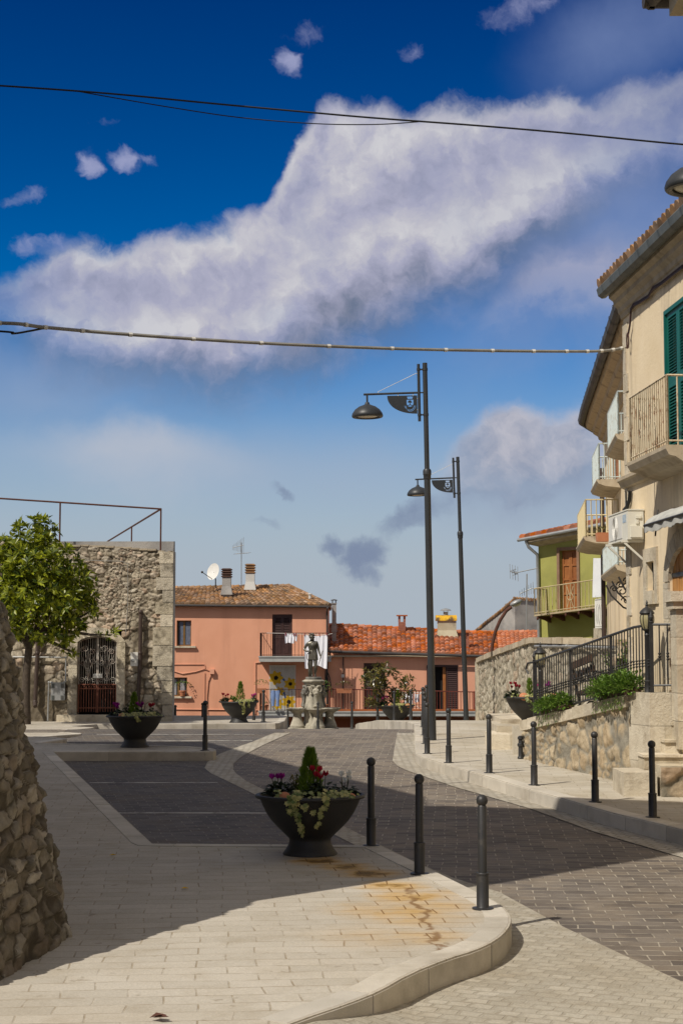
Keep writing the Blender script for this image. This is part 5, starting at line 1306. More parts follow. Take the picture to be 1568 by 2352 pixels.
mb = MB(); mb.tube([P(612, 1454, 73.9), P(660, 1455, 73.8), P(700, 1457, 73.78), P(752, 1458, 73.78), P(763, 1455, 73.9)], .010, 4); mb.build('line', M['white_metal'], pg)
mb = MB()
for u in (656, 674, 679, 699, 715, 733, 750): mb.box(px_(u, 73.76) - .012, px_(u, 73.76) + .012, 73.74, 73.8, pz_(1460, 73.76), pz_(1453, 73.76))
mb.build('peg', M['pet_red'], pg)
mb = MB()
for s, (u0, u1) in enumerate(((622, 633), (632.5, 643.5))):
    A = np.zeros((10, 13, 3))
    for i in range(10):
        for j in range(13):
            a = 2 * PI * j / 12; w = px_(u1, 73.75) - px_(u0, 73.75); t = i / 9; f = .42 + .08 * math.sin(t * 5 + s)
            A[i, j] = ((px_(u0, 73.75) + px_(u1, 73.75)) / 2 + w * f * math.cos(a), 73.78 + .05 * math.sin(a), pz_(lerp(1586, 1622, t), 73.75))
    mb.grid(A)
o = mb.build('jeans', M['jeans'], smooth='all'); tag(o, 'pair of light blue jeans drying on the lower balcony rail', 'jeans')
# beaded door curtain with yellow flowers
t = thing('bead_curtain', 'white beaded door curtain with yellow and blue flowers', 'curtain', (px_(649), YP - .05, pz_(1634)))
u0, u1, v0, v1 = 618.5, 679.5, 1530, 1634; cols = 44; rowsn = 72
bm_w, bm_y, bm_b, bm_k = MB(), MB(), MB(), MB()
fl = [(634, 1557, 18), (667, 1571, 16), (664, 1612, 17), (642, 1588, 12), (638, 1617, 14)]
for i in range(cols):
    for j in range(rowsn):
        u, v = lerp(u0, u1, (i + .5) / cols), lerp(v0, v1, (j + .5) / rowsn); mbx = bm_w
        for (fu, fv, r) in fl:
            d = math.hypot(u - fu, v - fv); a = math.atan2(v - fv, u - fu); R_ = r * (.82 + .14 * math.cos(7 * a))
            if d < r * .28: mbx = bm_k
            elif d < R_: mbx = bm_y
        if mbx is bm_w and (abs((v - 1545) * .75 - (u - 640)) < 2.5 and 640 < u < 668 and v < 1600 or abs(u - 652 - (v - 1590) * .3) < 2 and v > 1580): mbx = bm_b
        x, z = px_(u), pz_(v); w, h = (px_(u1) - px_(u0)) / cols, (pz_(v0) - pz_(v1)) / rowsn
        mbx.quad((x - w * .44, YP - .05, z - h * .44), (x + w * .44, YP - .05, z - h * .44), (x + w * .44, YP - .055, z + h * .44), (x - w * .44, YP - .055, z + h * .44))
for nme, b_, mt in (('beads', bm_w, M['white_metal']), ('flower_beads', bm_y, M['yellow']), ('stem_beads', bm_b, M['bluebead']), ('flower_centre', bm_k, M['dark'])): b_.build(nme, mt, t)
mb = MB(); mb.box(px_(618), px_(680), YP - .08, YP - .03, pz_(1530), pz_(1528)); mb.build('rod', M['white_metal'], t)

def potted(label, u, v, y, pw, phh, fr, fh, n=120, mat='leaf_hedge', rectp=False, z=None, ln=.07):
    t = thing('potted_plant', label, 'potted plant', (px_(u, y), y, pz_(v, y))); x, z = px_(u, y), pz_(v, y); mb = MB()
    if rectp: mb.hexa([(x - pw * .9, y - .1, z), (x + pw * .9, y - .1, z), (x + pw * .9, y + .1, z), (x - pw * .9, y + .1, z), (x - pw, y - .13, z + phh), (x + pw, y - .13, z + phh), (x + pw, y + .13, z + phh), (x - pw, y + .13, z + phh)])
    else: mb.lathe([(pw * .7, z), (pw * .95, z + phh * .8), (pw * 1.1, z + phh * .8), (pw * 1.1, z + phh), (pw * .8, z + phh * .95)], 14, (x, y, 0))
    mb.build('pot', M['terracotta'], t, smooth=True); mb = MB()
    for k in range(n):
        d = rdir(-.2); p = Vector((x + d.x * fr, y + d.y * fr * .6, z + phh + fh * .5 + d.z * fh * .55)); leaf(mb, p, (d + Vector((0, 0, .5)) + rdir() * .4).normalized(), Vector((0, 0, 1)), ln, ln * .55, R.random())
    mb.build('foliage', M[mat], t)
potted('leafy plant in a terracotta pot on the lower pink window sill', 420, 1599, 74.9, .15, .26, .42, .38)
potted('plant in a hanging terracotta pot at the left end of the lower balcony rail', 601, 1592, 73.85, .2, .22, .3, .35, 90, rectp=True)
potted('terracotta trough with dry plants on the red-brown balcony rail', 790, 1592, 73.85, .36, .2, .36, .3, 110, 'leaf_bronze', True)
potted('bright green climbing plant in a pot behind the fountain', 746, 1628, 73.9, .15, .2, .3, 1.0, 150)
potted('terracotta pot on the balcony floor left of the bead curtain', 609, 1632, 74.3, .16, .26, .12, .1, 20)

# ---------------------------------------------------------------- lower wing
wg = thing('pink_house', 'low pink house with bright orange tiled roof and long red-brown balcony', 'house', (px_(930), 77, zg))
z_e = pz_(1504)
dA, dB = rect(835, 884, 1523, 1634), rect(992, 1051, 1527, 1637)
uW = 1140
mb = MB(); FPK.wall(mb, px_(uR) + .004, px_(uW), pz_(1650), z_e + .12, [dA, dB], .28)
xa, xb = px_(uR) + .004, px_(uW)
for a, b in (((xa, YP), (xa, 82)), ((xb, 82), (xb, YP))): mb.quad((*a, zg), (*b, zg), (*b, z_e + .1), (*a, z_e + .1))
mb.quad((xa, YP, z_e + .1), (xb, YP, z_e + .1), (xb, 82, z_e + .1), (xa, 82, z_e + .1))
mb.build('wall', M['pink2'], wg)
mb = MB(); FPK.box(mb, xa, xb, -.3, .03, zg, pz_(1650)); mb.build('lower_wall', M['pink_low'], wg)
shutter_door(wg, FPK, dA, M['shutter_brown'])
mb = MB(); FPK.box(mb, dB[0], dB[1], -.3, -.27, dB[2], dB[3]); mb.build('doorway', M['dark'], wg)
m_ = px_(1024)
mb = MB(); FPK.box(mb, dB[0], dB[0] + .08, -.2, .02, dB[2], dB[3] - .01); FPK.box(mb, dB[0] + .08, dB[1], -.2, .02, dB[3] - .1, dB[3] - .01); dr = mb.build('door', M['shutter_brown'], wg)
mb = MB(); louvre(mb, FPK, m_, dB[1] - .003, dB[2] + .02, dB[3] - .1, .0, 22); mb.build('shutter', M['shutter_brown'], dr)
mb = MB(); louvre(mb, FPK, px_(979), px_(992.5), dB[2] + .02, dB[3] - .02, .06, 22, .05); mb.build('shutter', M['shutter_brown'], dr)
mb = MB(); FPK.box(mb, px_(1016), m_ - .02, -.12, -.09, dB[2] + .02, dB[3] - .1); mb.build('inner_frame', M['wood'], dr)
ye = YP - .30; yrw = 80.0
E0, E1 = Vector(P(756, 1493, ye)), Vector(P(1145, 1505, ye)); R0, R1 = Vector(P(756, 1437.5, yrw)), Vector(P(1072, 1452, yrw))
R1b = Vector(P(1140, 1458, yrw))
mb = MB(); tile_roof(mb, E0, E1, R1b, R0, .235, .40, .06, 9)
tile_roof(mb, (E1.x, 84, E1.z - .3), (E0.x, 84, E0.z - .3), (R0.x, yrw + .05, R0.z), (R1b.x, yrw + .05, R1b.z), .35, .6, .05, 5, 6)
for k in range(24):
    a, b = R0.lerp(R1b, k / 24), R0.lerp(R1b, (k + 1.08) / 24); mb.tube([a + Vector((0, .05, .03)), b + Vector((0, .05, .06))], [.10, .12], 8, rn=R.random())
rf = mb.build('roof', M['tile_red'], wg, smooth=True)
mb = MB(); mb.tube([E0 + Vector((0, -.08, -.07)), E1 + Vector((0, -.08, -.07))], .065, 8); mb.tube([(px_(1109), YP - .45, E1.z - .1), (px_(1107), YP - .1, E1.z - .4), (px_(1107), YP - .1, zg + 2)], .05, 6); mb.tube([(px_(788), YP - .06, z_e - .1), (px_(788), YP - .06, pz_(1632))], .03, 6); mb.build('gutter', M['darkgutter'], rf, smooth=True)
mb = MB(); mb.box(xa, xb, YP - .24, YP - .001, z_e - .10, z_e - .02); mb.build('soffit', M['cornice'], rf)
# chimneys of the wing
mb = MB(); y = 76.4; x0, x1 = px_(762, y), px_(772, y); zb_, zt_ = pz_(1490, y), pz_(1387, y); mb.box(x0, x1, y - .1, y + .1, zb_ - .3, zt_); mb.box(x0 - .03, x1 + .03, y - .13, y + .13, pz_(1452, y), pz_(1437, y)); mb.box(x0 - .03, x1 + .03, y - .13, y + .13, zt_, zt_ + .04)
mb.hexa([(x0 - .12, y - .2, zb_), (x1 + .12, y - .2, zb_), (x1 + .12, y + .2, zb_), (x0 - .12, y + .2, zb_), (x0, y - .1, zb_ + .4), (x1, y - .1, zb_ + .4), (x1, y + .098, zb_ + .4), (x0, y + .098, zb_ + .4)])
ch = mb.build('chimney', M['greyplaster'], rf)
mb = MB()
for xx in (x0, x1 - .05):
    for yy in (y - .1, y + .05): mb.box(xx, xx + .05, yy, yy + .05, zt_ + .04, zt_ + .16)
mb.lathe([(.17, zt_ + .16), (.15, zt_ + .19), (.02, zt_ + .22)], 10, ((x0 + x1) / 2, y, 0)); mb.build('chimney_cap', M['darkgutter'], ch)
M['brickwork'] = brickmat('chimney_brickwork', (.30, .085, .05), (.44, .16, .10), (.5, .46, .4), .24, .075, .012)
def brick_chimney(u0, u1, v0, v1, y):
    mb = MB(); x0, x1, z1, z0 = px_(u0, y), px_(u1, y), pz_(v0, y), pz_(v1, y) - .3; w = (x1 - x0) / 2
    n = int((z1 - z0 - .3) / .085)
    for k in range(n):
        z = z0 + k * .085; e = .006 * (k % 2)
        mb.box(x0 + e, x1 - e, y - w, y + w, z, z + .078, R.random())
    zz = z0 + n * .085
    for sx_ in (x0, x1 - .1):
        mb.box(sx_, sx_ + .1, y - w, y + w, zz, z1 - .04)
    c = mb.build('chimney', M['brick'], rf); mb = MB(); mb.box(x0 - .09, x1 + .09, y - w - .09, y + w + .09, z1 - .04, z1 + .02); mb.build('chimney_cap', M['tile_red'], c)
    mb = MB(); mb.box(x0 + .01, x1 - .01, y - w + .01, y + w - .01, z0, zz - .01); mb.build('mortar', M['greyplaster'], c)
brick_chimney(914.5, 931, 1413.5, 1446, 79.6); brick_chimney(1056.5, 1076, 1452, 1499, 76.2)
mb = MB(); y = 79.0; x0, x1, z0, z1 = px_(1005, y), px_(1046.5, y), pz_(1462, y) - .3, pz_(1426, y); mb.box(x0, x1, y - .35, y + .35, z0, z1); mb.hexa([(x0 - .1, y - .5, z0 + .2), (x1 + .1, y - .5, z0 + .2), (x1 + .1, y + .35, z0 + .2), (x0 - .1, y + .35, z0 + .2), (x0 + .01, y - .35, z0 + .6), (x1 - .01, y - .35, z0 + .6), (x1 - .01, y + .34, z0 + .6), (x0 + .01, y + .34, z0 + .6)])
ch = mb.build('chimney', pm('ochre_render', (.42, .37, .25), (.5, .45, .32), 2, .9, .3, 20, c3=(.24, .21, .16), sc3=1.5), rf)
mb = MB(); loop = [(px_(1000.5, y), y - .42 * math.cos(a), z1 + .28 * math.sin(a)) for a in np.linspace(0, PI, 11)]; mb.prism(loop, (px_(1048, y) - px_(1000.5, y), 0, 0)); mb.build('chimney_cap', pm('yellow_tile_cap', (.62, .33, .015), (.7, .42, .03), 4, .8, c3=(.12, .07, .03), sc3=2.2, lo3=.48, hi3=.6), ch, smooth=True)
mb = MB(); xc_ = px_(1023.5, y); mb.tube([(xc_, y, z1 + .2), (xc_, y, z1 + .44)], .12, 10); mb.lathe([(.28, z1 + .50), (.22, z1 + .56), (.08, z1 + .60), (.01, z1 + .62)], 14, (xc_, y, 0)); mb.tube([(xc_ - .1, y, z1 + .4), (xc_ - .1, y, z1 + .52)], .012, 4); mb.tube([(xc_ + .1, y, z1 + .4), (xc_ + .1, y, z1 + .52)], .012, 4); mb.build('cowl', M['steel'], ch, smooth=True)
# long balcony of the wing
x0, x1, zf = px_(757, yb), px_(1093, yb), pz_(1634, yb)
mb = MB(); mb.box(x0, x1, yb, YP - .001, pz_(1645, yb), zf); mb.box(x0, x1 + .02, yb - .03, YP - .002, zf - .05, zf + .012); b = mb.build('balcony', slab_c, wg)
mb = MB(); railing(mb, [(x0 + .02, yb + .04, zf), (x1 - .04, yb + .04, zf - .14), (x1 - .04, YP - .03, zf - .14)], 1.02, .135, .016, .024, .10); mb.build('railing', M['rail_red'], b)
mb = MB(); mb.box(x0 + .05, x1 - .02, yb - .025, yb + .02, zf - .02, zf + .10); mb.build('flower_edge', M['tile_red'], b)
# round-topped iron window guard beside the fountain
t = thing('fan_grille', 'dark fan-shaped iron grille leaning by the pink wall behind the fountain', 'grille', (px_(755), YP - .3, pz_(1590))); mb = MB()
c = Vector((px_(747), YP - .45, pz_(1592)))
arc = [c + Vector((.62 * math.sin(a) * .45, 0, 1.05 * math.cos(a))) for a in np.linspace(.0, 1.5, 10)]
mb.tube(arc, .022, 5); mb.tube([c, arc[0]], .02, 5)
for k in range(1, 9): mb.tube([c, arc[k]], .012, 4)
mb.build('bars', M['iron'], t)
mb = MB(); mb.box(px_(780, 74.9) - .05, px_(780, 74.9) + .09, 74.82, 74.94, pz_(1556, 75), pz_(1549, 75)); o = mb.build('wall_lamp', M['white_metal']); tag(o, 'small white fitting on the shaded wing wall', 'wall lamp'); o.location.x += .12
# clothes rack on the long balcony
t = thing('drying_rack', 'thin folding drying rack with pale cloth on the red-brown balcony', 'drying rack', (px_(945, 74.5), 74.5, zf)); mb = MB()
for s in (0, 1): mb.tube([(px_(922, 74.5), 74.3 + s * .4, zf), (px_(968, 74.5), 74.7 - s * .4, zf + .85)], .012, 4); mb.tube([(px_(968, 74.5), 74.3 + s * .4, zf), (px_(922, 74.5), 74.7 - s * .4, zf + .85)], .012, 4)
for k in range(6): mb.tube([(px_(922, 74.5), 74.3 + k * .07, zf + .85), (px_(968, 74.5), 74.3 + k * .07, zf + .85)], .008, 4)
mb.build('frame', M['white_metal'], t)
cloth('towel', 'pale towel hanging on the drying rack of the long balcony', 'towel', 928, 948, 1592, 1618, 74.28, M['cloth'], .03, 2, 1, 14, 8, 4, 1)
cloth('towel', 'second pale cloth on the drying rack, right of the towel', 'towel', 951, 963, 1592, 1613, 74.28, M['cloth'], .03, 2, 1, 14, 8, 6, 1)

# ---------------------------------------------------------------- roof and grey gable further back
t = thing('tiled_house', 'low house with faded orange tiles between pink wing and grey gable', 'house', (px_(1170, 84), 84, zg))
a0, a1 = Vector(P(1080, 1508, 83)), Vector(P(1262, 1500, 83)); r0, r1 = Vector(P(1068, 1455, 88)), Vector(P(1262, 1453, 88))
mb = MB(); tile_roof(mb, a0, a1, r1, r0, .24, .42, .055, 21); tile_roof(mb, (a1.x, 93, a1.z), (a0.x, 93, a0.z), (r0.x, 88.05, r0.z), (r1.x, 88.05, r1.z), .4, .7, .05, 22, 6)
for k in range(16):
    p, q = r0.lerp(r1, k / 16), r0.lerp(r1, (k + 1.08) / 16); mb.tube([p + Vector((0, 0, .03)), q + Vector((0, 0, .06))], [.10, .12], 8, rn=R.random())
mb.build('roof', M['tile_pale'], t, smooth=True)
mb = MB(); mb.box(a0.x + .2, a1.x, 83.4, 92.6, zg, min(a0.z, a1.z) - .05); mb.build('wall', M['pink2'], t)
t = thing('grey_house', 'grey rendered gable house rising behind the orange roofs', 'house', (px_(1180, 96), 96, zg)); y = 95.0
mb = MB(); c = [P(1060, 1480, y + 3), P(1090, 1452, y + 2.2), P(1115, 1431, y + 1.6), P(1150, 1404, y + .8), P(1182, 1376, y), P(1182, 1620, y), P(1060, 1620, y + 3)]
mb.prism(c, (3, 7, 0)); mb.build('gable', M['greyplaster'], t, fix=True)
mb = MB(); mb.prism([P(1182, 1380, y - .01), P(1240, 1381, y + .6), P(1300, 1390, y + 1), P(1300, 1620, y + 1), P(1182, 1620, y - .01)], (0, 6, 0)); mb.build('wall', M['greyplaster'], t, fix=True)
mb = MB()
edge = [P(1060, 1480, y + 3), P(1090, 1452, y + 2.2), P(1115, 1431, y + 1.6), P(1150, 1404, y + .8), P(1182, 1376, y)]
for i in range(4):
    for k in range(6):
        p, q = edge[i].lerp(edge[i + 1], k / 6), edge[i].lerp(edge[i + 1], (k + 1.1) / 6); mb.tube([p + Vector((0, -.05, .02)), q + Vector((0, -.05, .06))], .085, 6, rn=R.random())
e2 = [P(1182, 1377, y), P(1240, 1381, y + .6), P(1300, 1390, y + 1)]
for i in range(2):
    for k in range(9):
        p, q = e2[i].lerp(e2[i + 1], k / 9), e2[i].lerp(e2[i + 1], (k + .9) / 9); mb.tube([p + Vector((0, -.1, .03)), p + Vector((0, .5, .12))], .085, 6, rn=R.random())
mb.build('roof_edge', M['tile_old'], t, smooth=True)
# old curved street light above the retaining wall
y = 53.0
t = thing('street_light', 'old curved street light with a bent brown pole above the retaining wall', 'street light', P(1128, 1515, y))
mb = MB(); mb.tube([P(1127, 1560, y), P(1128, 1506, y), P(1130, 1480, y), P(1137, 1450, y), P(1148, 1424, y), P(1162, 1403, y), P(1174, 1394, y)], .055, 8); mb.build('pole', M['rust'], t, smooth=True)
mb = MB(); q = P(1184, 1384.5, y); mb.ball((0, 0, 0), .2, 14, 8, .5); mb.v = [(q.x + p[0] * 1.0, q.y + p[1] * .8, q.z + p[2] + p[0] * .35) for p in mb.v]; hd = mb.build('lamp_head', M['steel'], t, smooth=True)
mb = MB(); mb.ball((0, 0, 0), .14, 12, 6, .5); mb.v = [(q.x + .03 + p[0], q.y + p[1] * .8, q.z - .05 + p[2] + p[0] * .35) for p in mb.v]; mb.build('diffuser', M['diffuser'], hd, smooth=True)
antenna('tv_antenna', 'bristly television aerial pointing at the green house', (1207 + 2, 1445), (1208 + 3, 1318), 54, [(1184, 1316, 1236, 1305, .05, .05, 14, False), (1180, 1309, 1184, 1320, .22, .22, 3, False), (1172, 1312, 1190, 1318, .25, .25, 4, True)], 'steel')
antenna('tv_antenna', 'low comb television aerial beneath the bristly one', (1207 + 2, 1445), (1208 + 2, 1352), 54.3, [(1194, 1364, 1225, 1350, .1, .2, 7, True)], 'steel')
# ================================================================ GREEN HOUSE AND RETAINING WALL
gy = lambda u: 56 - (u - 1238) * .012
GP_ = lambda u, v, d=0: P(u, v, gy(u) - d)
gh = thing('green_house', 'olive green house with wooden balcony door above the retaining wall', 'house', GP_(1300, 1478))
A_, B_ = GP_(1238, 1500), GP_(1420, 1500); axg = (B_ - A_); axg.z = 0; axg.normalize(); outg = Vector((axg.y, -axg.x, 0))
FG = Frame((A_.x, A_.y, 0), axg, outg)
def ga(u, v, b=0):
    d = ray(u, v); o = FG.o + FG.out * b
    t = (o.x * d.y - o.y * d.x) / (FG.ax.y * d.x - FG.ax.x * d.y)
    p = o + FG.ax * t; return t, d.z / d.y * p.y
Lg = ga(1425, 1480)[0]; zlow, zh0, zh1 = ga(1238, 1500)[1] - .4, ga(1238, 1241)[1], ga(1400, 1214)[1] + .1
da0, dz1 = ga(1285, 1266); da1, dz0 = ga(1326, 1401)
door = (da0, da1, dz0, ga(1305, 1264)[1])
mb = MB(); FG.wall(mb, 0, Lg, zlow, zh0, [door], .22)
W = FG.W
mb.add([W(0, 0, zh0), W(Lg, 0, zh0), W(Lg, 0, zh1)], [(0, 1, 2)])
for p, q in ((W(0, 0, 0), W(0, -6, 0)), (W(0, -6, 0), W(Lg, -6, 0)), (W(Lg, -6, 0), W(Lg, 0, 0))):
    mb.quad((p.x, p.y, zlow), (p.x, p.y, zh1 if p != W(0, 0, 0) else zh0), (q.x, q.y, zh1), (q.x, q.y, zlow))
mb.build('wall', M['green'], gh, fix=False)
mb = MB(); f = .07
FG.box(mb, door[0] - .11, door[0] - .002, -.1, .05, dz0, door[3] + .11); FG.box(mb, door[1] + .002, door[1] + .11, -.1, .05, dz0, door[3] + .11); FG.box(mb, door[0] - .002, door[1] + .002, -.1, .05, door[3] + .002, door[3] + .11)
dr = mb.build('door_frame', pm('weathered_brown', (.20, .12, .075), (.26, .16, .10), 4, .8), gh)
m = (door[0] + door[1]) / 2
for x0, x1 in ((door[0] + .01, m - .004), (m + .004, door[1] - .01)):
    mb = MB(); FG.box(mb, x0, x0 + .06, -.18, -.12, dz0, door[3]); FG.box(mb, x1 - .06, x1, -.18, -.12, dz0, door[3])
    for t in (0, .26, .5, .74, .965): z = lerp(dz0, door[3], t); FG.box(mb, x0 + .06, x1 - .06, -.18, -.12, z, z + .07)
    FG.box(mb, x0 + .06, x1 - .06, -.17, -.15, dz0, door[3]); mb.build('door', M['wood'], dr)
# eave, tiles, gutter, downpipe
eA, eB = W(-.45, .5, zh0 - .02), W(Lg, .5, zh1 + .02)
mb = MB(); tile_roof(mb, eA + Vector((0, 0, .1)), eB + Vector((0, 0, .1)), W(Lg, -3, zh1 + .75), W(-.1, -3, zh0 + .75), .24, .4, .07, 31)
rf = mb.build('roof', M['tile_red'], gh, smooth=True)
mb = MB(); mb.hexa([W(-.3, .36, zh0 - .12), W(Lg, .36, zh1 - .12), W(Lg, .0, zh1 - .22), W(0, .0, zh0 - .22), W(-.3, .36, zh0 + .05), W(Lg, .36, zh1 + .05), W(Lg, 0, zh1 + .05), W(0, 0, zh0 + .05)]); mb.build('cornice', M['cornice'], rf)
mb = MB(); mb.tube([eA + Vector((-.05, 0, .02)), eB + Vector((0, 0, .02))], .06, 8); mb.tube([W(-.2, .45, zh0 - .02), W(-.12, .4, zh0 - .25), W(.02, .1, zh0 - .5), W(.03, .09, zh0 - 1.2), W(.05, .09, zlow)], .055, 8); mb.build('gutter', M['steel'], rf, smooth=True)
# balcony with pale iron rail
pr = .75
b0, z0 = ga(1226, 1412, pr); b1, z1 = ga(1368, 1393, pr)
mb = MB(); mb.hexa([W(b0, pr, z0 - .06), W(b1, pr, z1 - .06), W(b1, .002, z1 - .06), W(b0, .002, z0 - .06), W(b0, pr, z0), W(b1, pr, z1), W(b1, .002, z1), W(b0, .002, z0)])
bl = mb.build('balcony', pm('rusty_cream', (.45, .38, .24), (.36, .27, .16), 5, .8), gh)
mb = MB(); pts = [W(b0, .02, z0), W(b0, pr - .03, z0), W(b1, pr - .03, z1)]; hr = ga(1226, 1352, pr)[1] - z0; railing(mb, pts, hr, .145, .012, .02)
c0 = lerp(b0, b1, .54); c1 = lerp(b0, b1, .64); zc = lerp(z0, z1, .58)
for s in (1, -1): mb.tube([W(c0 if s > 0 else c1, pr, zc + .1), W(c1 if s > 0 else c0, pr, zc + hr - .1)], .012, 4)
mb.tube([W((c0 + c1) / 2 + .12 * math.cos(a), pr, zc + hr / 2 + .12 * math.sin(a)) for a in np.linspace(0, 2 * PI, 13)], .012, 4)
mb.build('railing', pm('cream_iron', (.52, .44, .27), (.42, .32, .17), 5, .6), bl)
for t in (.05, .28, .51, .72, .95):
    mb = MB(); a, z = lerp(b0, b1, t), lerp(z0, z1, t); mb.prism([W(a - .05, 0, z - .06), W(a - .05, pr - .05, z - .065), W(a - .05, pr - .1, z - .13), W(a - .05, .25, z - .2), W(a - .05, 0, z - .28)], FG.ax * .1)
    mb.ball(W(a, pr - .02, z - .14), .04, 6, 5, 1.6); mb.build('bracket', M['rust'], bl, fix=True)
# retaining wall
rw = thing('retaining_wall', 'rough grey stone retaining wall below the green house', 'wall', P(1160, 1650, 45))
fp = [(P(1099, 1500, 49.6).x, 49.6, -2.3), (P(1150, 1500, 46).x, 46, -2.15), (P(1223, 1500, 41.5).x, 41.5, -1.9), (P(1300, 1500, 38.2).x, 38.2, -1.6), (P(1420, 1500, 36).x, 36, -1.4)]
tp = [tuple(P(1099, 1520, 49.6)), tuple(P(1150, 1500, 46)), tuple(P(1223, 1474, 41.5)), tuple(P(1300, 1476, 38.2)), tuple(P(1420, 1480, 36))]
rubble('wall', M['rubble_grey'], fp, tp, res=.03, sw=.34, sh=.24, depth=.06, seed=21, parent=rw, gapw=.17, rough=.035, mort=.32)
mb = MB(); n = 26; L = densify([(p[0], p[1]) for p in tp], .45); zt = lambda q: np.interp(-q.y, [-p[1] for p in tp], [p[2] for p in tp])
for i in range(len(L) - 1):
    a, b = L[i], L[i + 1].lerp(L[i], .04); d = (b - a).normalized(); nn = Vector((-d.y, d.x)) if Vector((-d.y, d.x)).x < 0 else Vector((d.y, -d.x)); za, zb2 = float(zt(a)), float(zt(b)); o1 = .11 + R.uniform(-.02, .02)
    pts = [a + nn * o1, b + nn * o1, b - nn * .4, a - nn * .4]; h = .1 + R.uniform(0, .03)
    mb.hexa([(*pts[0], za - .03), (*pts[1], zb2 - .03), (*pts[2], zb2 - .03), (*pts[3], za - .03), (*pts[0], za + h), (*pts[1], zb2 + h), (*pts[2], zb2 + h), (*pts[3], za + h)], R.random())
mb.build('coping', M['cornice'], rw, fix=True)
mb = MB(); p0 = fp[0]; mb.hexa([(p0[0] - .09, 49.55, -2.4), (p0[0] + .5, 49.55, -2.4), (p0[0] + .5, 50.0, -2.4), (p0[0] - .09, 50, -2.4), (p0[0] - .09, 49.55, tp[0][2]), (p0[0] + .5, 49.55, tp[0][2] + .1), (p0[0] + .5, 50, tp[0][2] + .1), (p0[0] - .09, 50, tp[0][2])]); mb.build('end_pier', M['quoin'], rw)
# raised ground behind it
mb = MB(); pl_ = [(p[0] + .3, p[1]) for p in tp] + [(7.0, 36.0), (14, 36), (14, 66), (5.95, 66)]
mb.prism([(x, y, -2.4) for x, y in pl_], (0, 0, 2.4 - .12)); o = mb.build('terrace_ground', M['terrain'], fix=True); tag(o, 'raised ground behind the retaining wall', 'ground', kind='structure')
pipe('handrail', [P(1228, 1484, 41), P(1300, 1484, 37.9), P(1412, 1488, 35.9)], .035, M['steel'], 'grey tube rail along the top of the retaining wall', 'handrail', 6)

# ================================================================ RIGHT HOUSES
C1 = Vector((4.43, 25.0, 0)); AX = Vector((.0698, -.9976, 0)); OUT = Vector((-.9976, -.0698, 0))
F1 = Frame(C1, AX, OUT)
def B1(u, v, b=0.0):
    d = ray(u, v); o = F1.o + F1.out * b; r = d.x / d.y
    a = (r * o.y - o.x) / (F1.ax.x - r * F1.ax.y); p = o + F1.ax * a
    return a, d.z / d.y * p.y
bh = thing('beige_house', 'beige plastered house with green shutters and an iron balcony at right', 'house', (5, 21, -1.9))
ZE = B1(1384, 664, .34)[1]; LW = 9.0
zsill = 2.72
sh0 = B1(1525, 716); shut = (sh0[0], sh0[0] + 1.25, zsill + .02, sh0[1])
wn0, wn1 = B1(1486, 1292), B1(1500, 1356); win = (wn0[0], wn1[0] + .12, wn1[1], wn0[1])
dw0 = B1(1537, 1300)[0]; dw = (dw0, dw0 + 1.5, -.7, B1(1537, 1262)[1])
mb = MB(); F1.wall(mb, 0, LW, -2.2, ZE - .1, [shut, win, dw], .3)
W = F1.W
for p, q in ((W(0, 0, 0), W(0, -9, 0)), (W(0, -9, 0), W(LW, -9, 0)), (W(LW, -9, 0), W(LW, 0, 0))): mb.quad((p.x, p.y, -2.2), (p.x, p.y, ZE - .1), (q.x, q.y, ZE - .1), (q.x, q.y, -2.2))
mb.build('wall', M['beige'], bh)
# cornice, gutter, roof
def strip(mb, line, prof, rn=None):
    """loft a (b, z) profile along a polyline of frames (point, out)"""
    A = np.zeros((len(line), len(prof), 3))
    for i, (p, o) in enumerate(line):
        for j, (b, z) in enumerate(prof): A[i, j] = (p.x + o.x * b, p.y + o.y * b, z)
    mb.grid(A)
cp = [(0, ZE - .46), (.03, ZE - .45), (.045, ZE - .38), (.07, ZE - .36), (.08, ZE - .29), (.14, ZE - .23), (.15, ZE - .17), (.215, ZE - .12), (.225, ZE - .04), (.225, ZE + .02), (0, ZE + .04)]
mb = MB(); strip(mb, [(W(-.04, 0, 0), OUT), (W(LW, 0, 0), OUT)], cp); mb.add([W(-.04, b, z) for b, z in cp], [tuple(range(len(cp)))]); mb.build('cornice', M['cornice'], bh, fix=True)
mb = MB(); gp = [(b - .175, z) for b, z in ((.40, ZE + .06), (.385, ZE - .02), (.42, ZE - .09), (.48, ZE - .10), (.54, ZE - .06), (.565, ZE + .04), (.555, ZE + .06))]; strip(mb, [(W(-.14, 0, 0), OUT), (W(LW, 0, 0), OUT)], gp); mb.add([W(-.14, b, z) for b, z in gp], [tuple(range(len(gp)))])
for k in range(12): strip(mb, [(W(.2 + k * .55, 0, 0), OUT), (W(.225 + k * .55, 0, 0), OUT)], [(b - .175, z) for b, z in ((.39, ZE + .065), (.375, ZE - .025), (.415, ZE - .105), (.48, ZE - .115), (.55, ZE - .07), (.58, ZE + .04), (.56, ZE + .068))])
mb.build('gutter', M['zinc'], bh, fix=True)
mb = MB(); tile_roof(mb, W(LW, .37, ZE + .075), W(-.12, .37, ZE + .075), W(-.12, -4, ZE + 1.5), W(LW, -4, ZE + 1.5), .21, .40, .075, 41)
mb.quad(W(-.12, .34, ZE + .03), W(-.12, -4, ZE + 1.45), W(LW, -4, ZE + 1.45), W(LW, .34, ZE + .03)); mb.build('roof', M['tile_old'], bh, smooth=True)
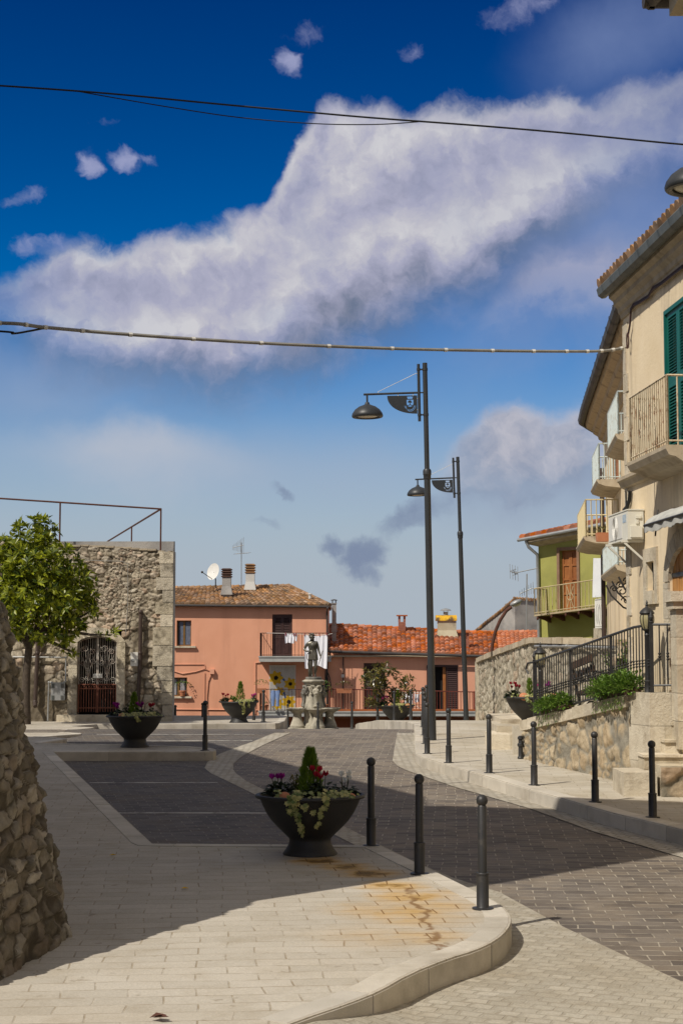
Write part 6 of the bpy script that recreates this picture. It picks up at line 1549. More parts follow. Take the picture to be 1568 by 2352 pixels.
# corner stones
mb = MB(); z = -1.2; k = 0
while z < ZE - .75:
    h = R.uniform(.28, .42); w = (.16, .28)[k % 2]; F1.box(mb, -.012, w, -.2, .014 + R.uniform(0, .006), z, z + h - .008, R.random()); z += h; k += 1
mb.build('quoin', M['limestone'], bh)
s0, s1 = B1(1432, 1102, .1), B1(1519, 1060, .1)
mb = MB(); strip(mb, [(W(-.06, 0, 0), OUT), (W(LW, 0, 0), OUT)], [(0, s0[1] - .12), (.06, s0[1] - .10), (.10, s0[1] - .02), (.13, s0[1]), (.13, s0[1] + .05), (0, s0[1] + .08)]); mb.build('string_course', M['cornice'], bh, fix=True)
# green louvred shutters
shp = MB(); F1.box(shp, shut[0] + .002, shut[0] + .05, -.1, .02, shut[2], shut[3] - .002); F1.box(shp, shut[1] - .05, shut[1] - .002, -.1, .02, shut[2], shut[3] - .002); F1.box(shp, shut[0] + .05, shut[1] - .05, -.1, .02, shut[3] - .06, shut[3] - .002); so = shp.build('window', M['shutter_green'], bh)
m = (shut[0] + shut[1]) / 2
for x0, x1 in ((shut[0] + .05, m - .003), (m + .003, shut[1] - .05)):
    mb = MB(); mz = lerp(shut[2], shut[3], .5); louvre(mb, F1, x0, x1, mz + .001, shut[3] - .06, -.01, 20, .075); louvre(mb, F1, x0, x1, shut[2], mz - .001, -.01, 20, .075); mb.build('shutter', M['shutter_green'], so)
mb = MB(); F1.box(mb, shut[0] + .01, shut[1] - .01, -.3, -.28, shut[2], shut[3]); mb.build('pane', M['dark'], so)
# balcony
ba0, ba1, pb = B1(1513, 900)[0], B1(1513, 900)[0] + 1.95, .42
pb = abs(B1(1446, 1000, 0)[0] * 0 + .43)
zb0 = 2.70
mb = MB(); prof_ = [(0, zb0 - .24), (pb * .55, zb0 - .2), (pb * .8, zb0 - .13), (pb * 1.0, zb0 - .11), (pb * 1.1, zb0 - .03), (pb * 1.1, zb0 + .02), (0, zb0 + .02)]
strip(mb, [(W(ba0 - .05, 0, 0), OUT), (W(ba1 + .05, 0, 0), OUT)], prof_); mb.add([W(ba0 - .05, b, z) for b, z in prof_], [tuple(range(len(prof_)))]); mb.add([W(ba1 + .05, b, z) for b, z in prof_], [tuple(range(len(prof_)))])
bl = mb.build('balcony', M['cornice'], bh, fix=True)
M['rusty_white'] = pm('rusted_white_iron', (.60, .52, .38), (.52, .42, .28), 8, .7, c3=(.20, .08, .03), sc3=7, lo3=.52, hi3=.66)
mb = MB(); railing(mb, [W(ba0, .02, zb0 + .02), W(ba0, pb, zb0 + .02), W(ba1, pb, zb0 + .02), W(ba1, .02, zb0 + .02)], .93, .105, .011, .016)
for s in (.3, .7):
    a = lerp(ba0, ba1, s)
    for q in range(2): mb.tube([W(a + .05 * math.cos(t) * (1 - t / 9), pb + .012, zb0 + .35 + .25 * q + .08 * math.sin(t) * (1 - t / 9)) for t in np.linspace(0, 7, 14)], .006, 4)
mb.build('railing', M['rusty_white'], bl)
# small barred window with stone surround
mb = MB(); F1.box(mb, win[0] - .16, win[0] - .002, -.2, .03, win[2] - .2, win[3] + .2); F1.box(mb, win[1] + .002, win[1] + .16, -.2, .03, win[2] - .2, win[3] + .2); F1.box(mb, win[0] - .002, win[1] + .002, -.2, .03, win[3] + .002, win[3] + .2); F1.box(mb, win[0] - .002, win[1] + .002, -.2, .06, win[2] - .2, win[2] - .002)
wo = mb.build('window', M['limestone'], bh)
mb = MB(); F1.box(mb, win[0] + .01, win[1] - .01, -.3, -.26, win[2], win[3]); mb.build('pane', M['dark'], wo)
mb = MB()
for k in range(4): mb.tube([W(lerp(win[0], win[1], (k + .5) / 4) - .04, -.08, win[2]), W(lerp(win[0], win[1], (k + .5) / 4) + .04, -.08, win[3])], .010, 4); mb.tube([W(lerp(win[0], win[1], (k + .5) / 4) + .05, -.07, win[2]), W(lerp(win[0], win[1], (k + .5) / 4) - .05, -.07, win[3])], .010, 4)
mb.build('grille', M['iron'], wo)
# arched plank door
mb = MB(); nn_ = 9
for k in range(nn_):
    x0, x1 = lerp(dw[0], dw[1], k / nn_), lerp(dw[0], dw[1], (k + 1) / nn_) - .006; F1.box(mb, x0, x1, -.09, -.035 + R.uniform(-.006, .006), dw[2], dw[3] + .01, R.random())
F1.box(mb, dw[0], dw[1], -.12, -.07, dw[2], dw[3])
do = mb.build('door', M['oldwood'], bh)
mb = MB()
for z in (.35, 1.05, 1.62): F1.box(mb, dw[0] + .02, dw[1] - .1, -.045, -.02, z, z + .06)
mb.build('hinge', M['iron'], do)
mb = MB(); amid = (dw[0] + dw[1]) / 2; rA = (dw[1] - dw[0]) / 2
for k in range(11):
    t0, t1 = PI * k / 11, PI * (k + 1) / 11 - .015
    loop = [W(amid - (rA + q) * math.cos(t), .03, dw[3] - .45 + (.45 + q) * math.sin(t)) for t, q in ((t0, .001), (t1, .001), (t1, .26), (t0, .26))]; mb.prism(loop, OUT * -.1, R.random())
for (x0, x1) in ((dw[0] - .26, dw[0] - .002), (dw[1] + .002, dw[1] + .26)):
    z = -1.2
    while z < dw[3] - .5: h = min(.42, dw[3] - .46 - z + .001); F1.box(mb, x0, x1, -.1, .03 + R.uniform(0, .004), z, z + h - .006, R.random()); z += .42
cor = [W(dw[0], .0, dw[3] - .45)]
mb.build('door_surround', M['limestone'], do, fix=True)
# spandrels closing the arch over the square opening
mb = MB()
for s in (0, 1):
    x = dw[s]; pts = [W(x, -.1, dw[3]), W(amid, -.1, dw[3])] + [W(amid + (-1 if s == 0 else 1) * rA * math.sin(t), -.1, dw[3] - .45 + .45 * math.cos(t)) for t in np.linspace(0, PI / 2, 9)]
    mb.prism(pts, OUT * .09, .5)
mb.build('spandrel', M['beige'], do, fix=True)
# cable bundle on the facade
mb = MB()
cab = [B1(u, v, .04) for u, v in ((1568, 612), (1545, 630), (1520, 650), (1500, 662), (1490, 680), (1470, 693), (1455, 700), (1449, 712), (1447, 745), (1443, 768))]
for off in (0, .018, -.02): mb.tube([W(a, .045 + abs(off) * .4, z + off) for a, z in cab], .0105, 5)
a, z = cab[-1]; mb.tube([W(a + .06 * math.sin(t), .06, z + .02 + .12 * (math.cos(t) - 1)) for t in np.linspace(0, 2 * PI, 10)], .012, 5)
o = mb.build('wall_cable', M['rail_brown'], smooth=True); tag(o, 'bundle of dark cables drooping across the beige facade under the eave', 'cable')
cab = [B1(u, v, .04) for u, v in ((1446, 1128), (1444, 1150), (1438, 1165), (1432, 1172))]
mb = MB(); mb.tube([W(a, .04, z) for a, z in cab] , .03, 6); mb.tube([W(.12, .03, 2.5), W(.12, .03, 1.9)], .015, 5); o = mb.build('wall_cable', M['cable'], smooth=True); tag(o, 'short tangled cable on the beige corner above the air conditioner', 'cable')
# air conditioner on brackets
ac = thing('air_conditioner', 'cream air conditioner unit bracketed to the corner of the beige house', 'air conditioner', W(.3, .15, 1.6))
a1_, zt_ = B1(1443, 1172, .24); zb_ = B1(1443, 1239, .24)[1]; a0_ = -.1
mb = MB(); F1.box(mb, a0_, a1_, .02, .26, zb_, zt_); F1.box(mb, a0_ - .01, a1_ + .01, .012, .27, zt_, zt_ + .018); mb.build('casing', M['ac'], ac)
mb = MB(); F1.box(mb, a0_ + .05, lerp(a0_, a1_, .72), .2605, .268, zb_ + .04, zt_ - .04)
for k in range(9): mb.tube([W(lerp(a0_, a1_, .38) + r * math.cos(t), .27, (zb_ + zt_) / 2 + r * math.sin(t)) for r in (.02 + k * .02,) for t in np.linspace(0, 2 * PI, 17)], .004, 4)
mb.build('grille', M['white_metal'], ac)
mb = MB(); F1.box(mb, a1_, a1_ + .03, .05, .22, zb_ + .03, zb_ + .2); F1.box(mb, a1_ + .001, a1_ + .02, .06, .14, zt_ - .12, zt_ - .08); F1.box(mb, a1_ + .001, a1_ + .02, .1, .14, zt_ - .2, zt_ - .14); mb.build('valve_cover', M['ac'], ac)
mb = MB(); F1.box(mb, lerp(a0_, a1_, .75), lerp(a0_, a1_, .92), .2605, .264, zt_ - .17, zt_ - .05); mb.build('badge', pm('blue_badge', (.18, .33, .5), (.6, .62, .6), 40, .5), ac)
for a in (a0_ + .12, a1_ - .1): mb = MB(); F1.box(mb, a, a + .04, .0, .34, zb_ - .04, zb_ - .003); mb.bar(W(a + .02, .01, zb_ - .3), W(a + .02, .3, zb_ - .04), .03); mb.build('bracket', M['ac'], ac)
# awning
aw = thing('awning', 'rolled grey fabric awning with scalloped edge over the arched door', 'awning', W(1.5, .2, 1.9))
za = B1(1480, 1212, .38)[1]; aa0, aa1 = B1(1477, 1212, .38)[0], B1(1477, 1212, .38)[0] + 4.2
n = 60; A = np.zeros((7, n + 1, 3))
for j in range(n + 1):
    a = lerp(aa0, aa1, j / n); sc = .022 * abs(math.sin(j * PI / 4 + .6 * math.sin(j * .3))); wv = .012 * math.sin(j * .9)
    for i, (b, z) in enumerate(((.02, za + .25), (.12, za + .21), (.24, za + .16), (.33, za + .11), (.37, za + .06), (.372, za + .0), (.37, za - .06 - sc))): A[i, j] = W(a, b + wv, z + (.01 * math.sin(j * .6 + i)))
mb = MB(); mb.grid(A); B2 = A - np.array([OUT.x, OUT.y, 0]) * .012; mb.grid(B2[::-1]); mb.build('fabric', M['awning'], aw, smooth='all')
mb = MB(); mb.tube([W(aa0 + .02, .38, za + .03), W(aa1, .38, za + .03)], .016, 6); mb.tube([W(aa0 + .05, .02, za + .1), W(aa0 + .05, .38, za + .03)], .014, 5); mb.tube([W(aa0 + .1, .2, za + .25), W(aa0 + .12, .25, za - .12)], .012, 5); mb.build('frame', M['iron'], aw)
o = MB(); o.box(0, 0, 0, 0, 0, 0)

# ---------------------------------------------------------------- cream curved house behind
ch2 = thing('cream_house', 'cream house row curving away with four small balconies under deep eaves', 'house', (6, 34, -1.2))
Wl = [Vector((5.25, 24.9, 0)), Vector((5.85, 31, 0)), Vector((6.45, 37, 0)), Vector((6.85, 41, 0)), Vector((7.1, 43.2, 0)), Vector((7.5, 44.3, 0)), Vector((8.4, 45.0, 0)), Vector((9.8, 45.4, 0))]
nrm = []
for i in range(len(Wl)):
    d = (Wl[min(len(Wl) - 1, i + 1)] - Wl[max(0, i - 1)]).normalized(); nrm.append(Vector((-d.y, d.x, 0)))
line2 = list(zip(Wl, nrm)); zt2 = 5.57
mb = MB(); strip(mb, line2, [(0, -1.8), (0, zt2 + .5)]); mb.quad((9.8, 45.4, -1.8), (14, 45.4, -1.8), (14, 45.4, zt2 + .5), (9.8, 45.4, zt2 + .5)); mb.build('wall', M['beige2'], ch2, smooth='all')
mb = MB(); cp2 = [(0, zt2), (.06, zt2 + .02), (.10, zt2 + .14), (.22, zt2 + .18), (.26, zt2 + .28), (.42, zt2 + .34), (.46, zt2 + .44), (.66, zt2 + .5), (.70, zt2 + .58), (.72, zt2 + .66), (0, zt2 + .68)]
cp2 = [(b * .72, z) for b, z in cp2]; strip(mb, line2, cp2); mb.build('cornice', pm('worn_cornice', (.42, .31, .19), (.5, .38, .24), 3, .9, .5, 30, c3=(.22, .155, .095), sc3=3, lo3=.5, hi3=.68, bd=.015), ch2, fix=True)
gz = zt2 + .68; gp2 = [(b - .215, z) for b, z in [(.74, gz + .05), (.72, gz - .03), (.77, gz - .10), (.84, gz - .11), (.90, gz - .06), (.925, gz + .04), (.91, gz + .05)]]
mb = MB(); strip(mb, line2, gp2)
for k in range(0, 44):
    t = k / 44 * (len(Wl) - 1); i = min(int(t), len(Wl) - 2); p = Wl[i].lerp(Wl[i + 1], t - i); q = Wl[i].lerp(Wl[i + 1], t - i + .012); no = nrm[i].lerp(nrm[i + 1], t - i)
    strip(mb, [(p, no), (q, no)], [(b - .215, z) for b, z in ((.73, gz + .058), (.71, gz - .035), (.765, gz - .115), (.845, gz - .125), (.915, gz - .07), (.94, gz + .045), (.915, gz + .06))])
mb.build('gutter', M['darkgutter'], ch2, fix=True)
mb = MB()
for i in range(len(Wl) - 1):
    p, q = Wl[i] + nrm[i] * .62, Wl[i + 1] + nrm[i + 1] * .62; r_, s_ = Wl[i] - nrm[i] * 4, Wl[i + 1] - nrm[i + 1] * 4
    if i > 3: r_, s_ = Vector((11, 40, 0)), Vector((11.3, 40, 0))
    for t_ in (p, q): t_.z = gz + .08
    for t_ in (r_, s_): t_.z = gz + 1.3
    if i <= 3: tile_roof(mb, q, p, r_, s_, .22, .45, .06, 50 + i)
    else: mb.quad(q, p, r_, s_, .4)
mb.build('roof', M['tile_old'], ch2, smooth=True)
def wall2(y):
    for i in range(len(Wl) - 1):
        if Wl[i].y <= y <= Wl[i + 1].y:
            t = (y - Wl[i].y) / (Wl[i + 1].y - Wl[i].y); return Wl[i].lerp(Wl[i + 1], t), nrm[i].lerp(nrm[i + 1], t).normalized()
pale_iron = pm('pale_blue_iron', (.50, .57, .56), (.56, .62, .60), 5, .6, c3=(.35, .3, .22), sc3=6, lo3=.55, hi3=.68)
yel_iron = pm('yellowed_iron', (.58, .48, .27), (.64, .55, .34), 5, .6)
def balc(yn, yf, un, vfl, vtop, mat, h=None, door=True, brackets=False):
    pn, on = wall2(yn); pf, of = wall2(yf); q = P(un, vfl, yn); z = q.z; b = (pn.x - q.x) / abs(on.x); h = P(un, vtop, yn).z - z
    mb = MB(); pr2 = [(0, z - .2), (b * .7, z - .16), (b + .02, z - .10), (b + .06, z - .03), (b + .06, z), (0, z)]
    strip(mb, [(pn, on), (pf, of)], pr2)
    for pp, oo in ((pn, on), (pf, of)): mb.add([(pp.x + oo.x * bb, pp.y + oo.y * bb, zz) for bb, zz in pr2], [tuple(range(6))])
    bo = mb.build('balcony', M['cornice'], ch2, fix=True)
    up = Vector((0, 0, z)); mb = MB(); railing(mb, [pn + on * .02 + up, pn + on * b + up, pf + of * b + up, pf + of * .02 + up], h, .11, .013, .018, .05)
    mb.build('railing', mat, bo)
    if door:
        d = (pf - pn).normalized(); c = pn.lerp(pf, .5); FD = Frame((c.x, c.y, 0), d, on); mb = MB(); louvre(mb, FD, -.5, 0, z + .02, z + 2.1, .05, 30, .06); louvre(mb, FD, .004, .5, z + .02, z + 2.1, .05, 30, .06); mb.build('shutter', pm('red_brown_shutter', (.24, .11, .06), (.3, .15, .09), 4, .7), bo)
    if brackets:
        for t in (.08, .5, .92):
            mb = MB(); p, o_ = pn.lerp(pf, t), on.lerp(of, t)
            mb.tube([p + o_ * .02 + Vector((0, 0, z - .75)), p + o_ * (b * .3) + Vector((0, 0, z - .7)), p + o_ * (b * .75) + Vector((0, 0, z - .45)), p + o_ * (b * .95) + Vector((0, 0, z - .22))], .02, 5)
            for (bb, zz, rr) in ((.35, .35, .12), (.65, .3, .08), (.2, .55, .1)): mb.tube([p + o_ * (b * bb + rr * math.cos(s) * (1 - s / 10)) + Vector((0, 0, z - zz + rr * math.sin(s) * (1 - s / 10))) for s in np.linspace(0, 8, 14)], .013, 4)
            mb.build('bracket', M['iron'], bo)
balc(31.5, 34.5, 1420, 995, 898, pale_iron)
balc(37.0, 39.6, 1376, 1100, 1018, pale_iron)
balc(38.0, 42.3, 1346, 1231, 1147, yel_iron, door=False)
balc(30.5, 35.0, 1420, 1296, 1228, pale_iron, brackets=True)
# downpipe, wall arch and odds on the cream house
p, o_ = wall2(42.6); pipe('downpipe', [(p.x - .12, p.y, 4.9), (p.x - .12, p.y, -1.0)], .06, M['pvc'], 'brown downpipe at the far end of the cream house', 'downpipe')
p, o_ = wall2(34.0); FD = Frame((p.x, p.y, 0), (Wl[2] - Wl[1]), nrm[1])
mb = MB(); c = []
for s in np.linspace(0, 1, 9): c.append(FD.W(-.45 + .45 * s, .012, .3 + 1.0 * math.sin(s * PI / 2)))
for s in np.linspace(0, 1, 9)[1:]: c.append(FD.W(.45 * s, .012, .3 + 1.0 * math.cos(s * PI / 2)))
mb.prism([FD.W(-.45, .012, -1.3)] + c + [FD.W(.45, .012, -1.3)], FD.out * -.1); mb.build('painted_arch', pm('white_limewash', (.66, .64, .58), (.72, .7, .64), 3, .9), ch2, fix=True)
p, o_ = wall2(28.2); pipe('downpipe', [(p.x - .1, p.y, 2.1), (p.x - .1, p.y, -1.0)], .028, M['iron'], 'thin black pipe on the cream wall left of the beige corner', 'pipe', 6)
potted('terracotta planter hanging from the yellowed balcony', 1386, 1244, 36.6, .14, .2, .12, .1, 25, 'leaf_bronze', True)
t = thing('small_railing', 'narrow white iron railing beside the green house', 'railing', P(1375, 1442, 44)); mb = MB(); railing(mb, [P(1367, 1443, 46.0), P(1386, 1443, 44.0)], P(1367, 1378, 46).z - P(1367, 1443, 46).z, .13, .012, .018)
for k in range(3): q = P(1371 + k * 5, 1410, 45.4 - k * .5); mb.tube([q + Vector((.05 * math.cos(s), 0, .28 * math.sin(s))) for s in np.linspace(0, 2 * PI, 11)], .012, 4)
mb.build('bars', M['white_metal'], t)
mb = MB(); q0, q1 = P(1360, 1372, 46.4), P(1386, 1372, 46.2); mb.prism([q0, q1, P(1384, 1282, 46.2), P(1362, 1282, 46.4)], (0, .05, 0)); mb.prism([P(1366, 1372, 46.15), P(1384, 1372, 46.0), P(1383, 1368, 46), P(1366, 1368, 46.15)], (0, -.1, 0)); o = mb.build('sun_blind', pm('white_blind', (.66, .68, .7), (.72, .74, .75), 3, .9), fix=True); tag(o, 'white hanging blind between green house and cream house', 'blind')
mb = MB(); mb.prism([P(1362, 1443, 46.3), P(1392, 1443, 44.2), P(1392, 1500, 44.2), P(1362, 1500, 46.3)], (.5, 3, 0)); o = mb.build('stone_block', M['quoin'], fix=True); tag(o, 'stone base under the narrow white railing beside the green house', 'stone block')

# ================================================================ TERRACE WITH RAILING
tx = lambda y: 3.12 + (27.5 - y) * .2275
tt_ = [(20.9, -.545), (22.4, -.56), (23.2, -.60), (27.5, -1.14), (28.5, -1.22), (31, -1.38), (36, -1.42)]
tz = lambda y: interp(tt_, y)
tw_ = thing('terrace_wall', 'mortared rubble terrace wall with stone coping and corner pillar', 'wall', (3.6, 25, zr(25)))
ysr = [27.6, 26.5, 25.5, 24.4, 23.05]
rubble('wall', M['rubble_terrace'], [(tx(y), y, zr(y) - .15) for y in ysr], [(tx(y), y, tz(y) - .13) for y in ysr], res=.02, sw=.36, sh=.27, depth=.05, seed=33, parent=tw_, gapw=.26, rough=.026, sharp=1.3, flat=1.5, mort=.36)
mb = MB(); yy = 27.65
while yy > 23.1:
    L = R.uniform(.35, .6); y2 = max(23.1, yy - L); a, b = Vector((tx(yy), yy)), Vector((tx(y2 + .012), y2 + .012)); nn = Vector((-.975, -.222)); o1 = .075 + R.uniform(-.015, .015); p = [a + nn * o1, b + nn * o1, b - nn * .32, a - nn * .32]; za, zb2 = tz(yy), tz(y2); h = R.uniform(-.012, .012)
    mb.hexa([(*p[0], za - .17), (*p[1], zb2 - .17), (*p[2], zb2 - .17), (*p[3], za - .17), (*p[0], za + h), (*p[1], zb2 + h), (*p[2], zb2 + h), (*p[3], za + h)], R.random()); yy = y2
mb.build('coping', M['limestone'], tw_, fix=True)
# corner pillar of big blocks
y0, y1 = 22.4, 23.12; xL0, xL1 = tx(y0) - .03, tx(y1) - .03; xR = 4.72; zb_ = zr(22) - .1
mb = MB(); cs = [(-.55, -1.0), (-1.006, -1.5), (-1.506, zb_)]
for (zt_, zl_) in cs:
    cut = [xL0, R.uniform(4.35, 4.5), xR] if zt_ < -.9 else [xL0, xR]
    for i in range(len(cut) - 1):
        xa_, xb_ = cut[i] + (.004 if i else 0), cut[i + 1]
        xf = xL1 if i == 0 else xa_
        mb.hexa([(xa_, y0, zl_), (xb_, y0, zl_), (xb_, y1, zl_), (xf, y1, zl_), (xa_, y0, zt_), (xb_, y0, zt_), (xb_, y1, zt_), (xf, y1, zt_)], R.random())
mb.build('pillar', M['limestone'], tw_, fix=True)
# terrace floor
pts = [(tx(y) + .25, y) for y in (28.2, 27, 25, 23.13)] + [(xR, 23.13), (xR, 22.41), (7, 22.41), (7, 36), (5.2, 36.5), (4.5, 36), (3.7, 31.0), (3.0, 28.6)]
sheet('terrace_floor', pts, tz, M['pave_right'], lift=-.05, skirt=1.2, label='sloping stone terrace floor behind the iron railing', cat='terrace')
# low stone steps at the left end of the terrace
st_ = thing('stone_steps', 'low limestone steps at the left end of the terrace wall', 'steps', P(1165, 1700, 29)); mb = MB()
for (u0, u1, vt, y, d) in ((1128, 1208, 1687, 29.6, 1.4), (1140, 1208, 1667, 30.4, 2.2), (1150, 1230, 1652, 31.4, 3.0)):
    z = P(1170, vt, y).z; x0, x1 = P(u0, vt, y).x, P(u1, vt, y).x + .4; n = 3
    for k in range(n): mb.box(lerp(x0, x1, k / n) + .004, lerp(x0, x1, (k + 1) / n), y, y + d, zr(y) - .3, z, R.random())
mb.build('treads', M['limestone'], st_)
q = Vector(gr(1203, 1743)); t = thing('drain_post', 'small ornamental black iron post at the left end of the rubble wall', 'post', q - Vector((.06, .0, 0))); mb = MB()
mb.lathe([(.05, 0), (.055, .02), (.04, .05), (.038, .2), (.055, .215), (.055, .25), (.036, .27), (.036, .32), (.05, .335), (.046, .37), (.02, .39)], 14); mb.build('body', M['iron'], t, local=True, smooth=True)
mb = MB(); mb.tube([(0, -.03, .30), (0, -.10, .29), (0, -.11, .25)], .012, 6); mb.build('spout', M['iron'], t, local=True)
# iron railing
ir = thing('iron_railing', 'black wrought iron railing with collared bars sloping along the terrace wall', 'railing', (tx(25), 25, tz(25)))
ry = lambda t: lerp(27.35, 22.62, t)
hr = .97
def rp(t, z): y = ry(t); return Vector((tx(y) + .10, y, tz(y) + z))
mb = MB(); mb.tube([rp(t, hr) for t in np.linspace(0, 1, 9)], .02, 6); mb.tube([rp(t, .10) for t in np.linspace(0, 1, 9)], .016, 6); mb.tube([rp(0, hr), rp(0, hr) + Vector((-.1, .1, -.02)), rp(0, hr) + Vector((-.13, .12, -.12)), rp(0, hr) + Vector((-.09, .08, -.2))], .018, 6)
yF = 22.47; pc, pe = rp(1, 0), Vector((P(1551, 1500, yF).x, yF, tz(yF)))
pc2 = Vector((pc.x, pc.y, 0))
mb.tube([rp(1, hr), pe + Vector((.08, 0, hr - .01))], .02, 6); mb.tube([rp(1, .12), pe + Vector((0, 0, .12))], .016, 6); mb.build('handrail', M['iron'], ir)
mb = MB(); cb = MB(); n = 46
for k in range(1, n):
    if k in (16, 32): continue
    a, b = rp(k / n, .10), rp(k / n, hr); mb.tube([a, b], .0095, 5)
    for z in (.40, .44, .48): cb.ball(rp(k / n, z), .021, 7, 5, .8)
for k in (1, 2):
    a = rp(1, 0).lerp(pe, k / 3); mb.tube([a + Vector((0, 0, .12)), a + Vector((0, 0, hr))], .011, 5)
    for z in (.48, .52, .56): cb.ball(a + Vector((0, 0, z)), .024, 7, 5, .8)
mb.build('bars', M['iron'], ir); cb.build('collars', M['iron'], ir, smooth=True)
def post(p, ext=0):
    mb = MB(); mb.bar(p + Vector((0, 0, -ext)), p + Vector((0, 0, hr + .02)), .05); mb.lathe([(.028, hr + .02), (.034, hr + .035), (.018, hr + .05), (.030, hr + .07), (.036, hr + .10), (.024, hr + .14), (.004, hr + .185)], 12, tuple(p)); mb.build('post', M['iron'], ir)
post(rp(0, 0), .05); post(rp(1, 0)); post(pe)
for t in (16 / n, 32 / n):
    mb = MB(); mb.bar(rp(t, -.3), rp(t, hr), .045, .012); mb.build('post', M['iron'], ir)
# garden lamps
gl1 = thing('garden_lamp', 'black post lantern with amber glass at the pillar corner of the railing', 'lantern', Vector((P(1486, 1500, 22.75).x, 22.75, tz(22.75) - .05)), 'post lanterns on the terrace')
mb = MB(); mb.lathe([(.075, 0), (.075, .04), (.055, .07), (.048, .22), (.055, .235), (.038, .25), (.034, .86), (.046, .88), (.03, .9), (.03, .93), (.07, .95), (.075, .965)], 12); mb.build('pole', M['iron'], gl1, local=True, smooth=True)
mb = MB(); mb.lathe([(.055, .965), (.078, 1.01), (.094, 1.08), (.094, 1.13), (.08, 1.175)], 16); mb.build('glass', M['lampglass'], gl1, local=True, smooth=True)
mb = MB()
for k in range(8):
    a = 2 * PI * k / 8; mb.tube([(r * math.cos(a), r * math.sin(a), z) for r, z in ((.058, .965), (.081, 1.01), (.097, 1.08), (.097, 1.13), (.083, 1.178))], .006, 4)
mb.lathe([(.10, 1.175), (.108, 1.19), (.09, 1.22), (.055, 1.255), (.02, 1.275), (.012, 1.29), (.022, 1.305), (.012, 1.32), (.018, 1.335), (.003, 1.37)], 12); mb.build('lamp_cap', M['iron'], gl1, local=True, smooth=True)
dup(gl1, Vector((P(1240, 1500, 27.3).x, 27.3, tz(27.3) - .07)), .3, 'black post lantern with amber glass near the lower end of the railing', 'lantern')
# bench
by, bx = 26.05, 3.98
be = thing('bench', 'dark wood and cast iron bench behind the railing', 'bench', (bx, by, tz(by) - .05)); d1_ = Vector((-.13, .99, -.0)).normalized(); up = Vector((0, 0, 1)); sd = Vector((.99, .13, 0))  # along, facing
FB = Frame((bx, by, 0), d1_, sd)
z0_ = lambda a: tz(by + a * .97) - .05
slope = (z0_(.6) - z0_(-.6)) / 1.2
def bp(a, b, c): return FB.W(a, b, z0_(0) + slope * a + c)
mb = MB()
for (b, c, w, h) in ((-.13, .86, .04, .11), (-.10, .70, .035, .09)): mb.bar(bp(-.62, b, c), bp(.62, b, c), w, h)
mb.build('backrest', M['benchwood'], be); mb = MB()
for b in (-.02, .12, .26, .40): mb.bar(bp(-.62, b, .42), bp(.62, b, .42), .09, .04)
mb.build('seat', M['benchwood'], be)
for a in (-.56, .56):
    mb = MB(); mb.tube([bp(a, -.13, .92), bp(a, -.08, .6), bp(a, -.04, .42), bp(a, .0, .25), bp(a, -.1, .0)], .024, 6); mb.tube([bp(a, -.04, .40), bp(a, .38, .40), bp(a, .42, .3), bp(a, .36, .15), bp(a, .42, 0)], .024, 6)
    mb.tube([bp(a, -.1, .66), bp(a, .1, .62), bp(a, .3, .66), bp(a, .4, .62), bp(a, .38, .56), bp(a, .34, .42)], .022, 6); mb.tube([bp(a, .18 + .1 * math.cos(t) * (1 - t / 10), .2 + .1 * math.sin(t) * (1 - t / 10)) for t in np.linspace(0, 8, 14)], .014, 5)
    mb.build('leg', M['iron'], be)
mb = MB()
for k in range(5):
    a = lerp(-.45, .45, k / 4); mb.tube([bp(a - .1, -.115, .55), bp(a + .1, -.125, .76)], .012, 4); mb.tube([bp(a + .1, -.115, .55), bp(a - .1, -.125, .76)], .012, 4)
mb.build('lattice', M['iron'], be)
# hedge troughs on the wall top
def trough(y0, y1, u, label, r, h, n, over):
    ym = (y0 + y1) / 2; t = thing('potted_shrub', label, 'shrub', (tx(ym) - .0, ym, tz(ym)), 'bushy green shrubs in troughs on the terrace wall'); mb = MB()
    a, b = Vector((tx(y0) + .02, y0, tz(y0) + .0)), Vector((tx(y1) + .02, y1, tz(y1) + .0)); sdv = Vector((.95, .22, 0)) * .09
    mb.hexa([a - sdv, b - sdv, b + sdv, a + sdv] + [q + Vector((0, 0, .09)) for q in (a - sdv * 1.15, b - sdv * 1.15, b + sdv * 1.15, a + sdv * 1.15)]); mb.build('trough', M['benchwood'], t, fix=True); mb = MB()
    for k in range(n):
        s = R.random(); c = a.lerp(b, s) + Vector((-.05, 0, .07)); d = rdir(-.6); bump = .75 + .25 * math.sin(s * 9); p = c + Vector((d.x * r * 1.0, d.y * r, d.z * h * bump + h * .45)) * R.uniform(.55, 1.0)
        leaf(mb, p, (d + Vector((0, 0, .35)) + rdir() * .5).normalized(), Vector((0, 0, 1)), .062, .04, R.random())
    for k in range(over):
        s = R.random(); c = a.lerp(b, s) + Vector((-.16, 0, .1 - R.random() * .28)); leaf(mb, c, (Vector((-.4, 0, -1)) + rdir() * .5).normalized(), Vector((-1, 0, 0)), .05, .03, R.random())
    mb.build('foliage', M['leaf_hedge'], t)
trough(24.15, 23.0, 0, 'larger bushy green shrub overhanging the wall near the pillar', .24, .21, 2600, 200)
trough(26.6, 25.6, 0, 'smaller bushy green shrub in a trough halfway down the wall', .20, .16, 1500, 90)
t = thing('climbing_shrub', 'thin leafy climber growing beside the bench on the terrace', 'shrub', (P(1430, 1600, 26.0).x, 26.0, tz(26))); mb, sb = MB(), MB()
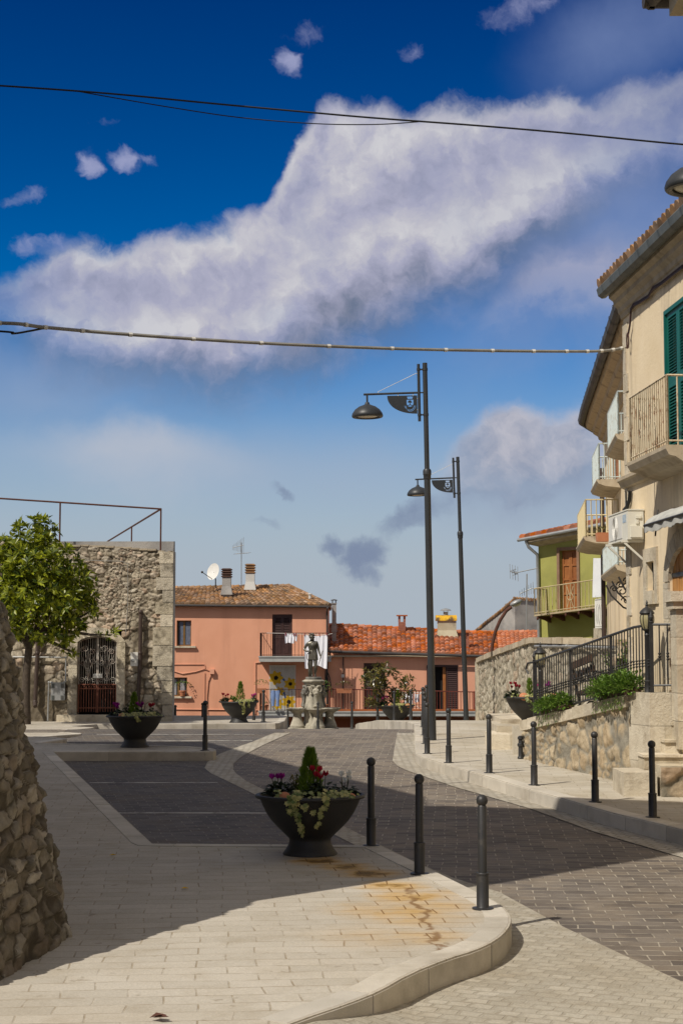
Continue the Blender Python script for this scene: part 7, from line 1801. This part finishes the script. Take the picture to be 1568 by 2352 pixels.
for k in range(22):
    b0 = Vector((P(1425 + R.uniform(-8, 8), 1600, 26.0).x, 26.0, tz(26))); e = P(R.uniform(1378, 1472), R.uniform(1455, 1560), 26 + R.uniform(-.3, .3)); m = b0.lerp(e, .5) + Vector((0, 0, .12)); pts = [b0, m, e]; sb.tube(pts, [.01, .007, .003], 4)
    for q in range(17):
        s = R.uniform(.3, 1); p = (b0.lerp(m, s * 2) if s < .5 else m.lerp(e, s * 2 - 1)) + rdir() * .03; leaf(mb, p, (rdir() + Vector((0, 0, .2))).normalized(), rdir(), .085, .026, R.random())
mb.build('foliage', M['leaf_hedge'], t); sb.build('stem', M['bark'], t)
# entrance steps and plinth at bottom right
es = thing('entrance_steps', 'limestone steps and rubble base leading up beside the pillar', 'steps', (4.3, 22, zr(22))); mb = MB()
zz = P(1465, 1770, 21.7).z
mb.box(P(1424, 1780, 21.75).x, P(1508, 1780, 21.5).x, 21.5, 22.39, zr(21.5) - .2, zz - .01, .3)
for (u0, vt, vb, y) in ((1478, 1733, 1768, 21.95), (1526, 1699, 1735, 22.15), (1545, 1660, 1702, 22.3)):
    zt_, zl_ = P(1500, vt, y).z, P(1500, vb, y).z; mb.box(P(u0, vt, y).x, 6.2, y, 22.395, zl_, zt_ - .04, R.random()); mb.box(P(u0, vt, y).x - .02, 6.2, y - .03, 22.392, zt_ - .037, zt_, R.random())
mb.build('treads', M['limestone'], es, fix=True)
rubble('base', M['rubble_low'], [(4.19, 21.42, zr(21.4) - .1), (6.2, 21.42, zr(21.4) - .1)], [(4.19, 21.42, P(1530, 1762, 21.42).z), (6.2, 21.42, P(1530, 1762, 21.42).z)], res=.02, sw=.4, sh=.3, depth=.05, seed=41, parent=es, gapw=.3, rough=.03)
mb = MB(); mb.box(4.21, 6.2, 21.45, 21.94, zr(21.4) - .2, P(1530, 1760, 21.4).z, .4); mb.build('landing', M['limestone'], es)
sp = thing('gate_pier', 'pale limestone gate pier with moulded cap at the right edge', 'pier', (4.9, 22, -1)); mb = MB(); z = -1.3
x0 = P(1549, 1500, 22.1).x
for k in range(5): h = .38; mb.box(x0, x0 + .5, 21.98, 22.38, z, z + h - .006, R.random()); z += h
mb.build('shaft', M['limestone'], sp); mb = MB(); mb.box(x0 - .05, x0 + .55, 21.93, 22.4, z, z + .1, .5); mb.box(x0 - .09, x0 + .59, 21.89, 22.41, z + .1, z + .24, .7); mb.build('cap', M['limestone'], sp)

# ================================================================ ROOF CORNER TOP RIGHT
nh = thing('house', 'neighbouring house of which only the dark gutter corner shows top right', 'house', (4, 10, -2.2))
q = P(1474, 12, 13.0); xw = q.x + .52
mb = MB(); mb.box(xw, xw + 6, 4, 12.5, -2.3, q.z - .05); mb.build('wall', M['beige'], nh)
zc_ = P(1540, 37, 12.7).z; mb = MB(); mb.box(P(1536, 37, 12.7).x, xw + 6, 4, 12.7, zc_, q.z + .03); mb.box(P(1536, 37, 12.7).x + .12, xw + 6, 4, 12.6, zc_ - .12, zc_ - .002); mb.build('cornice', M['cornice'], nh)
mb = MB(); mb.tube([(q.x + .07, 13.0, q.z + .03), (q.x + .07, 4, q.z + .03)], .075, 10); mb.tube([(q.x + .0, 12.95, q.z + .03), (xw + 6, 12.95, q.z + .03)], .075, 10); mb.build('gutter', M['darkgutter'], nh, smooth=True)
mb = MB(); tile_roof(mb, (q.x + .1, 4, q.z + .1), (q.x + .1, 12.95, q.z + .1), (q.x + 4, 12.95, q.z + 1.3), (q.x + 4, 4, q.z + 1.3), .21, .4, .07, 61); mb.quad((q.x + .1, 4, q.z + .07), (q.x + 4, 4, q.z + 1.25), (q.x + 4, 12.95, q.z + 1.25), (q.x + .1, 12.95, q.z + .07)); mb.build('roof', M['tile_old'], nh, smooth=True)
FN = Frame((xw, 12.5, 0), (0, -1, 0), (-1, 0, 0))
for a, z in ((.9, -.6), (3.4, -.6), (.9, 2.2), (3.4, 2.2)):
    mb = MB(); FN.box(mb, a - .14, a + 1.14, 0, .05, z - .14, z + 1.74); w_ = mb.build('window', M['limestone'], nh)
    for a2 in (a, a + .51):
        mb = MB(); louvre(mb, FN, a2, a2 + .49, z, z + 1.6, .09, 22, .06); mb.build('shutter', M['shutter_green'], w_)
mb = MB(); FN.box(mb, 0, 8.5, .002, .06, -2.3, -1.35); mb.build('plinth', M['limestone'], nh)
# scattered leaves
for i, (u, v, l) in enumerate(((436, 2278 - 0, 'yellow leaf'), (688, 2216, 'orange leaf'), (415, 2044, 'yellow leaf'), (250, 1966, 'yellow leaf'))): pass
dl = thing('fallen_leaf', 'dry curled brown leaf on the sunny pavement at the bottom edge', 'leaf', gl(343, 2346)); c = Vector(dl.location); mb = MB()
for k in range(2): leaf(mb, c + Vector((.02 * k, 0, .02)), Vector((1, .3 - .6 * k, .25)).normalized(), Vector((0, 0, 1)), .10, .07, .9)
mb.build('blade', M['rust'], dl)
for (u, v, l) in ((251, 1967, 'small yellow leaf in the pavement shade nearest the parking bay'), (415, 2044, 'small yellow leaf in the pavement shade near the sunlight edge')):
    c = gl(u, v); mb = MB(); leaf(mb, c + Vector((0, 0, .012)), Vector((1, .2, .12)).normalized(), Vector((0, 0, 1)), .075, .05, .9); o = mb.build('fallen_leaf', M['yellow']); tag(o, l, 'leaf')
# ================================================================ CAMERA, SUN, SKY
cam = bpy.data.cameras.new('camera'); co = bpy.data.objects.new('camera', cam); COL.objects.link(co)
cam.sensor_fit = 'VERTICAL'; cam.sensor_height = 24.0; cam.lens = FPX / 2352.0 * 24.0; cam.clip_end = 6000
co.rotation_euler = (PI / 2 + TILT, 0, 0); scene.camera = co
SUN = Vector((-.64, -.60, 1.0)).normalized()
sl = bpy.data.lights.new('sun', 'SUN'); sl.energy = 4.3; sl.angle = math.radians(.53); sl.color = (1.0, .93, .82)
so_ = bpy.data.objects.new('sun', sl); COL.objects.link(so_); so_.rotation_euler = SUN.to_track_quat('Z', 'Y').to_euler()
w = bpy.data.worlds.new('World'); scene.world = w; w.use_nodes = True; t = w.node_tree; g = NG(t)
bg = [n for n in t.nodes if n.type == 'BACKGROUND'][0]
sky = g.n('ShaderNodeTexSky'); sky.sky_type = 'NISHITA'; sky.sun_disc = False
sky.sun_elevation = math.asin(SUN.z); sky.sun_rotation = math.atan2(SUN.x, SUN.y); sky.altitude = 700; sky.air_density = 1.0; sky.dust_density = .6; sky.ozone_density = 2.5
tc = g.n('ShaderNodeTexCoord'); dirv = tc.outputs['Generated']
gm = g.n('ShaderNodeGamma'); g.l(sky.outputs[0], gm.inputs[0]); gm.inputs[1].default_value = SKYG
hs_ = g.n('ShaderNodeHueSaturation'); hs_.inputs['Saturation'].default_value = SKYS; hs_.inputs['Value'].default_value = SKYV; g.l(gm.outputs[0], hs_.inputs['Color'])
sepn = g.n('ShaderNodeSeparateXYZ'); g.l(dirv, sepn.inputs[0])
# azimuth / elevation plane, in radians
az = g.math('ARCTAN2', sepn.outputs[0], sepn.outputs[1]); el = g.math('ARCSINE', sepn.outputs[2])
cmb = g.n('ShaderNodeCombineXYZ'); g.l(az, cmb.inputs[0]); g.l(el, cmb.inputs[1]); pv = cmb.outputs[0]
def AE(u, v): d = ray(u, v).normalized(); return math.atan2(d.x, d.y), math.asin(d.z)
PXR = 1 / FPX
def warp(vec, amt, sc, seed):
    nz = g.n('ShaderNodeTexNoise'); nz.inputs['Scale'].default_value = sc; nz.inputs['Detail'].default_value = 5; nz.inputs['Roughness'].default_value = .6
    g.l(g.vmath('ADD', vec, (seed, seed * .7, 0)), nz.inputs['Vector'])
    d = g.vmath('SCALE', g.vmath('SUBTRACT', nz.outputs['Color'], (.5, .5, .5))); g.t.nodes[-1].inputs['Scale'].default_value = amt
    return g.vmath('ADD', vec, d)
def field(blobs, vec):
    tot = None
    for (u, v, rx, ry, rot, s) in blobs:
        a, e = AE(u, v)
        mp = g.n('ShaderNodeMapping'); mp.vector_type = 'TEXTURE'; mp.inputs['Location'].default_value = (a, e, 0); mp.inputs['Rotation'].default_value = (0, 0, math.radians(rot)); mp.inputs['Scale'].default_value = (rx * PXR, ry * PXR, 1)
        g.l(vec, mp.inputs['Vector'])
        ln = g.vmath('LENGTH', mp.outputs[0], out=1)
        k = g.mapr(ln, 1.12, .12, 0, s, True)
        tot = k if tot is None else g.math('MAXIMUM', tot, k)
    return tot
K = 1.0 / STR
def C(r, gg, b): return (r * K, gg * K, b * K)
big = warp(pv, .03, 18, 3.0); fine = warp(big, .014, 70, 9.0)
n_big = g.noise(big, 11, 5, .55); n_mid = g.noise(fine, 27, 9, .6); n_lit = g.noise(g.vmath('ADD', fine, (-.008, .014, 0)), 27, 6, .58)
bs = g.n('ShaderNodeSeparateXYZ'); g.l(big, bs.inputs[0])
azf = g.mapr(bs.outputs[0], -.26, .26, 0, 1)
elp = g.math('ADD', bs.outputs[1], 0.0)
def elev(v): return AE(784, v)[1]
def bandc(tab, crisp, softb, amp):
    """cloud whose top and base heights follow the compass direction: (u, top, base, strength)"""
    r = g.n('ShaderNodeValToRGB'); r.color_ramp.interpolation = 'LINEAR'; e = r.color_ramp.elements
    for i, (u, vt, vb, s) in enumerate(tab):
        p = (AE(u, (vt + vb) / 2)[0] + .26) / .52
        if i == 0: x = e[0]; x.position = p
        elif i == len(tab) - 1: x = e[-1]; x.position = p
        else: x = e.new(p)
        x.color = (elev(vt) * 2, elev(vb) * 2, s, 1)
    g.l(azf, r.inputs[0]); sp = g.n('ShaderNodeSeparateColor'); g.l(r.outputs[0], sp.inputs[0])
    top, bot = g.math('MULTIPLY', sp.outputs[0], .5), g.math('MULTIPLY', sp.outputs[1], .5)
    e2 = g.math('ADD', elp, g.math('MULTIPLY', g.math('SUBTRACT', n_mid, .5), amp))
    a = g.mapr(g.math('SUBTRACT', top, e2), -.3 * crisp, crisp, 0, 1, True); b = g.mapr(g.math('SUBTRACT', e2, bot), -.4 * softb, softb, 0, 1, True)
    al = g.math('MULTIPLY', g.math('MULTIPLY', a, b), sp.outputs[2], clamp=True)
    t = g.math('DIVIDE', g.math('SUBTRACT', top, e2), g.math('MAXIMUM', g.math('SUBTRACT', top, bot), .004), clamp=True)
    return al, t
horizon = g.mapr(el, math.radians(12.5), math.radians(2.0), 0, .97, True)
skyc = hs_.outputs[0]
skyc = g.mix(1.0, skyc, g.mix(g.mapr(el, math.radians(12), math.radians(23)), (1, 1, 1), (.62, .60, .78)), 'MULTIPLY')
skyc = g.mix(horizon, skyc, C(.395, .45, .52))
veilc = g.n('ShaderNodeValToRGB'); ve = veilc.color_ramp.elements; ve[0].position = .12; ve[1].position = .30
ve[0].color = (*C(.36, .415, .53), 1); ve[1].color = (*C(.215, .285, .50), 1); g.l(el, veilc.inputs[0])
veil = field([(1480, 520, 400, 460, 10, .78), (1150, 760, 420, 200, 15, .35), (700, 1080, 560, 120, 0, .42), (1250, 1120, 420, 190, 0, .6), (120, 880, 380, 130, 0, .45), (1460, 70, 330, 150, 15, .6)], big)
skyc = g.mix(g.math('MULTIPLY', veil, g.mapr(n_big, .25, .75, .5, 1.1), clamp=True), skyc, veilc.outputs[0])
# low white bank, clouds by the lamps, the right-hand cloud
a1_, t1_ = bandc([(-60, 985, 1080, .3), (90, 985, 1110, .55), (250, 968, 1160, .85), (380, 965, 1160, .85), (520, 1005, 1130, .6), (680, 1050, 1100, .1)], .022, .05, .022)
skyc = g.mix(a1_, skyc, C(.50, .52, .585))
a2_, t2_ = bandc([(980, 1090, 1170, .0), (1070, 990, 1190, .7), (1130, 940, 1190, .9), (1200, 915, 1180, .95), (1260, 945, 1170, .85), (1330, 925, 1180, .9), (1420, 980, 1160, .5)], .014, .04, .026)
skyc = g.mix(a2_, skyc, g.mix(g.mapr(g.math('ADD', t2_, g.math('MULTIPLY', g.math('SUBTRACT', n_lit, n_mid), 1.5)), .15, .75), C(.50, .49, .55), C(.25, .29, .40)))
a3_, t3_ = bandc([(1060, 740, 800, .0), (1130, 660, 800, .6), (1200, 590, 790, .8), (1280, 545, 770, .85), (1380, 530, 770, .85), (1500, 560, 740, .6)], .02, .06, .03)
skyc = g.mix(g.math('MULTIPLY', a3_, .85), skyc, g.mix(g.mapr(g.math('ADD', g.math('ABSOLUTE', g.math('SUBTRACT', t3_, .5)), g.math('SUBTRACT', n_lit, n_mid)), .08, .42), C(.44, .43, .53), C(.255, .29, .45)))
sm = field([(288, 366, 62, 60, 35, .85), (200, 380, 40, 48, 60, .7), (652, 158, 56, 44, 20, .75), (60, 458, 110, 36, 25, .62), (264, 275, 50, 30, 0, .5), (345, 362, 60, 34, 0, .55), (700, 85, 100, 44, 10, .5), (960, 112, 70, 36, 0, .5), (1200, 22, 150, 60, 10, .6), (110, 565, 130, 44, 10, .55)], fine)
sm = g.math('MULTIPLY', g.mapr(g.math('ADD', sm, g.math('MULTIPLY', g.math('SUBTRACT', n_mid, .5), 1.5)), .30, 1.0, 0, 1, True), .8)
skyc = g.mix(sm, skyc, C(.38, .40, .60))
# the main cloud
a4_, t4_ = bandc([(-120, 700, 838, 0.15), (40, 640, 838, 0.5), (110, 590, 868, 0.8), (180, 555, 888, 0.9), (300, 575, 913, 0.95), (430, 540, 933, 1), (520, 515, 933, 1), (600, 490, 923, 1), (645, 400, 918, 1), (680, 290, 908, 1), (715, 240, 898, 1), (770, 222, 878, 1), (850, 228, 818, 1), (930, 255, 783, 1), (1010, 232, 753, 1), (1100, 240, 718, 0.95), (1200, 222, 658, 0.9), (1290, 200, 578, 0.85), (1350, 225, 508, 0.7), (1430, 215, 458, 0.6), (1568, 180, 458, 0.5)], .012, .042, .032)
br = g.n('ShaderNodeValToRGB'); e = br.color_ramp.elements; e[0].position = 0; e[0].color = (.78,) * 3 + (1,); e[1].position = 1; e[1].color = (.05,) * 3 + (1,)
for p_, c_ in ((.12, .90), (.32, .62), (.50, .70), (.66, .92), (.80, .55), (.90, .22)):
    x = e.new(p_); x.color = (c_, c_, c_, 1)
g.l(g.math('ADD', g.math('MULTIPLY', t4_, 1.16), g.math('MULTIPLY', g.math('SUBTRACT', n_big, .5), .35)), br.inputs[0])
sb = g.n('ShaderNodeSeparateColor'); g.l(br.outputs[0], sb.inputs[0])
bri = g.math('ADD', sb.outputs[0], g.math('MULTIPLY', g.math('SUBTRACT', n_mid, n_lit), 1.1), clamp=True)
rp_ = g.n('ShaderNodeValToRGB'); e = rp_.color_ramp.elements
e[0].position = 0.0; e[0].color = (*C(.155, .19, .28), 1); e[1].position = 1.0; e[1].color = (*C(.61, .605, .64), 1)
for p_, c_ in ((.35, (.29, .305, .42)), (.62, (.40, .405, .53)), (.85, (.52, .515, .58))):
    x = e.new(p_); x.color = (*C(*c_), 1)
g.l(bri, rp_.inputs[0])
skyc = g.mix(g.math('MULTIPLY', a4_, g.mapr(n_big, .28, .5, .80, 1)), skyc, rp_.outputs[0])
dk = field([(840, 1270, 120, 80, 20, 1.0), (765, 1255, 70, 45, 0, .8), (830, 1310, 90, 50, 0, .8), (960, 1175, 200, 60, 25, .7), (660, 1140, 60, 26, -30, .7), (620, 1203, 90, 22, 0, .5), (1130, 1140, 300, 60, 0, .5)], fine)
dk = g.mapr(g.math('ADD', dk, g.math('MULTIPLY', g.math('SUBTRACT', n_mid, .5), 1.1)), .30, 1.0, 0, .9, True)
skyc = g.mix(dk, skyc, C(.19, .24, .36))
away = g.mapr(sepn.outputs[1], .90, .72, 0, 1, True)
fill_cloud = g.mapr(g.noise(dirv, 2.2, 5, .6), .40, .60, .25, 1, True)  # unseen pale cloud added outside the view to lift and neutralise the fill light
up_ = g.mapr(sepn.outputs[2], .0, .12, .4, 1)
skyc = g.mix(g.math('MULTIPLY', away, g.math('MULTIPLY', fill_cloud, up_)), skyc, C(.45, .445, .45))
g.l(skyc, bg.inputs['Color']); bg.inputs['Strength'].default_value = STR
w.name = 'sky'
scene.view_settings.view_transform = 'Standard'; scene.view_settings.look = 'None'; scene.view_settings.exposure = EXPO; scene.view_settings.gamma = 1
scene.cycles.max_bounces = 6; scene.cycles.diffuse_bounces = 3; scene.cycles.transparent_max_bounces = 8
